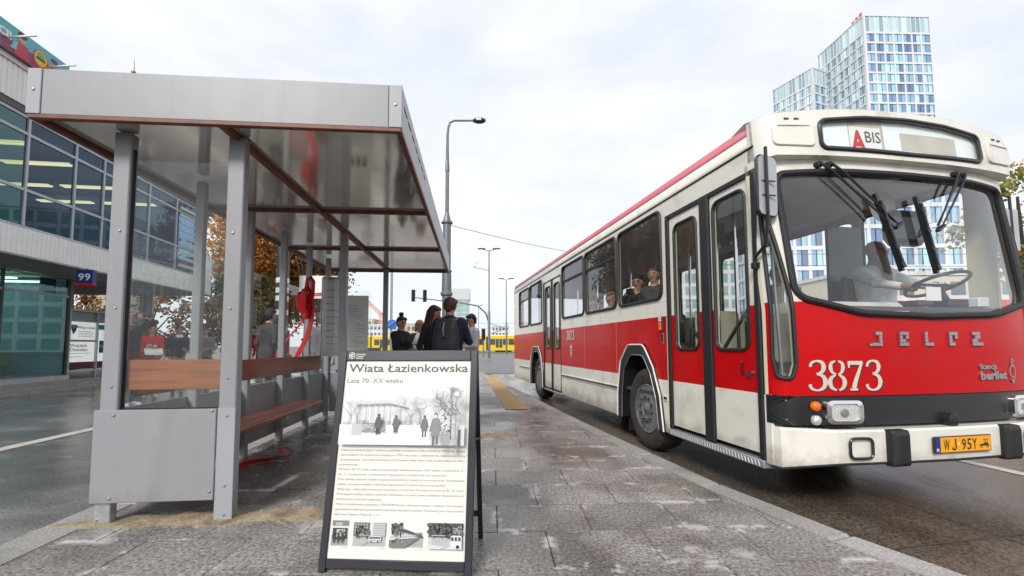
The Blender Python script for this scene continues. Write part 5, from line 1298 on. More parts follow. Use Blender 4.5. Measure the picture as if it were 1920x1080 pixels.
MB().tube([(1.56, -1.42, 0.75), (1.58, -1.45, 1.45), (1.60, -1.43, 1.62)], 0.012, 6).build('gear_lever', m_black, BUS)
MB().box(1.70, 1.86, -1.80, -1.795, 1.62, 1.74).build('route_sheet', m_paper, BUS)
# seams, drain streaks and rivets along the side
rv = MB()
for y0, y1 in ((0.85, 2.09), (2.115, RD0 - 0.02), (6.13, YR - 0.1)):
    n_ = int((y1 - y0) / 0.15)
    for k in range(n_ + 1):
        for z in (0.345, 1.690): rv.lathe([(0.006, -0.0005), (0.004, -0.003), (0.0, -0.0035)], (0, y0 + (y1 - y0) * k / n_, z), 6, 'x')
stuff(rv.build('rivets', m_cream, BUS, recalc=True))
# hanging exhaust, axle lumps under the body
MB().tube([(0.3, 0.06, 0.485), (BW - 0.3, 0.06, 0.485)], 0.09, 10).build('axle', m_black, BUS); MB().tube([(0.3, RY + 0.05, 0.485), (BW - 0.3, RY + 0.05, 0.485)], 0.12, 10).build('axle', m_black, BUS)
# ------------------------------------------------------------------ people: one smooth body each, from blended limbs (distance field, surface nets)
def field_mesh(prims, res, kdef=0.02):
    """prims: (kind, a, b, ra, rb, mat, k) capsules 'c' / ellipsoids 'e' (a centre, b radii)"""
    lo = np.full(3, 1e9); hi = -lo
    for p in prims:
        if p[0] == 'c':
            r = max(p[3], p[4])
            for q in (p[1], p[2]): lo = np.minimum(lo, np.array(q) - r); hi = np.maximum(hi, np.array(q) + r)
        else: lo = np.minimum(lo, np.array(p[1]) - max(p[2])); hi = np.maximum(hi, np.array(p[1]) + max(p[2]))
    lo -= 3 * res; hi += 3 * res
    n = np.ceil((hi - lo) / res).astype(int) + 1
    V = np.full(n, 1.0, np.float32); D = np.full(n, 1.0, np.float32); I = np.zeros(n, np.int16)
    ax = [lo[i] + res * np.arange(n[i]) for i in range(3)]
    for p in prims:
        k = p[6] if len(p) > 6 else kdef
        if p[0] == 'c':
            a, b = np.array(p[1], float), np.array(p[2], float); r = max(p[3], p[4]); l0 = np.minimum(a, b) - r; h0 = np.maximum(a, b) + r
        else: a = np.array(p[1], float); rad = np.array(p[2], float); l0 = a - rad; h0 = a + rad
        m = k + 3 * res
        s = [slice(max(0, int((l0[i] - m - lo[i]) / res)), min(n[i], int((h0[i] + m - lo[i]) / res) + 2)) for i in range(3)]
        X, Y, Z = np.meshgrid(ax[0][s[0]], ax[1][s[1]], ax[2][s[2]], indexing='ij')
        if p[0] == 'c':
            ab = b - a; L2 = max(ab @ ab, 1e-9)
            t = np.clip(((X - a[0]) * ab[0] + (Y - a[1]) * ab[1] + (Z - a[2]) * ab[2]) / L2, 0, 1)
            d = np.sqrt((X - a[0] - t * ab[0]) ** 2 + (Y - a[1] - t * ab[1]) ** 2 + (Z - a[2] - t * ab[2]) ** 2) - (p[3] + (p[4] - p[3]) * t)
        else:
            k0 = np.sqrt(((X - a[0]) / rad[0]) ** 2 + ((Y - a[1]) / rad[1]) ** 2 + ((Z - a[2]) / rad[2]) ** 2)
            k1 = np.sqrt(((X - a[0]) / rad[0] ** 2) ** 2 + ((Y - a[1]) / rad[1] ** 2) ** 2 + ((Z - a[2]) / rad[2] ** 2) ** 2)
            d = k0 * (k0 - 1) / np.maximum(k1, 1e-9)
        d = d.astype(np.float32); ss = tuple(s); v = V[ss]
        h = np.maximum(k - np.abs(v - d), 0) / k
        V[ss] = np.minimum(v, d) - h * h * k * 0.25
        dd_ = D[ss]; cl = d < dd_; I[ss] = np.where(cl, p[5], I[ss]); D[ss] = np.where(cl, d, dd_)
    S = V < 0
    c = sum(S[i:n[0] - 1 + i, j:n[1] - 1 + j, k:n[2] - 1 + k].astype(np.int8) for i in (0, 1) for j in (0, 1) for k in (0, 1))
    act = np.argwhere((c > 0) & (c < 8)); idx = np.full(c.shape, -1, np.int32); idx[tuple(act.T)] = np.arange(len(act))
    acc = np.zeros((len(act), 3)); cnt = np.zeros(len(act))
    cor = [(i, j, k) for i in (0, 1) for j in (0, 1) for k in (0, 1)]
    for a in cor:
        for b in cor:
            if sum(abs(x - y) for x, y in zip(a, b)) == 1 and a < b:
                va = V[tuple((act + a).T)]; vb = V[tuple((act + b).T)]; m = (va < 0) != (vb < 0)
                t = np.where(m, va / np.where(m, va - vb, 1), 0)[:, None]
                acc += np.where(m[:, None], np.array(a) + t * (np.array(b) - np.array(a)), 0); cnt += m
    P = lo + res * (act + acc / cnt[:, None])
    faces = []; mats = []
    for axis in range(3):
        o1, o2 = [(1, 2), (2, 0), (0, 1)][axis]
        A = S[tuple(slice(0, n[i] - 1) if i == axis else slice(1, n[i] - 1) for i in range(3))]; B = S[tuple(slice(1, n[i]) if i == axis else slice(1, n[i] - 1) for i in range(3))]
        for flip in (0, 1):
            e = np.argwhere((A & ~B) if not flip else (~A & B))
            if not len(e): continue
            off = np.ones(3, int); off[axis] = 0; e = e + off
            def at(d1, d2): q = e.copy(); q[:, o1] += d1; q[:, o2] += d2; return idx[tuple(q.T)]
            q = [at(-1, -1), at(0, -1), at(0, 0), at(-1, 0)]
            if flip: q = q[::-1]
            faces.append(np.stack(q, 1)); f = e.copy(); f[:, axis] += flip; mats.append(I[tuple(f.T)])
    F = np.concatenate(faces); Mi = np.concatenate(mats)
    return P, F, Mi
def to_mesh(name, P, F, Mi, mats):
    me = bpy.data.meshes.new(name); me.from_pydata(P.tolist(), [], F.tolist())
    for m in mats: me.materials.append(m)
    me.polygons.foreach_set('material_index', Mi.astype(np.int32)); me.polygons.foreach_set('use_smooth', [True] * len(F)); me.update()
    return me
def cloth(name, col, rough=0.8): return pm('cloth_' + name, col, rough, var=0.18, vscale=14, bump=0.25, bscale=22)
m_skin = pm('skin', (0.50, 0.27, 0.19), 0.5, var=0.08, vscale=12); m_skin_d = pm('skin_ruddy', (0.36, 0.16, 0.11), 0.5, var=0.08, vscale=12)
m_eye = pm('eye_dark', (0.02, 0.015, 0.012), 0.3); m_lip = pm('lip', (0.38, 0.12, 0.10), 0.5)
HAIRS = {k: pm('hair_' + k, v, 0.6, var=0.3, vscale=30, stretch=(6, 6, 1), bump=0.3, bscale=30) for k, v in dict(brown=(0.045, 0.022, 0.014), dark=(0.012, 0.010, 0.010), blond=(0.30, 0.18, 0.07), grey=(0.25, 0.24, 0.23), red=(0.10, 0.03, 0.015), auburn=(0.065, 0.03, 0.015)).items()}
def ik(s, w, l1, l2, hint):
    s, w = Vector(s), Vector(w); d = w - s; L = min(d.length, (l1 + l2) * 0.998); u = d.normalized(); a = (l1 * l1 - l2 * l2 + L * L) / (2 * L)
    h = math.sqrt(max(0, l1 * l1 - a * a)); v = Vector(hint); v = (v - u * v.dot(u)); v.normalize()
    return s + u * a + v * h, s + u * L
def hand(pr, w, d, palm, s, m, curl=0.5):
    """palm + four fingers + thumb; w wrist, d pointing direction, palm normal, s side (+1/-1)"""
    d = Vector(d).normalized(); nn = Vector(palm); nn = (nn - d * nn.dot(d)).normalized(); x = d.cross(nn) * s; w = Vector(w)
    kn = w + d * 0.085
    pr.append(('c', w, w + d * 0.03, 0.026, 0.028, m)); 
    for k in (-0.022, 0.0, 0.022): pr.append(('c', w + d * 0.02 + x * k * 0.7, kn + x * k, 0.017, 0.015, m))
    for k, ln in ((-0.031, 0.060), (-0.0105, 0.075), (0.0105, 0.080), (0.031, 0.070)):
        a = kn + x * k; b = a + (d * math.cos(curl) + nn * math.sin(curl)) * ln * 0.55; c = b + (d * math.cos(curl * 2.2) + nn * math.sin(curl * 2.2)) * ln * 0.5
        pr.append(('c', a, b, 0.0095, 0.0088, m, 0.006)); pr.append(('c', b, c, 0.0088, 0.0075, m, 0.006))
    a = w + d * 0.03 + x * 0.028; b = a + (d * 0.7 + x * 0.6 + nn * 0.35).normalized() * 0.045; c = b + (d * 0.9 + nn * 0.5).normalized() * 0.032
    pr.append(('c', a, b, 0.013, 0.011, m, 0.008)); pr.append(('c', b, c, 0.011, 0.009, m, 0.006))
def person(label, loc, yaw, h, top, legs, shoes, hair='brown', skin=None, arms=None, head=(0, 0), sit=False, hairstyle='short', fem=False, beard=None, sleeves=True, lean=0.0, stride=0.0, coat=False, glasses=False, collar=None, res=0.012, waist_up=False, group='people around the bus stop', logo=None):
    skin = skin or m_skin
    T_, Lg, Sh, Sk, Ey, Li, Ha = range(7)
    mats = [top, legs, shoes, skin, m_eye, m_lip, HAIRS[hair], beard or HAIRS['grey'], collar or top]
    pr = []; add = pr.append
    sw_ = 0.175 if fem else 0.195; hz = 0.93
    hip = Vector((0, 0, hz))
    def up(z, y=0, x=0): return Vector((x, y - lean * (z - hz), z))      # upper body leans forward (-y)
    # torso
    add(('c', up(0.96, 0.0, -0.075), up(0.96, 0.0, 0.075), 0.115, 0.115, T_ if coat or not sit else Lg, 0.05))
    for x in (-0.07, 0.07): add(('c', up(1.08, 0.0, x), up(1.32, 0.005, x * 1.3), 0.100 if fem else 0.112, 0.108 if fem else 0.120, T_, 0.06))
    add(('c', up(1.415, 0.012, -sw_ * 0.82), up(1.415, 0.012, sw_ * 0.82), 0.072, 0.072, T_, 0.06)); add(('c', up(1.40, 0.02), up(1.475, 0.015), 0.085, 0.06, T_, 0.05))
    if fem: 
        for x in (-0.065, 0.065): add(('e', up(1.27, -0.085, x), (0.062, 0.06, 0.065), None, None, T_, 0.04))
    if coat: add(('c', up(0.95), up(0.72), 0.17, 0.19, T_, 0.06))
    if collar: add(('c', up(1.48, -0.03, -0.05), up(1.48, -0.03, 0.05), 0.045, 0.045, 8, 0.02))
    # neck and head
    hc = up(1.635, -0.015); yw, pt = head
    Hm = Matrix.Translation(hc) @ Matrix.Rotation(yw, 4, 'Z') @ Matrix.Rotation(pt, 4, 'X')
    hp = lambda x, y, z: Hm @ Vector((x, y, z))
    add(('c', up(1.45, 0.01), hp(0, 0.015, -0.06), 0.055, 0.052, Sk, 0.03))
    add(('c', hp(0, 0.012, 0.035), hp(0, 0.0, 0.03), 0.085, 0.085, Sk, 0.03)); add(('c', hp(0, -0.018, 0.0), hp(0, -0.030, -0.068), 0.072, 0.044, Sk, 0.04))
    add(('c', hp(0, -0.088, 0.012), hp(0, -0.108, -0.020), 0.011, 0.015, Sk, 0.012))
    for s in (-1, 1):
        add(('e', hp(0.080 * s, 0.01, -0.005), (0.012, 0.024, 0.034), None, None, Sk, 0.01)); add(('e', hp(0.031 * s, -0.083, 0.014), (0.0105, 0.007, 0.007), None, None, Ey, 0.004)); add(('c', hp(0.018 * s, -0.088, 0.034), hp(0.047 * s, -0.080, 0.034), 0.006, 0.005, Ha, 0.006))
    add(('c', hp(-0.020, -0.089, -0.047), hp(0.020, -0.089, -0.047), 0.008, 0.008, Li, 0.006))
    if beard: add(('c', hp(0, -0.055, -0.075), up(1.33, -0.15), 0.050, 0.028, 7, 0.02)); add(('c', hp(-0.06, -0.03, -0.05), hp(0.06, -0.03, -0.05), 0.035, 0.035, 7, 0.02)); add(('c', hp(-0.03, -0.09, -0.036), hp(0.03, -0.09, -0.036), 0.012, 0.012, 7, 0.006))
    # legs
    for s in (-1, 1):
        if sit:
            kn = Vector((0.13 * s, -0.42, 0.93 - 0.02)); an = Vector((0.13 * s, -0.46, 0.5)); hj = Vector((0.09 * s, 0, 0.92))
        else:
            hj = Vector((0.09 * s, 0, 0.90)); an = Vector((0.105 * s, -stride * s, 0.085)); kn, an = ik(hj, an, 0.42, 0.41, (0.1 * s, -1, 0))
        add(('c', hj, kn, 0.088, 0.060, Lg, 0.04)); add(('c', kn, an, 0.058, 0.042, Lg, 0.02))
        add(('c', an + Vector((0, 0.02, -0.035)), an + Vector((0.01 * s, -0.15, -0.048)), 0.042, 0.034, Sh, 0.02))
    # arms
    arms = arms or {}
    for s in (-1, 1):
        sj = up(1.40, 0.012, sw_ * s); tgt = arms.get(s, (0.25 * s, -0.05, 0.90)); hint = (0.5 * s, 0.6, -0.5)
        el, wr = ik(sj, Vector(tgt), 0.285, 0.255, hint)
        add(('c', sj, el, 0.060, 0.048, T_, 0.03)); ms = T_ if sleeves else Sk
        add(('c', el, wr, 0.045 if sleeves else 0.038, 0.036 if sleeves else 0.026, ms, 0.02))
        dr = (wr - el).normalized(); pn = Vector((-s, -0.2, 0)) if s not in arms else Vector((-0.6 * s, 0.3, 0.6))
        hand(pr, wr + dr * 0.01, dr, pn, s, Sk, 0.5 if s not in arms else 0.8)
    if waist_up: pass
    k = h / 1.735
    P, F, Mi = field_mesh(pr, res)
    me = to_mesh('person', P * k, F, Mi, mats)
    o = link('person', me, None, loc=loc, rot=(0, 0, yaw)); tag(o, label, 'person', group)
    # hair as its own piece
    hr = []; H_ = lambda a, b, ra, rb, kk=0.025: hr.append(('c', a, b, ra, rb, 0, kk))
    if hairstyle != 'bald':
        H_(hp(0, 0.022, 0.052), hp(0, 0.030, 0.03), 0.092, 0.090); H_(hp(-0.05, -0.035, 0.085), hp(0.05, -0.035, 0.085), 0.040, 0.040); H_(hp(0, 0.05, 0.0), hp(0, 0.055, -0.04), 0.070, 0.055)
        for s in (-1, 1): H_(hp(0.072 * s, 0.03, 0.03), hp(0.070 * s, 0.03, -0.02), 0.024, 0.02)
    if hairstyle in ('long', 'bob'):
        e = -0.30 if hairstyle == 'long' else -0.11
        for s in (-1, 1): H_(hp(0.070 * s, 0.0, 0.03), hp(0.085 * s, 0.01, e), 0.034, 0.026)
        H_(hp(0, 0.06, 0.0), hp(0, 0.085, e), 0.075, 0.055)
        if hairstyle == 'bob': H_(hp(-0.04, -0.065, 0.07), hp(0.04, -0.065, 0.065), 0.03, 0.03)
    if hairstyle == 'bun': hr.append(('e', hp(0, 0.04, 0.175), (0.05, 0.05, 0.045), None, None, 0, 0.01))
    if hairstyle == 'cap': H_(hp(-0.04, -0.09, 0.075), hp(0.04, -0.09, 0.075), 0.02, 0.02)
    if hr:
        P, F, Mi = field_mesh(hr, max(res, 0.012)); link('hair', to_mesh('hair', P * k, F, Mi, [HAIRS[hair]]), o)
    if glasses:
        g_ = MB()
        for s in (-1, 1): g_.tube([(hp(0.032 * s + 0.024 * math.cos(a), -0.098, 0.012 + 0.018 * math.sin(a))) * k for a in [2 * PI * i / 12 for i in range(12)]], 0.0022, 5, closed=True); g_.tube([hp(0.056 * s, -0.095, 0.016) * k, hp(0.086 * s, 0.0, 0.016) * k], 0.0022, 5)
        g_.tube([hp(-0.008, -0.098, 0.014) * k, hp(0.008, -0.098, 0.014) * k], 0.0022, 5); g_.build('glasses', m_black, o)
    return o
c_black = cloth('black', (0.014, 0.014, 0.016)); c_navy = cloth('navy', (0.012, 0.018, 0.045)); c_jean = cloth('denim', (0.05, 0.075, 0.14)); c_grey = cloth('grey', (0.22, 0.22, 0.22)); c_khaki = cloth('khaki', (0.15, 0.14, 0.11))
c_red = cloth('red', (0.55, 0.01, 0.015)); c_white = cloth('white', (0.80, 0.82, 0.86)); c_olive = cloth('olive', (0.06, 0.045, 0.03)); c_light = cloth('light', (0.58, 0.58, 0.64)); c_shoe = pm('shoe_white', (0.7, 0.7, 0.7), 0.5); c_shoeb = pm('shoe_dark', (0.02, 0.018, 0.016), 0.5)
c_dgrey = cloth('dark_grey', (0.05, 0.05, 0.055)); c_plaid = cloth('plaid', (0.16, 0.14, 0.17))
# --- the group by the roof's far corner
bpk = person('man in navy jacket seen from behind with a dark backpack', (-0.90, 6.35, 0), R(172), 1.77, c_navy, c_black, c_shoeb, 'auburn', arms={1: (0.14, -0.26, 1.15), -1: (-0.14, -0.28, 1.18)}, head=(R(-10), R(12)))
person('woman with long brown hair in black facing the backpack man', (-1.21, 6.75, 0), R(60), 1.69, c_black, c_navy, c_shoeb, 'brown', arms={1: (0.12, -0.24, 1.12)}, hairstyle='long', fem=True, head=(R(15), R(14)))
person('woman with hair bun in black jacket holding a grey bag', (-2.03, 8.0, 0), R(55), 1.61, c_black, c_black, c_shoeb, 'dark', arms={1: (0.10, -0.30, 1.02), -1: (-0.05, -0.30, 1.05)}, hairstyle='bun', fem=True, head=(R(-5), R(10)))
person('woman with short blonde hair reading white sheets', (-1.90, 9.0, 0), R(10), 1.60, c_olive, c_dgrey, c_shoeb, 'blond', arms={1: (0.10, -0.27, 1.16), -1: (-0.12, -0.24, 1.05)}, hairstyle='bob', fem=True, head=(0, R(22)))
person('person with dark hair in pale shirt behind the backpack man', (-0.80, 8.7, 0), R(-60), 1.70, c_light, c_jean, c_shoeb, 'dark', arms={1: (0.10, -0.25, 1.1)}, head=(0, R(15)))
bk = thing('backpack', 'dark drawstring backpack worn by the man in navy jacket', 'backpack', (-0.90, 6.35, 0), R(172))
P, F, Mi = field_mesh([('c', (-0.08, 0.20, 1.05), (0.08, 0.20, 1.05), 0.115, 0.115, 0, 0.05), ('c', (-0.08, 0.20, 1.20), (0.08, 0.20, 1.20), 0.115, 0.115, 0, 0.05), ('c', (-0.07, 0.20, 1.33), (0.07, 0.20, 1.33), 0.105, 0.105, 0, 0.06), ('c', (-0.07, 0.25, 1.10), (0.07, 0.25, 1.10), 0.10, 0.10, 0, 0.05), ('c', (-0.09, 0.19, 1.43), (0.09, 0.19, 1.43), 0.06, 0.06, 0, 0.04)], 0.014)
link('bag', to_mesh('bag', P, F, Mi, [cloth('pack', (0.03, 0.032, 0.038), 0.6)]), bk)
MB().box(-0.04, 0.04, 0.305, 0.325, 1.06, 1.22, ch=0.006).build('pocket', c_black, bk); MB().tube([(0.0, 0.31, 1.24), (0.005, 0.33, 1.32), (0.0, 0.29, 1.43)], 0.008, 6).build('drawstring', m_steel, bk)
for s in (-1, 1): MB().tube([(0.10 * s, 0.16, 1.44), (0.135 * s, 0.07, 1.50), (0.135 * s, -0.07, 1.48), (0.15 * s, -0.14, 1.36), (0.17 * s, -0.06, 1.16), (0.13 * s, 0.12, 1.02)], 0.018, 6).build('strap', pm('strap_grey', (0.16, 0.16, 0.17), 0.7), bk)
def sheetpaper(label, loc, rot, w=0.21, h=0.30):
    mb = MB(); n = 5
    vs = [(w * (i / n - 0.5), 0.02 * math.sin(i / n * 3), h * (j - 0.5)) for j in (0, 1) for i in range(n + 1)]
    o = mb.add(vs, [(i, i + 1, n + 2 + i, n + 1 + i) for i in range(n)]).build('paper_sheet', m_paper, None, loc=loc, rot=rot); s = o.modifiers.new('t', 'SOLIDIFY'); s.thickness = 0.002; tag(o, label, 'paper'); return o
sheetpaper('white sheet held up by the short haired blonde woman', (-1.80, 8.66, 1.22), (R(-28), R(18), R(10)), 0.26, 0.30)
sheetpaper('white folder held low by the short haired blonde woman', (-1.98, 8.64, 1.03), (R(-35), R(-30), R(20)))
hb = thing('handbag', 'small grey bag held by the woman with the hair bun', 'bag', (-1.74, 7.80, 0.93), R(50)); MB().box(-0.11, 0.11, -0.04, 0.04, 0, 0.13, ch=0.015).build('pouch', c_grey, hb); MB().tube([(-0.08, 0, 0.13), (-0.05, 0, 0.2), (0.05, 0, 0.2), (0.08, 0, 0.13)], 0.007, 6).build('grip', c_dgrey, hb)
# --- people on the side road, seen through the shelter glass
person('photographer in black coat raising a camera with long lens', (-7.25, 8.3, -0.018), R(85), 1.80, c_black, c_jean, c_shoe, 'grey', arms={1: (0.06, -0.24, 1.60), -1: (-0.02, -0.33, 1.56)}, head=(0, R(-4)))
cm = thing('camera', 'black camera with long lens held by the photographer', 'camera', (-7.06, 8.29, 1.70), R(85)); MB().box(-0.07, 0.07, -0.03, 0.03, -0.05, 0.05, ch=0.008).build('camera_body', m_black, cm); MB().lathe([(0.035, -0.03), (0.037, -0.12), (0.045, -0.20), (0.045, -0.26), (0.0, -0.26)], (0, 0, 0), 16, 'y').build('lens', m_black, cm)
gl_ = person('girl in red t-shirt with a white round logo holding a sheet', (-8.10, 9.85, -0.018), R(48), 1.60, c_red, c_black, c_shoe, 'red', arms={1: (0.10, -0.28, 1.02), -1: (-0.12, -0.27, 1.03)}, hairstyle='long', fem=True)
lgm = MB(); v, f = flat_ring(0.045, 0.055, 0, 2 * PI); lgm.add(v, f); v, f = flat_ring(0.018, 0.030, 0.6, 2 * PI - 0.6, 14); lgm.add(v, f)
for k in range(3): lgm.add([(0.07, 0.02 - 0.022 * k, 0), (0.14, 0.02 - 0.022 * k, 0), (0.14, 0.034 - 0.022 * k, 0), (0.07, 0.034 - 0.022 * k, 0)], [(0, 1, 2, 3)])
link('shirt_logo', lgm.mesh('shirt_logo', m_paper, 0), gl_, mat4=M4((-0.055, -0.152, 1.13), (1, 0, 0), (0, 0, 1)))
sheetpaper('white printed sheet held by the girl in red', (-7.86, 9.63, 1.01), (R(-55), 0, R(48)), 0.32, 0.24)
person('smiling man in navy jacket with pale collar and shoulder bag', (-9.35, 12.3, -0.018), R(62), 1.66, c_navy, c_grey, c_shoeb, 'brown', arms={1: (0.08, -0.2, 1.1)}, collar=c_white)
person('person in khaki hooded top standing under the trees', (-8.62, 12.3, -0.018), R(35), 1.64, c_khaki, c_dgrey, c_shoeb, 'brown', arms={1: (0.10, -0.24, 1.12), -1: (-0.10, -0.22, 1.08)}, hairstyle='cap')
person('person in dark red top behind the shelter', (-8.15, 13.4, -0.018), R(20), 1.62, cloth('wine', (0.12, 0.012, 0.02)), c_dgrey, c_shoeb, 'dark')
person('man in plaid shirt beside the display case', (-3.55, 8.15, -0.018), R(200), 1.72, c_plaid, c_jean, c_shoeb, 'brown', sleeves=False)
person('dark figure in grey coat behind the shelter glass', (-4.6, 8.3, -0.018), R(150), 1.80, c_dgrey, c_black, c_shoeb, 'dark', coat=True)
# --- in the bus
from mathutils import Matrix as _M
BMx = Matrix.Translation((1.598, 5.239, -0.14)) @ Matrix.Rotation(R(10.717), 4, 'Z')
def inbus(x, y, z): return tuple(BMx @ Vector((x, y, z)))
BA = R(10.717)
drv = person('bald bearded bus driver in white shirt at the wheel', inbus(2.2, -0.96, 0.58), BA + R(-3), 1.76, c_white, c_navy, c_shoeb, 'grey', m_skin_d, arms={1: (0.12, -0.48, 1.20), -1: (-0.26, -0.48, 1.20)}, sit=True, hairstyle='bald', beard=pm('grey_beard', (0.30, 0.25, 0.19), 0.8, var=0.3, vscale=30), glasses=True, head=(R(12), 0), res=0.009, group='people in the bus')
person('smiling short haired passenger at the wide bus window', inbus(0.36, 0.42, 0.74), BA + R(-50), 1.50, c_dgrey, c_black, c_shoeb, 'auburn', res=0.011, hairstyle='short', fem=True, group='people in the bus')
person('passenger holding a small camera up at the bus window', inbus(0.42, 0.98, 0.64), BA + R(-50), 1.58, c_black, c_black, c_shoeb, 'dark', arms={1: (0.10, -0.26, 1.42), -1: (-0.10, -0.26, 1.42)}, res=0.011, group='people in the bus')
MB().box(-0.06, 0.06, -0.02, 0.02, -0.04, 0.04, ch=0.008).build('pocket_camera', m_black, None, loc=inbus(0.20, 0.80, 1.99), rot=(0, 0, BA + R(-60)))
tag(bpy.data.objects['pocket_camera'], 'small dark camera held by the passenger at the bus window', 'camera')
person('passenger in blue standing behind the front window pillar', inbus(2.3, 0.5, 0.66), BA + R(10), 1.66, cloth('blue', (0.05, 0.09, 0.22)), c_black, c_shoeb, 'brown', group='people in the bus')
person('pale haired passenger seated by the second bus window', inbus(0.42, 1.95, 0.42), BA + R(12), 1.68, c_grey, c_black, c_shoeb, 'blond', sit=True, group='people in the bus')
person('dark haired passenger seated by the third bus window', inbus(0.42, 2.75, 0.42), BA + R(12), 1.68, c_navy, c_black, c_shoeb, 'dark', sit=True, group='people in the bus')
# ------------------------------------------------------------------ glass-fronted building on the left (local x out of the facade, y along it)
BL_A = R(8.3)
BLD = thing('glass_building', 'long pavilion with glazed upper floor, white ribbed bands and a rooftop billboard', 'building', (-10.2, 8.7, -0.02), BL_A)
ZG = 0.02
m_rib = pm('white_ribbed_cladding', (0.78, 0.77, 0.75), 0.5, var=0.05, dirt=(0.5, 0.49, 0.47), dscale=1.2, dlo=0.58, dhi=0.9)
m_alu = pm('window_aluminium', (0.42, 0.43, 0.46), 0.4, metal=0.3, var=0.05)
m_bglass = glass('blue_facade_glass', (0.40, 0.58, 0.78), 0.9, gcol=(0.70, 0.84, 0.95))
m_gglass = glass('teal_shop_glass', (0.36, 0.54, 0.60), 2.4, gcol=(0.45, 0.68, 0.70))
m_sglass = glass('shop_glass', (0.48, 0.64, 0.64), 1.9, gcol=(0.62, 0.85, 0.88)); m_shopwall = pm('shop_wall', (0.26, 0.36, 0.36), 0.8, var=0.7, vscale=0.8)
m_dark = pm('dark_interior', (0.20, 0.30, 0.42), 0.8, var=0.5, vscale=0.7); m_soff = pm('grey_soffit', (0.30, 0.30, 0.31), 0.7)
m_conc = pm('grey_concrete', (0.30, 0.29, 0.28), 0.8, var=0.2, bump=0.2, bscale=30)
U0, U1 = -7.0, 7.8
def ribs(z0, z1, name, u0=U0, u1=U1, x=0.0, pitch=0.11, mat=None):
    mb = MB(); n = int((u1 - u0) / pitch); vs = []; fs = []
    for i in range(n):
        y = u0 + i * pitch
        for dy, dx in ((0, 0.0), (pitch * 0.6, 0.0), (pitch * 0.65, -0.014), (pitch * 0.95, -0.014)):
            vs += [(x + dx, y + dy, z0), (x + dx, y + dy, z1)]
    for i in range(len(vs) // 2 - 1): fs.append((2 * i, 2 * i + 2, 2 * i + 3, 2 * i + 1))
    return mb.add(vs, fs).box(x - 0.14, x - 0.027, u0, u1, z0, z1).build(name, mat or m_rib, BLD, smooth=0)
ribs(3.06, 3.62, 'lower_band'); ribs(6.20, 6.93, 'upper_band')
MB().box(-14, 0.004, U0, U1, 3.0 + ZG, 3.055).build('floor_slab', m_soff, BLD)
MB().box(-0.16, 0.03, U0, U1 + 0.02, 6.935, 6.985).build('coping', pm('coping_pinkish', (0.55, 0.47, 0.43), 0.5), BLD)
MB().box(-14, -0.03, U0, U1, 6.06, 6.195).build('roof_slab', pm('dark_fascia', (0.10, 0.10, 0.10), 0.6), BLD)
MB().box(-14, -0.12, U0, 1.2, 6.99, 7.18).build('parapet', m_rib, BLD)
MB().box(-6.2, -6.0, U0, U1, 3.06, 6.05).build('inner_wall', m_dark, BLD)
MB().box(-6, -0.15, U1 - 2.0, U1 - 1.9, 3.06, 6.05).build('inner_wall', m_dark, BLD)
mull = [-6.0, -4.8, -3.6, -2.4, -1.2, -0.55, 0.41, 1.62, 2.50, 3.32, 4.26, 5.60, 6.75]
for i, y in enumerate(mull):
    MB().box(-0.11, -0.045, y - 0.028, y + 0.028, 3.625, 6.055).build('mullion', m_alu, BLD)
tr_z = (3.66, 4.46, 5.66, 6.02)
for z in tr_z:
    for i in range(len(mull) - 1):
        MB().box(-0.105, -0.05, mull[i] + 0.0285, mull[i + 1] - 0.0285, z - 0.03, z + 0.03).build('transom', m_alu, BLD)
for i in range(len(mull) - 1):
    for j in range(3):
        MB().box(-0.082, -0.076, mull[i] + 0.029, mull[i + 1] - 0.029, tr_z[j] + 0.031, tr_z[j + 1] - 0.031).build('pane', m_bglass if i > 5 else m_gglass, BLD, rot=(0, R(random.uniform(-0.25, 0.25)), R(random.uniform(-0.3, 0.3))) if False else None)
m_tube = pm('ceiling_light', (0.9, 0.8, 0.5), 0.5, emit=((1, 0.46, 0.15), 2.2))
m_fill_tube = pm('shop_fill_light', (0.9, 0.9, 0.8), 0.5, emit=((1, 1, 0.8), 2.6))
for y in (-4.0, -1.2, 1.0, 2.2, 3.9, 5.4):
    for x in (-1.4, -3.2):
        for k in (0, 0.12): MB().box(x - 0.75, x + 0.75, y + k - 0.03, y + k + 0.03, 5.72, 5.76).build('light_strip', m_tube, BLD)
for k in range(9): MB().box(-0.04, -0.005, 5.72, 6.72, 3.80 + 0.24 * k, 3.90 + 0.24 * k).build('louvre', pm('pale_louvre', (0.42, 0.52, 0.48), 0.5), BLD)
ribs(3.63, 4.48, 'balcony_rail', 6.82, 7.8); MB().box(-3, -0.03, U1 - 0.08, U1, 3.63, 4.48).build('balcony_rail', m_rib, BLD)
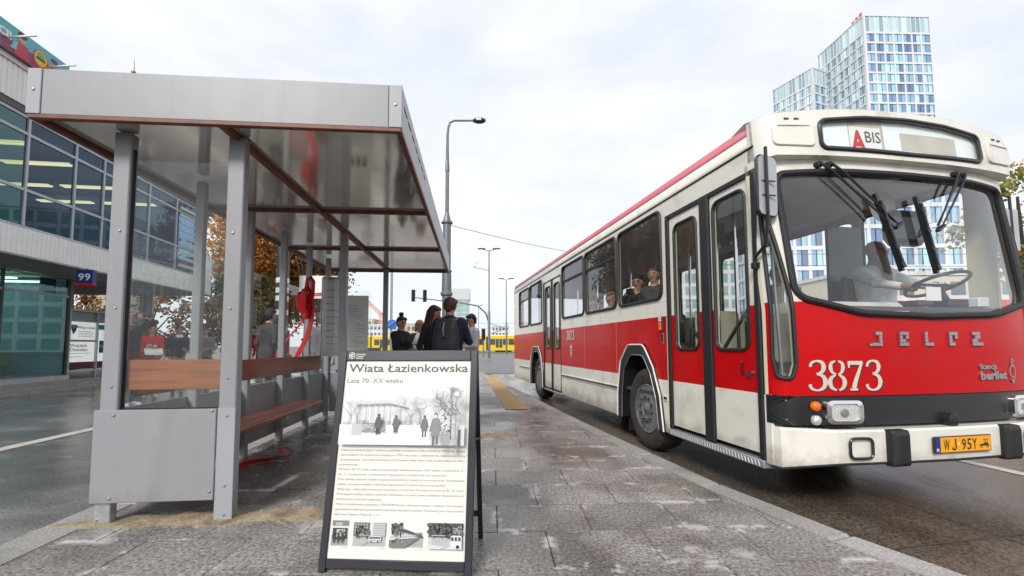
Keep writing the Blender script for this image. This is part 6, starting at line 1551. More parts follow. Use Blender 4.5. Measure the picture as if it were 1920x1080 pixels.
# ground floor
GX = -1.6
gm = [-6.5, -4.9, -3.3, -1.7, 0.0, 1.85, 3.70]
for y in gm: MB().box(GX - 0.05, GX + 0.01, y - 0.025, y + 0.025, 0.37, 3.015).build('shop_mullion', m_darksteel, BLD)
for i in range(len(gm) - 1):
    MB().box(GX - 0.05, GX + 0.012, gm[i] + 0.026, gm[i + 1] - 0.026, 2.49, 2.55).build('shop_transom', m_alu, BLD)
    for z0, z1 in ((0.375, 2.485), (2.555, 3.01)):
        MB().box(GX - 0.022, GX - 0.016, gm[i] + 0.026, gm[i + 1] - 0.026, z0, z1).build('shop_pane', m_sglass, BLD)
MB().box(-6, -5.9, U0, 3.7, 0.37, 3.0).build('inner_wall', m_shopwall, BLD); MB().box(-6, GX - 0.06, 3.64, 3.70, 0.37, 3.0).build('inner_wall', m_dark, BLD)
MB().box(-14, GX + 0.08, U0, 3.75, 0.22, 0.365, ch=0.01).build('shop_sill', m_galv, BLD)
MB().box(GX - 0.06, GX - 0.03, 2.85, 3.3, 2.56, 2.95).build('screen', m_black, BLD)
for y, x in ((3.95, -1.9), (7.3, -1.9), (3.95, -6), (7.3, -6), (7.3, -10)): MB().box(x - 0.14, x + 0.14, y - 0.12, y + 0.12, 0.2, 3.015).build('column', m_conc, BLD)
for k, (x, z0, z1) in enumerate(((-1.02, -0.05, 0.07), (-1.28, 0.07, 0.145), (-1.52, 0.145, 0.22))):
    a = U0
    while a < 9.5:
        MB().box(-14 if k == 2 else x - 0.30, x, a + 0.004, min(a + 1.5, 9.5) - 0.004, z0 - (0.1 if k else 0), z1, ch=0.008).build('step_stone', m_conc, BLD); a += 1.5
for y0, y1 in ((-2.6, -0.4), (-0.2, 1.5), (1.9, 3.4)):  # made-up yellow and red blocks stand in for vehicles mirrored in the glass
    ct = MB().box(-3.1, -2.7, y0, y1, 0.62, 1.0, ch=0.01).build('reflection_block', m_tram, BLD); MB().box(-3.08, -2.72, y0 + 0.02, y1 - 0.02, 0.37, 0.615).build('reflection_base', pm('reflection_red', (0.4, 0.02, 0.02), 0.5), ct)
    MB().box(-3.9, -3.6, y0, y1, 1.5, 1.56).build('reflection_bar', m_tram, BLD)
for y in (-1.8, 0.6, 2.6):
    for k in (0, 0.7): MB().box(-4.6, -2.0, y + k - 0.06, y + k + 0.06, 2.86, 2.90).build('light_strip', m_fill_tube, BLD)  # unseen glowing strips added to brighten the shop interior
# house number sign
hs = MB().box(-0.02, 0.34, 1.76, 1.88, 2.63, 2.99, ch=0.01).build('number_sign', m_blue, BLD)
MB().box(-0.024, 0.344, 1.755, 1.885, 2.60, 2.66, ch=0.004).build('red_band', c_red, hs)
link('lettering', text_mesh('99', 0.24, m_paper, width=0.26, bold=0.004), hs, mat4=M4((0.03, 1.757, 2.73), (1, 0, 0), (0, 0, 1)))
MB().box(0.12, 0.16, 1.83, 1.87, 2.99, 3.02).build('bracket', m_darksteel, hs)
# rooftop billboard
bb = MB().box(-0.10, -0.04, U0, 1.22, 7.14, 7.72).build('billboard', m_darksteel, BLD)
p = Print(); bwid = 1.25 - U0
p.rect(0, bwid, 0, 0.58, (0.10, 0.40, 0.48)); p.poly([(0, 0), (bwid, 0), (bwid, 0.15), (bwid * 0.9, 0.28), (bwid * 0.6, 0.16), (bwid * 0.3, 0.22), (0, 0.2)], (0.25, 0.03, 0.10))
def bf(x, c1, c2, c3, s=1.0):
    p.poly([(x - 0.14 * s, 0.02), (x + 0.14 * s, 0.02), (x + 0.11 * s, 0.28 * s), (x - 0.11 * s, 0.28 * s)], c1); p.ell(x, 0.37 * s, 0.075 * s, 0.09 * s, (0.55, 0.3, 0.2)); p.ell(x, 0.43 * s, 0.085 * s, 0.06 * s, c2); p.poly([(x - 0.22 * s, 0.1), (x - 0.10 * s, 0.12), (x - 0.08 * s, 0.26 * s), (x - 0.14 * s, 0.26 * s)], c3)
for i in range(4):
    x0 = bwid * (0.10 + 0.22 * i); bf(x0, (0.5, 0.03, 0.05), (0.05, 0.02, 0.02), (0.1, 0.4, 0.5)); bf(x0 + 0.3, (0.2, 0.1, 0.25), (0.12, 0.05, 0.02), (0.3, 0.1, 0.2), 0.85)
xb = bwid - 0.72
p.ell(xb, 0.25, 0.19, 0.23, (0.5, 0.02, 0.04)); p.ell(xb, 0.29, 0.15, 0.17, (0.72, 0.50, 0.03)); p.ell(xb, 0.34, 0.10, 0.09, (0.1, 0.4, 0.1)); p.rect(xb - 0.11, xb + 0.11, 0.24, 0.30, (0.10, 0.03, 0.02))
bf(bwid - 0.40, (0.2, 0.08, 0.25), (0.1, 0.04, 0.02), (0.4, 0.2, 0.1)); bf(bwid - 0.14, (0.45, 0.1, 0.05), (0.2, 0.08, 0.02), (0.3, 0.3, 0.35), 0.8); bf(bwid - 1.15, (0.5, 0.03, 0.05), (0.05, 0.02, 0.02), (0.2, 0.5, 0.6), 1.15)
p.build('poster', m_ink, bb, M4((-0.035, U0, 7.14), (0, 1, 0), (0, 0, 1)))
link('lettering', text_mesh('UCI!', 0.22, m_paper, width=0.42, bold=0.01), bb, mat4=M4((-0.03, -0.55, 7.40), (0, 1, 0), (0, 0, 1)))
for y in (-2.5, -0.2, 0.75): MB().bar((-0.035, y, 7.40), (0.55, y - 0.1, 7.42), 0.03, 0.03).build('floodlight_arm', m_white, bb)
# poster vitrine under the overhang
VT = thing('poster_vitrine', 'glazed poster vitrine with white event posters under the pavilion overhang', 'vitrine', tuple((Matrix.Translation((-10.2, 8.7, -0.02)) @ Matrix.Rotation(BL_A, 4, 'Z')) @ Vector((-1.62, 3.78, 0.2))), BL_A)
for y in (0.0, 0.98, 1.96): MB().box(-0.05, 0.03, y - 0.025, y + 0.025, 0.0, 2.0).build('frame_post', m_alu, VT)
for z in (0.25, 1.98):
    for y in (0.0, 0.98): MB().box(-0.05, 0.028, y + 0.026, y + 0.954, z - 0.03, z + 0.03).build('frame_rail', m_alu, VT)
MB().box(-0.06, -0.045, 0.03, 1.93, 0.3, 0.52).build('lower_board', cloth('maroon', (0.10, 0.015, 0.02)), VT); MB().box(-0.08, -0.061, 0.03, 1.93, 0.29, 1.95).build('back_board', m_soff, VT)
for k, y in enumerate((0.03, 1.02)):
    ps_ = MB().box(-0.03, -0.02, y, y + 0.93, 0.5, 1.65).build('poster', pm('glowing_paper', (0.8, 0.8, 0.78), 0.5, emit=((1, 1, 1), 0.22)), VT)  # paper given a faint glow to brighten it under the overhang
    p = Print(); 
    if k == 0:
        p.rect(0.0, 0.93, 0.58, 0.635, (0.45, 0.18, 0.03)); p.poly([(0.06, 0.95), (0.14, 0.78), (0.24, 0.90), (0.26, 1.06), (0.07, 1.06)], (0.06, 0.06, 0.06)); p.rect(0.06, 0.30, 0.97, 1.04, (0.25, 0.25, 0.25))
        for j in range(4): p.rect(0.30, 0.88 - 0.06 * (j % 2), 0.72 + 0.05 * j, 0.735 + 0.05 * j, (0.5, 0.5, 0.5))
        for j in range(2): p.rect(0.05, 0.82 - 0.3 * j, 0.24 - 0.10 * j, 0.255 - 0.10 * j, (0.45, 0.45, 0.45))
    else:
        p.rect(0.02, 0.9, 0.95, 1.1, (0.05, 0.3, 0.25)); p.rect(0.1, 0.6, 0.25, 0.62, (0.04, 0.05, 0.05)); p.rect(0.1, 0.6, 0.4, 0.5, (0.05, 0.4, 0.2)); p.rect(0.6, 0.85, 0.25, 0.62, (0.35, 0.15, 0.05))
    p.build('print', m_ink, ps_, M4((-0.0195, y, 0.5), (0, 1, 0), (0, 0, 1)))
    if k == 0:
        for s, yy, zz, sz, w in (('Witaj w klubie', 0.30, 0.96, 0.10, 0.60), ('Wojciech', 0.05, 0.43, 0.13, 0.58), ('Chmielarz', 0.05, 0.31, 0.13, 0.62)):
            link('lettering', text_mesh(s, sz, m_text, width=w, bold=0.002), ps_, mat4=M4((-0.0175, y + yy, 0.5 + zz), (0, 1, 0), (0, 0, 1)))
    MB().box(0.0, 0.004, y, y + 0.93, 0.285, 1.945).build('pane', glass('vitrine_glass', (0.96, 0.97, 0.97), 0.15) if k == 0 else MATS['vitrine_glass'], VT)

# ------------------------------------------------------------------ office towers far right: every pane an object where it can be told apart
m_tw = pm('white_tower_frame', (0.70, 0.70, 0.72), 0.5, var=0.03)
def tower_glass(name, a, b):
    m, nt, N, L, out = nodes_of(name); bs = N.new('ShaderNodeBsdfPrincipled'); bs.inputs['Roughness'].default_value = 0.08; bs.inputs['Metallic'].default_value = 0.35
    oi = N.new('ShaderNodeObjectInfo'); geo = N.new('ShaderNodeNewGeometry'); cr = N.new('ShaderNodeValToRGB'); cr.color_ramp.interpolation = 'CONSTANT'
    cols = [a, b, tuple(0.5 * (x + y) for x, y in zip(a, b)), tuple(x * 0.7 for x in a), tuple(min(1, y * 1.25) for y in b)]
    cr.color_ramp.elements[0].color = c4(cols[0]); cr.color_ramp.elements[1].position = 0.2; cr.color_ramp.elements[1].color = c4(cols[1])
    for i in (2, 3, 4): e = cr.color_ramp.elements.new(0.2 * i); e.color = c4(cols[i])
    ad = N.new('ShaderNodeMath'); ad.operation = 'ADD'; fr = N.new('ShaderNodeMath'); fr.operation = 'FRACT'
    L.new(oi.outputs['Random'], ad.inputs[0]); L.new(geo.outputs['Random Per Island'], ad.inputs[1]); L.new(ad.outputs[0], fr.inputs[0]); L.new(fr.outputs[0], cr.inputs[0])
    L.new(cr.outputs[0], bs.inputs['Base Color']); L.new(bs.outputs[0], out.inputs[0]); return m
m_tg1 = tower_glass('tower_glass_blue', (0.24, 0.36, 0.58), (0.42, 0.66, 0.74)); m_tg2 = tower_glass('tower_glass_teal', (0.45, 0.62, 0.68), (0.60, 0.78, 0.78)); m_tdark = pm('tower_dark_slot', (0.04, 0.05, 0.10), 0.3)
def tower(name, label, cat, loc, rot, w, d, h, floors, nw, nd, fl_h, topfl, single=True, below=True):
    """white grid frame with paired panes; w along local x (front at y=0), d along local y (left face at x=0)"""
    t = thing(name, label, cat, loc, rot)
    MB().box(0.35, w - 0.02, 0.35, d, 0, h - 0.3).build('core', m_dark, t)
    MB().box(0, w, 0, d, h - 0.5, h).build('parapet', m_tw, t)
    for face in (0, 1):
        Wd = w if face == 0 else d; n = nw if face == 0 else nd
        P = (lambda a, o, z: (a, o, z)) if face == 0 else (lambda a, o, z: (o, a, z))
        def bx(a0, a1, o0, o1, z0, z1, mb):
            p0, p1 = P(a0, o0, z0), P(a1, o1, z1); mb.box(min(p0[0], p1[0]), max(p0[0], p1[0]), min(p0[1], p1[1]), max(p0[1], p1[1]), z0, z1)
        fr = MB(); zs = [h - 0.5 - topfl] + [h - 0.5 - topfl - fl_h * (k + 1) for k in range(int((h - topfl) / fl_h))]
        for z in zs: bx(0.3 if face else 0.3, Wd, 0.0, 0.33, z - 0.35, z + 0.35, fr)
        fr.build('spandrel', m_tw, t, smooth=0)
        c = MB(); e0 = 0.0
        if face == 0: c.box(0, 0.6, 0.001, 0.6, 0, h - 0.5); c.box(w - 0.5, w, 0.001, 0.34, 0, h - 0.5)
        c.v and c.build('corner_pier', m_tw, t, smooth=0)
        pitch = (Wd - 1.1) / n; me = None; rest = MB(); ml = MB(); dk = MB(); metop = None
        for k in range(n * 2):
            a0 = 0.6 + pitch / 2 * k; zt0, zt1 = h - 0.5 - topfl + 0.36, h - 0.52
            if metop is None:
                mb = MB(); bx(0.1, pitch / 2 - 0.16, 0.22, 0.30, zt0, zt1, mb); metop = mb.mesh('window', m_tg2, 0)
            link('window', metop, t, loc=P(a0, 0, 0)); bx(a0 - 0.16, a0 + 0.1, 0.06, 0.31, zt0 - 0.01, zt1, ml)
        for f in range(len(zs) - 1):
            z0, z1 = zs[f + 1] + 0.36, zs[f] - 0.36
            for k in range(n):
                a0 = 0.6 + pitch * k
                bx(a0 - 0.28, a0 + 0.28, 0.04, 0.32, z0 - 0.01, z1 + 0.01, ml)
                if f < floors:
                    for j in (0, 1):
                        if me is None:
                            mb = MB(); bx(0.0, (pitch - 0.56) / 2 - 0.12, 0.24, 0.30, 0, z1 - z0, mb); me = mb.mesh('window', m_tg1 if face == 0 else m_tg2, 0)
                        link('window', me, t, loc=P(a0 + 0.29 + j * ((pitch - 0.56) / 2 + 0.06), 0, z0))
                    bx(a0 + 0.29 + (pitch - 0.56) / 2 - 0.11, a0 + 0.29 + (pitch - 0.56) / 2 + 0.05, 0.2, 0.31, z0, z1, dk)
                else: bx(a0 + 0.29, a0 + pitch - 0.29, 0.24, 0.30, z0, z1, rest)
        ml.build('mullion_grid', m_tw, t, smooth=0)
        dk.v and stuff(dk.build('dark_slot', m_tdark, t, smooth=0))
        if rest.v: stuff(rest.build('lower_windows', m_tg2, t, smooth=0))
    return t
tw = tower('office_tower', 'tall white grid office tower with blue windows and red sign on its roof corner', 'office tower', (126.4, 150, 0), R(2), 24.9, 22.5, 119.4, 9, 7, 7, 3.72, 6.2)
for k in range(3): MB().box(0.2, 0.5, 1.0 + 1.7 * k, 2.0 + 1.7 * k, 119.6, 121.0 - 0.3 * k).build('roof_letter', pm('sign_pale_red', (0.6, 0.16, 0.14), 0.5), tw, smooth=0)
tower('low_office_block', 'lower white grid office block left of the tall tower', 'office block', (118.4, 165.5, 0), R(22), 22, 17, 110.2, 4, 6, 6, 3.72, 6.2)
tower('podium_block', 'wide white grid office block seen through the bus windscreen', 'office block', (46.5, 76, -0.2), R(-4), 31, 16, 33.5, 6, 12, 5, 3.6, 4.0)
# spire of a palace far away left
pal = thing('palace_tower', 'distant tall palace tower with a thin golden spire', 'tower', (-270.6, 302, 6.8), 0.1)
m_stone = pm('sandstone', (0.40, 0.34, 0.26), 0.8)
for w, z0, z1 in ((26, -7, 110), (20, 110, 140), (14, 140, 158), (8, 158, 168)): MB().box(-w / 2, w / 2, -w / 2, w / 2, z0, z1 - 0.02).build('tower_tier', m_stone, pal)
sp = MB(); sp.lathe([(2.6, 168), (2.4, 178), (1.5, 182), (1.0, 184), (1.1, 186), (0.7, 188), (0.6, 190), (1.5, 190.6), (1.5, 191.6), (0.6, 192.2), (0.45, 196), (0.12, 201), (0.0, 203)], (0, 0, 0), 12); sp.build('spire', pm('gilded_spire', (0.45, 0.33, 0.16), 0.35, metal=0.5), pal)
# distant city blocks
m_cb = [pm('far_cream', (0.62, 0.57, 0.46), 0.7), pm('far_white', (0.66, 0.66, 0.64), 0.7), pm('far_beige', (0.55, 0.47, 0.36), 0.7)]; m_fw = pm('far_window', (0.12, 0.15, 0.18), 0.2)
def block(label, x0, x1, y, d, h, fl, n, m, cat='building', wf=0.55, hf=0.5, wm=None):
    b = thing('city_block', label, cat, (x0, y, -0.2), 0)
    w = x1 - x0; MB().box(0, w, 0, d, 0, h).build('wall', m, b); MB().box(-0.2, w + 0.2, -0.2, d, h + 0.01, h + 0.5).build('roof', m_cb[1], b)
    me = None
    for f in range(fl):
        for k in range(n):
            pw_, fh_ = w / n, h / fl
            if me is None: me = MB().box(0, pw_ * wf, -0.08, 0.05, 0, fh_ * hf).mesh('window', wm or m_fw, 0)
            link('window', me, b, loc=(pw_ * (k + (1 - wf) / 2), 0, fh_ * (f + (1 - hf) / 2)))
    return b
block('cream slab block with flat roof beyond the junction', -74, -64, 200, 14, 13.5, 4, 5, m_cb[0])
block('white apartment block with balconies rows beyond the junction', -63.5, -50, 190, 14, 10.5, 4, 8, m_cb[1])
block('low beige block behind the standing women', -46, -33, 175, 12, 10.0, 3, 7, m_cb[2])
block('pale block behind the blonde woman', -34, -22, 190, 12, 10.5, 3, 7, m_cb[0])
block('cream street house far right behind the red tram', 44, 92, 58, 14, 10.5, 3, 14, m_cb[0])
block('white tall block far beyond the tram stop', -12, -2, 260, 12, 13, 4, 5, m_cb[1])
block('tall teal office block added for the shop glass to mirror', 54, 96, 150, 16, 40, 9, 8, m_cb[1], wf=0.8, hf=0.7, wm=pm('far_teal', (0.22, 0.38, 0.38), 0.3))  # this block and the next hide behind the bus, added for reflections
block('taller grey office block behind the bus, added for the shop glass to mirror', 102, 150, 175, 16, 48, 9, 8, m_cb[1], wf=0.7, hf=0.75, wm=MATS['far_teal'])
gt = thing('glass_tower', 'pale green glass tower far beyond the backpack man', 'tower', (-41, 300, 0), 0.05)
MB().box(0, 11.5, 0, 12, 0, 39).build('curtain_wall', pm('pale_green_glass', (0.36, 0.48, 0.50), 0.12, metal=0.3, var=0.3, vscale=0.15), gt); MB().box(-0.3, 11.8, -0.3, 12, 33, 40.5).build('crown', pm('pale_crown', (0.55, 0.58, 0.58), 0.4), gt)
for z in range(3, 33, 3): MB().box(-0.1, 11.6, -0.1, 0.02, z, z + 0.35).build('floor_edge', m_cb[1], gt)
# ------------------------------------------------------------------ trams
m_tramglass = pm('tram_window', (0.05, 0.06, 0.07), 0.08, spec=0.8)
def tram(name, label, x0, y, secs, body, rot=0.0, band=None, z=-0.16):
    t = thing(name, label, 'tram', (x0, y, z), rot)
    x = 0.0
    for s in range(secs):
        L = 6.3; e = 0.5 if s in (0, secs - 1) else 0.0
        P = roundpoly([(x + (0.5 if s == 0 else 0), 0.35), (x + L - (0.5 if s == secs - 1 else 0), 0.35), (x + L, 1.2), (x + L - (0.35 if s == secs - 1 else 0), 3.25), (x + (0.35 if s == 0 else 0), 3.25), (x, 1.2)], 0.15, 3)
        b = MB().prism(P, lambda u, v, d: (u, d, v), 0, 2.35).build('tram_section', body, t, recalc=True)
        for k in range(3):
            MB().box(x + 0.5 + 1.85 * k, x + 2.2 + 1.85 * k, -0.012, 0.02, 1.45, 2.65, ch=0.01).build('window', m_tramglass, b)
        dx = x + 2.3; MB().box(dx - 0.75, dx + 0.75, -0.02, -0.0125, 0.5, 2.8).build('door', body, b)
        for k in (-0.66, 0.04): MB().box(dx + k, dx + k + 0.6, -0.03, -0.0205, 0.9, 2.65).build('door_glass', m_tramglass, b)
        if band: MB().box(x + 0.05, x + L - 0.05, -0.01, -0.001, 0.40, 0.95).build('lower_band', band, b)
        MB().box(x + 0.1, x + L - 0.1, 0.3, 2.0, 3.26, 3.5).build('roof_pod', m_cb[1], t)
        MB().box(x + 1.5, x + L - 1.5, 0.1, 2.2, 0.02, 0.345).build('bogie', m_black, t)
        if s < secs - 1: MB().box(x + L + 0.01, x + L + 0.29, 0.15, 2.2, 0.45, 3.15).build('bellows', m_rubber, t)
        x += L + 0.3
    return t
tram('tram', 'yellow tram beside the pale shirted person, ahead of the bus rear', -11.5, 88, 4, m_tram)
tram('tram', 'yellow tram standing behind the women, partly behind the shelter posts', -42, 90, 4, m_tram)
tram('tram', 'red tram with yellow lower band seen through the bus cab', 17.5, 19.8, 4, pm('tram_red', (0.5, 0.03, 0.02), 0.35), R(-4), m_tram)
# ------------------------------------------------------------------ lamp posts, signals, wires, crane
m_lamp = pm('grey_lamp_post', (0.17, 0.185, 0.195), 0.45, metal=0.5, var=0.15)
lp = thing('street_lamp', 'tall single-arm street lamp with thick fluted base behind the shelter roof', 'street lamp', (-2.52, 16.8, 0), 0)
MB().lathe([(0.17, 0), (0.17, 3.0), (0.185, 3.02), (0.235, 3.06), (0.235, 3.14), (0.19, 3.2), (0.175, 3.95), (0.20, 3.97), (0.2, 4.02), (0.155, 4.04), (0.155, 5.85), (0.22, 5.86), (0.22, 5.93), (0.16, 5.95), (0.09, 6.25), (0.075, 6.3)], (0, 0, 0), 16).build('base', m_lamp, lp)
MB().tube([(0, 0, 6.28), (0, 0, 8.0), (0, 0, 9.4), (0.03, 0, 9.72), (0.10, 0, 9.92), (0.26, 0, 10.0), (1.02, 0, 10.0)], [0.075, 0.07, 0.05, 0.045, 0.042, 0.04, 0.038], 10).build('mast', m_lamp, lp)
MB().lathe([(0.09, 7.95), (0.09, 8.02), (0.06, 8.5)], (0, 0, 0), 12).build('collar', m_lamp, lp)
P, F, Mi = field_mesh([('e', (1.25, 0, 10.0), (0.27, 0.16, 0.11), None, None, 0)], 0.03); link('lamp_head', to_mesh('lamp_head', P, F, Mi, [pm('lamp_head_dark', (0.05, 0.05, 0.055), 0.4)]), lp)
MB().box(1.14, 1.34, -0.175, -0.10, 9.94, 10.03, ch=0.01).build('led_plate', m_white, lp)
def twin_lamp(label, x, y, h):
    t = thing('street_lamp', label, 'street lamp', (x, y, 0), 0, 'twin-head street lamps along the junction')
    MB().tube([(0, 0, 0), (0, 0, h * 0.42), (0, 0, h * 0.43), (0, 0, h - 0.1)], [0.13, 0.12, 0.075, 0.05], 10).build('mast', m_lamp, t)
    for s in (-1, 1): MB().tube([(0, 0, h - 0.15), (0.5 * s, 0, h), (0.75 * s, 0, h + 0.05)], 0.035, 6).build('arm', m_lamp, t); MB().box(0.7 * s - 0.35, 0.7 * s + 0.35, -0.14, 0.14, h + 0.02, h + 0.12, ch=0.04).build('lamp_head', m_lamp, t)
    return t
l2 = twin_lamp('twin-head street lamp carrying the traffic signal arm', -2.1, 40, 10)
twin_lamp('twin-head street lamp nearest the bus rear', -0.75, 58, 10); twin_lamp('farthest small twin-head street lamp above the yellow tram', -7.2, 94, 9.8)
def signal(parent_loc, label, h0, rot=0.3):
    s = thing('traffic_light', label, 'traffic light', parent_loc, rot); MB().box(-0.17, 0.17, -0.12, 0.12, -0.55, 0.55, ch=0.03).build('signal_box', m_black, s)
    for k in (-0.33, 0, 0.33):
        MB().lathe([(0.11, -0.121), (0.10, -0.13), (0, -0.135)], (0, 0, k), 12, 'y').build('lens', m_darksteel, s); MB().add([(0.13 * math.cos(a), -0.12 - o, k + 0.13 * math.sin(a)) for o in (0, 0.22) for a in [PI * i / 6 for i in range(7)]], [(i, i + 1, 8 + i, 7 + i) for i in range(6)]).build('visor', m_black, s)
    return s
ma = MB(); ma.tube([(0, 0, 3.2), (-0.3, 0, 4.1), (-1.0, 0, 4.75), (-2.3, 0, 5.0), (-6.8, 0, 5.55)], [0.08, 0.075, 0.07, 0.06, 0.045], 8); ma.build('signal_arm', m_lamp, l2)
signal((-8.0, 40, 5.7), 'traffic signal with sun visors nearer the arm end, left of the pair', 0); signal((-8.75, 40, 5.8), 'second traffic signal hanging left of its twin on the arm tip', 0) if False else signal((-9.1, 40.2, 5.75), 'outermost traffic signal on the long mast arm', 0)
tl = signal((-2.75, 42, 2.2), 'low black traffic signal left of the twin-head lamp', 0); MB().tube([(0, 0, -2.2), (0, 0, -0.5)], 0.06, 8).build('post', m_lamp, tl)
cm_ = thing('camera_mast', 'small cameras on a bracket of the signal lamp', 'camera', (-2.1, 39.8, 8.0), 0); MB().bar((-1.4, 0, 0.3), (0, 0, 0), 0.05, 0.05).build('bracket', m_lamp, cm_); MB().box(-1.5, -1.2, -0.1, 0.1, 0.35, 0.5).build('camera_head', m_white, cm_); MB().box(-1.25, -0.95, -0.1, 0.1, 0.7, 0.82).build('camera_head', m_white, cm_)
def wire(label, a, b, sag, r=0.012):
    a, b = Vector(a), Vector(b); P = [a.lerp(b, t / 10) - Vector((0, 0, sag * 4 * (t / 10) * (1 - t / 10))) for t in range(11)]
    o = MB().tube(P, r, 5).build('overhead_wire', m_darksteel); tag(o, label, 'wire')
wire('overhead wire from the tall lamp towards the bus roof', (-2.4, 16.8, 5.8), (9.0, 34, 7.9), 0.25)
wire('upper tram wire above the yellow trams', (-60, 86, 5.9), (30, 86, 5.7), 0.3, 0.02); wire('lower tram wire above the yellow trams', (-60, 89, 5.0), (30, 89, 5.0), 0.3, 0.02)
wire('tram wire above the red tram', (8, 24, 6.2), (60, 27, 7.0), 0.2, 0.015); wire('second tram wire above the red tram', (8, 22, 5.2), (60, 23, 5.4), 0.2, 0.015)
pg = thing('pantograph', 'raised black pantograph above the yellow tram', 'pantograph', (-4.6, 88.8, 3.4), 0); MB().bar((0, 0, 0), (3.2, 0, 1.2), 0.12, 0.12).build('lower_arm', m_black, pg); MB().bar((3.2, 0, 1.2), (0.3, 0, 2.2), 0.08, 0.08).build('upper_arm', m_black, pg); MB().bar((0.3, -0.9, 2.2), (0.3, 0.9, 2.2), 0.1, 0.06).build('contact_strip', m_black, pg)
cr_ = thing('tower_crane', 'pale red tower crane far beyond the junction', 'crane', (-61, 205, 0), 0)
m_crane = pm('crane_red', (0.66, 0.33, 0.28), 0.6)
def lattice(a, b, w, n, name):
    a, b = Vector(a), Vector(b); mb = MB(); d = (b - a).normalized(); s = d.orthogonal().normalized() * w / 2; t = d.cross(s).normalized() * w / 2
    cs = [s + t, s - t, -s - t, -s + t]
    for c in cs: mb.bar(a + c, b + c, 0.22, 0.22)
    for i in range(n):
        p, q = a.lerp(b, i / n), a.lerp(b, (i + 1) / n)
        for k in range(4): mb.bar(p + cs[k], q + cs[(k + 1) % 4], 0.14, 0.14)
    mb.build(name, m_crane, cr_, smooth=0)
lattice((0, 0, 0), (0, 0, 17), 1.6, 9, 'crane_mast'); lattice((0, 0, 15.5), (-8, 0, 23), 1.2, 7, 'crane_jib'); lattice((2, 0, 12.0), (-24, 0, 12.6), 0.8, 14, 'counter_jib')
# blue round sign on a thin pole, planter, bins by the junction
sn = thing('road_sign', 'round blue road sign on a thin pole beyond the shelter', 'road sign', (-4.75, 17.2, 0), 0); MB().tube([(0, 0, 0), (0, 0, 5.6)], 0.05, 8).build('post', m_galv, sn); MB().lathe([(0.0, -0.07), (0.2, -0.065), (0.2, -0.05)], (0.05, 0, 1.95), 20, 'y').build('sign_disc', pm('sign_blue_bright', (0.02, 0.15, 0.55), 0.4), sn); MB().bar((-0.14, -0.08, 1.83), (0.14, -0.08, 2.07), 0.05, 0.01).build('sign_stroke', m_paper, sn)
pn = thing('planter', 'stone pedestal planter with dark plants left of the women', 'planter', (-5.2, 15.6, 0), 0)
MB().lathe([(0.22, 0), (0.2, 0.1), (0.08, 0.2), (0.07, 0.55), (0.2, 0.7), (0.5, 0.95), (0.55, 1.05), (0.48, 1.05), (0.4, 0.95), (0, 0.92)], (0, 0, 0), 18).build('bowl', m_conc, pn)
# ------------------------------------------------------------------ trees
def leaf_mat(name, col): 
    m, nt, N, L, out = nodes_of(name)
    d = N.new('ShaderNodeBsdfPrincipled'); d.inputs['Base Color'].default_value = c4(col); d.inputs['Roughness'].default_value = 0.55
    t = N.new('ShaderNodeBsdfTranslucent'); t.inputs[0].default_value = c4(tuple(min(1, x * 1.5) for x in col)); x = N.new('ShaderNodeMixShader'); x.inputs[0].default_value = 0.42
    L.new(d.outputs[0], x.inputs[1]); L.new(t.outputs[0], x.inputs[2]); L.new(x.outputs[0], out.inputs[0]); return m
LM = {k: leaf_mat('leaf_' + k, v) for k, v in dict(orange=(0.46, 0.17, 0.02), gold=(0.52, 0.29, 0.04), brown=(0.26, 0.12, 0.035), green=(0.06, 0.085, 0.022), olive=(0.13, 0.12, 0.03), lime=(0.20, 0.26, 0.05), rust=(0.24, 0.06, 0.015)).items()}
m_bark = pm('bark', (0.06, 0.048, 0.038), 0.9, var=0.4, vscale=12, bump=0.5, bscale=25)
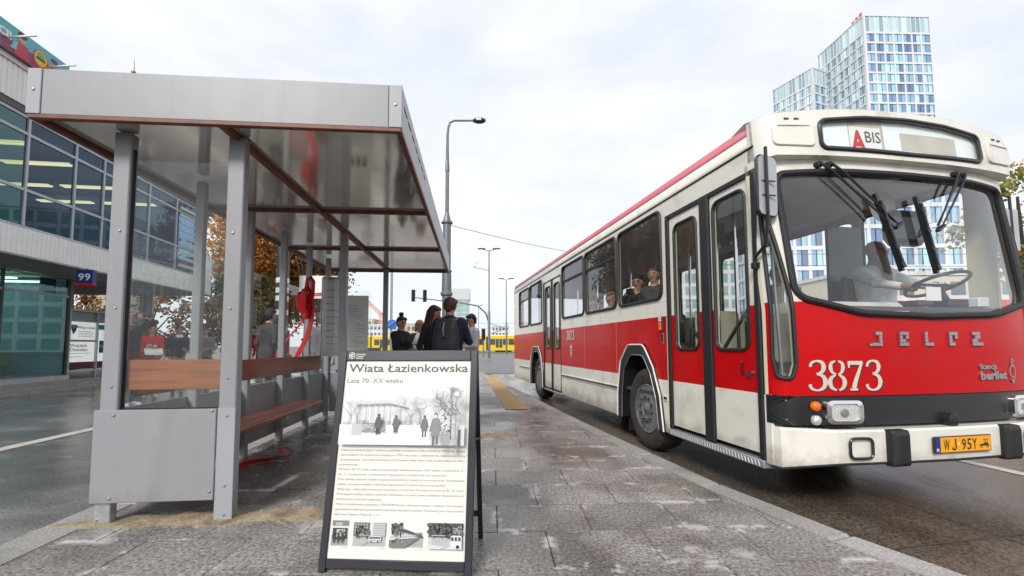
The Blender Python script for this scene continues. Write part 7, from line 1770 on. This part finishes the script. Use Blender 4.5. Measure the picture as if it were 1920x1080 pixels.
def tree(label, x, y, h, trunk_h, cr, ncl, per, leaf, cols, seed, z0=-0.02, sq=0.8, group=None, name='tree', lean=0.0):
    r = np.random.default_rng(seed); t = thing(name, label, 'tree' if name == 'tree' else 'shrub', (x, y, z0), 0, group)
    mb = MB(); c0 = Vector((lean, 0, trunk_h)); rr_ = 0.018 * h + 0.03
    mb.tube([(0, 0, 0), (lean * 0.3, 0.02, trunk_h * 0.5), c0, (lean * 1.3, 0.05, h * 0.8)], [rr_ * 1.25, rr_, rr_ * 0.8, rr_ * 0.25], 9)
    cz = (h + trunk_h) / 2; rz = (h - trunk_h) / 2 + 0.2; cl = []
    for i in range(ncl):
        d = r.normal(size=3); d /= np.linalg.norm(d); q = d * r.uniform(0.35, 1.0) ** 0.6
        cl.append((lean + q[0] * cr * r.uniform(0.8, 1.1), q[1] * cr, cz + q[2] * rz))
    for i in range(0, ncl, 3):
        p = Vector(cl[i]); s = Vector((lean, 0, trunk_h + (p.z - trunk_h) * 0.35 + 0.1)); m_ = s.lerp(p, 0.5) + Vector((0, 0, 0.15)); mb.tube([s, m_, p], [rr_ * 0.4, rr_ * 0.25, 0.012], 5, cap=False)
    mb.build('trunk', m_bark, t)
    n = ncl * per; cc = np.repeat(np.array(cl), per, 0); sz = np.repeat(r.uniform(0.5, 1.2, ncl), per)
    P = cc + r.normal(size=(n, 3)) * (cr * 0.17 * sz)[:, None] * np.array([1, 1, sq])
    a = r.normal(size=(n, 3)); a /= np.linalg.norm(a, axis=1)[:, None]; b = np.cross(a, r.normal(size=(n, 3))); b /= np.linalg.norm(b, axis=1)[:, None]
    L = leaf * r.uniform(0.6, 1.3, n)[:, None]; W = L * 0.62
    V = np.stack([P - a * L / 2, P - b * W / 2 + a * L * 0.05, P + a * L / 2, P + b * W / 2 + a * L * 0.05], 1).reshape(-1, 3)
    me = bpy.data.meshes.new('crown'); me.from_pydata(V.tolist(), [], np.arange(4 * n).reshape(n, 4).tolist())
    for c in cols: me.materials.append(LM[c])
    bias = np.repeat(r.integers(0, len(cols), ncl), per); mi = np.where(r.random(n) < 0.6, bias, r.integers(0, len(cols), n)); me.polygons.foreach_set('material_index', mi.astype(np.int32)); me.update()
    link('crown', me, t)
    return t
tree('tall golden brown autumn tree behind the shelter glass', -12.6, 22.0, 9.2, 2.0, 3.0, 110, 170, 0.19, ('gold', 'brown', 'orange', 'olive'), 1, group='trees behind the shelter')
tree('mixed green and rust tree right of the golden tree', -9.6, 20.5, 8.0, 1.9, 1.9, 56, 150, 0.17, ('brown', 'green', 'rust', 'olive'), 2, group='trees behind the shelter')
tree('dark green leafy tree low behind the khaki hooded person', -11.2, 18.6, 4.2, 0.9, 1.7, 44, 140, 0.14, ('green', 'olive', 'green', 'gold'), 3, group='trees behind the shelter')
tree('thin half bare tree beside the banded pole', -9.9, 22.5, 10.2, 2.5, 1.5, 26, 60, 0.20, ('brown', 'rust', 'olive'), 4, group='trees behind the shelter')
for i, (x, y, lab) in enumerate(((-17.6, 17.6, 'orange leaved shrub under the overhang, nearest the vitrine'), (-15.4, 18.6, 'orange leaved shrub behind the girl in red'), (-13.4, 19.2, 'orange leaved shrub behind the man with pale collar'), (-19.8, 16.6, 'orange leaved shrub farthest left under the overhang'))):
    tree(lab, x, y, 3.6, 0.6, 1.5, 30, 80, 0.17, ('orange', 'gold', 'brown', 'orange', 'olive'), 20 + i, name='autumn_shrub', group='orange shrubs behind the pavilion')
tree('pale green street tree at the right edge behind the bus', 24.2, 20.5, 10.2, 3.2, 2.3, 40, 46, 0.26, ('lime', 'olive', 'lime', 'gold'), 7)
# thick banded street pole behind the shelter and its stickers
bp_ = thing('banded_pole', 'dark bent pole with pale bands behind the shelter glass', 'pole', (-5.75, 10.9, -0.018), 0)
MB().lathe([(0.26, 0), (0.26, 0.9), (0.2, 0.95), (0.2, 1.5), (0.145, 1.55), (0.145, 3.35)], (0, 0, 0), 14).build('shaft', m_darksteel, bp_)
MB().tube([(0, 0, 3.35), (-0.02, 0, 3.75), (-0.14, 0, 3.95), (-0.13, 0, 4.2), (0.08, 0, 4.45), (0.10, 0, 4.8)], 0.14, 12).build('bend', m_darksteel, bp_)
for z in (1.9, 2.25, 2.45, 2.7): MB().lathe([(0.15, z), (0.15, z + 0.13)], (0, 0, 0), 14).build('band', m_white, bp_)
bn_ = thing('stop_banner', 'white and red hanging banner on the street pole behind the shelter', 'banner', (-5.0, 11.4, 0), R(5))
MB().tube([(0.45, 0.03, -0.018), (0.45, 0.03, 3.4)], 0.03, 8).build('post', m_darksteel, bn_); MB().box(-0.55, 0.4, 0, 0.02, 2.35, 2.95).build('panel', m_paper, bn_); MB().box(-0.55, 0.4, -0.004, -0.001, 2.42, 2.50).build('red_stripe', c_red, bn_)
# grass verge beside the yellow trams
gv = stuff(MB().quad((-30, 74, -0.150), (26, 74, -0.150), (26, 84, -0.150), (-30, 84, -0.150)).build('grass_verge', pm('grass', (0.10, 0.12, 0.03), 0.9, var=0.4, vscale=0.8), smooth=0))
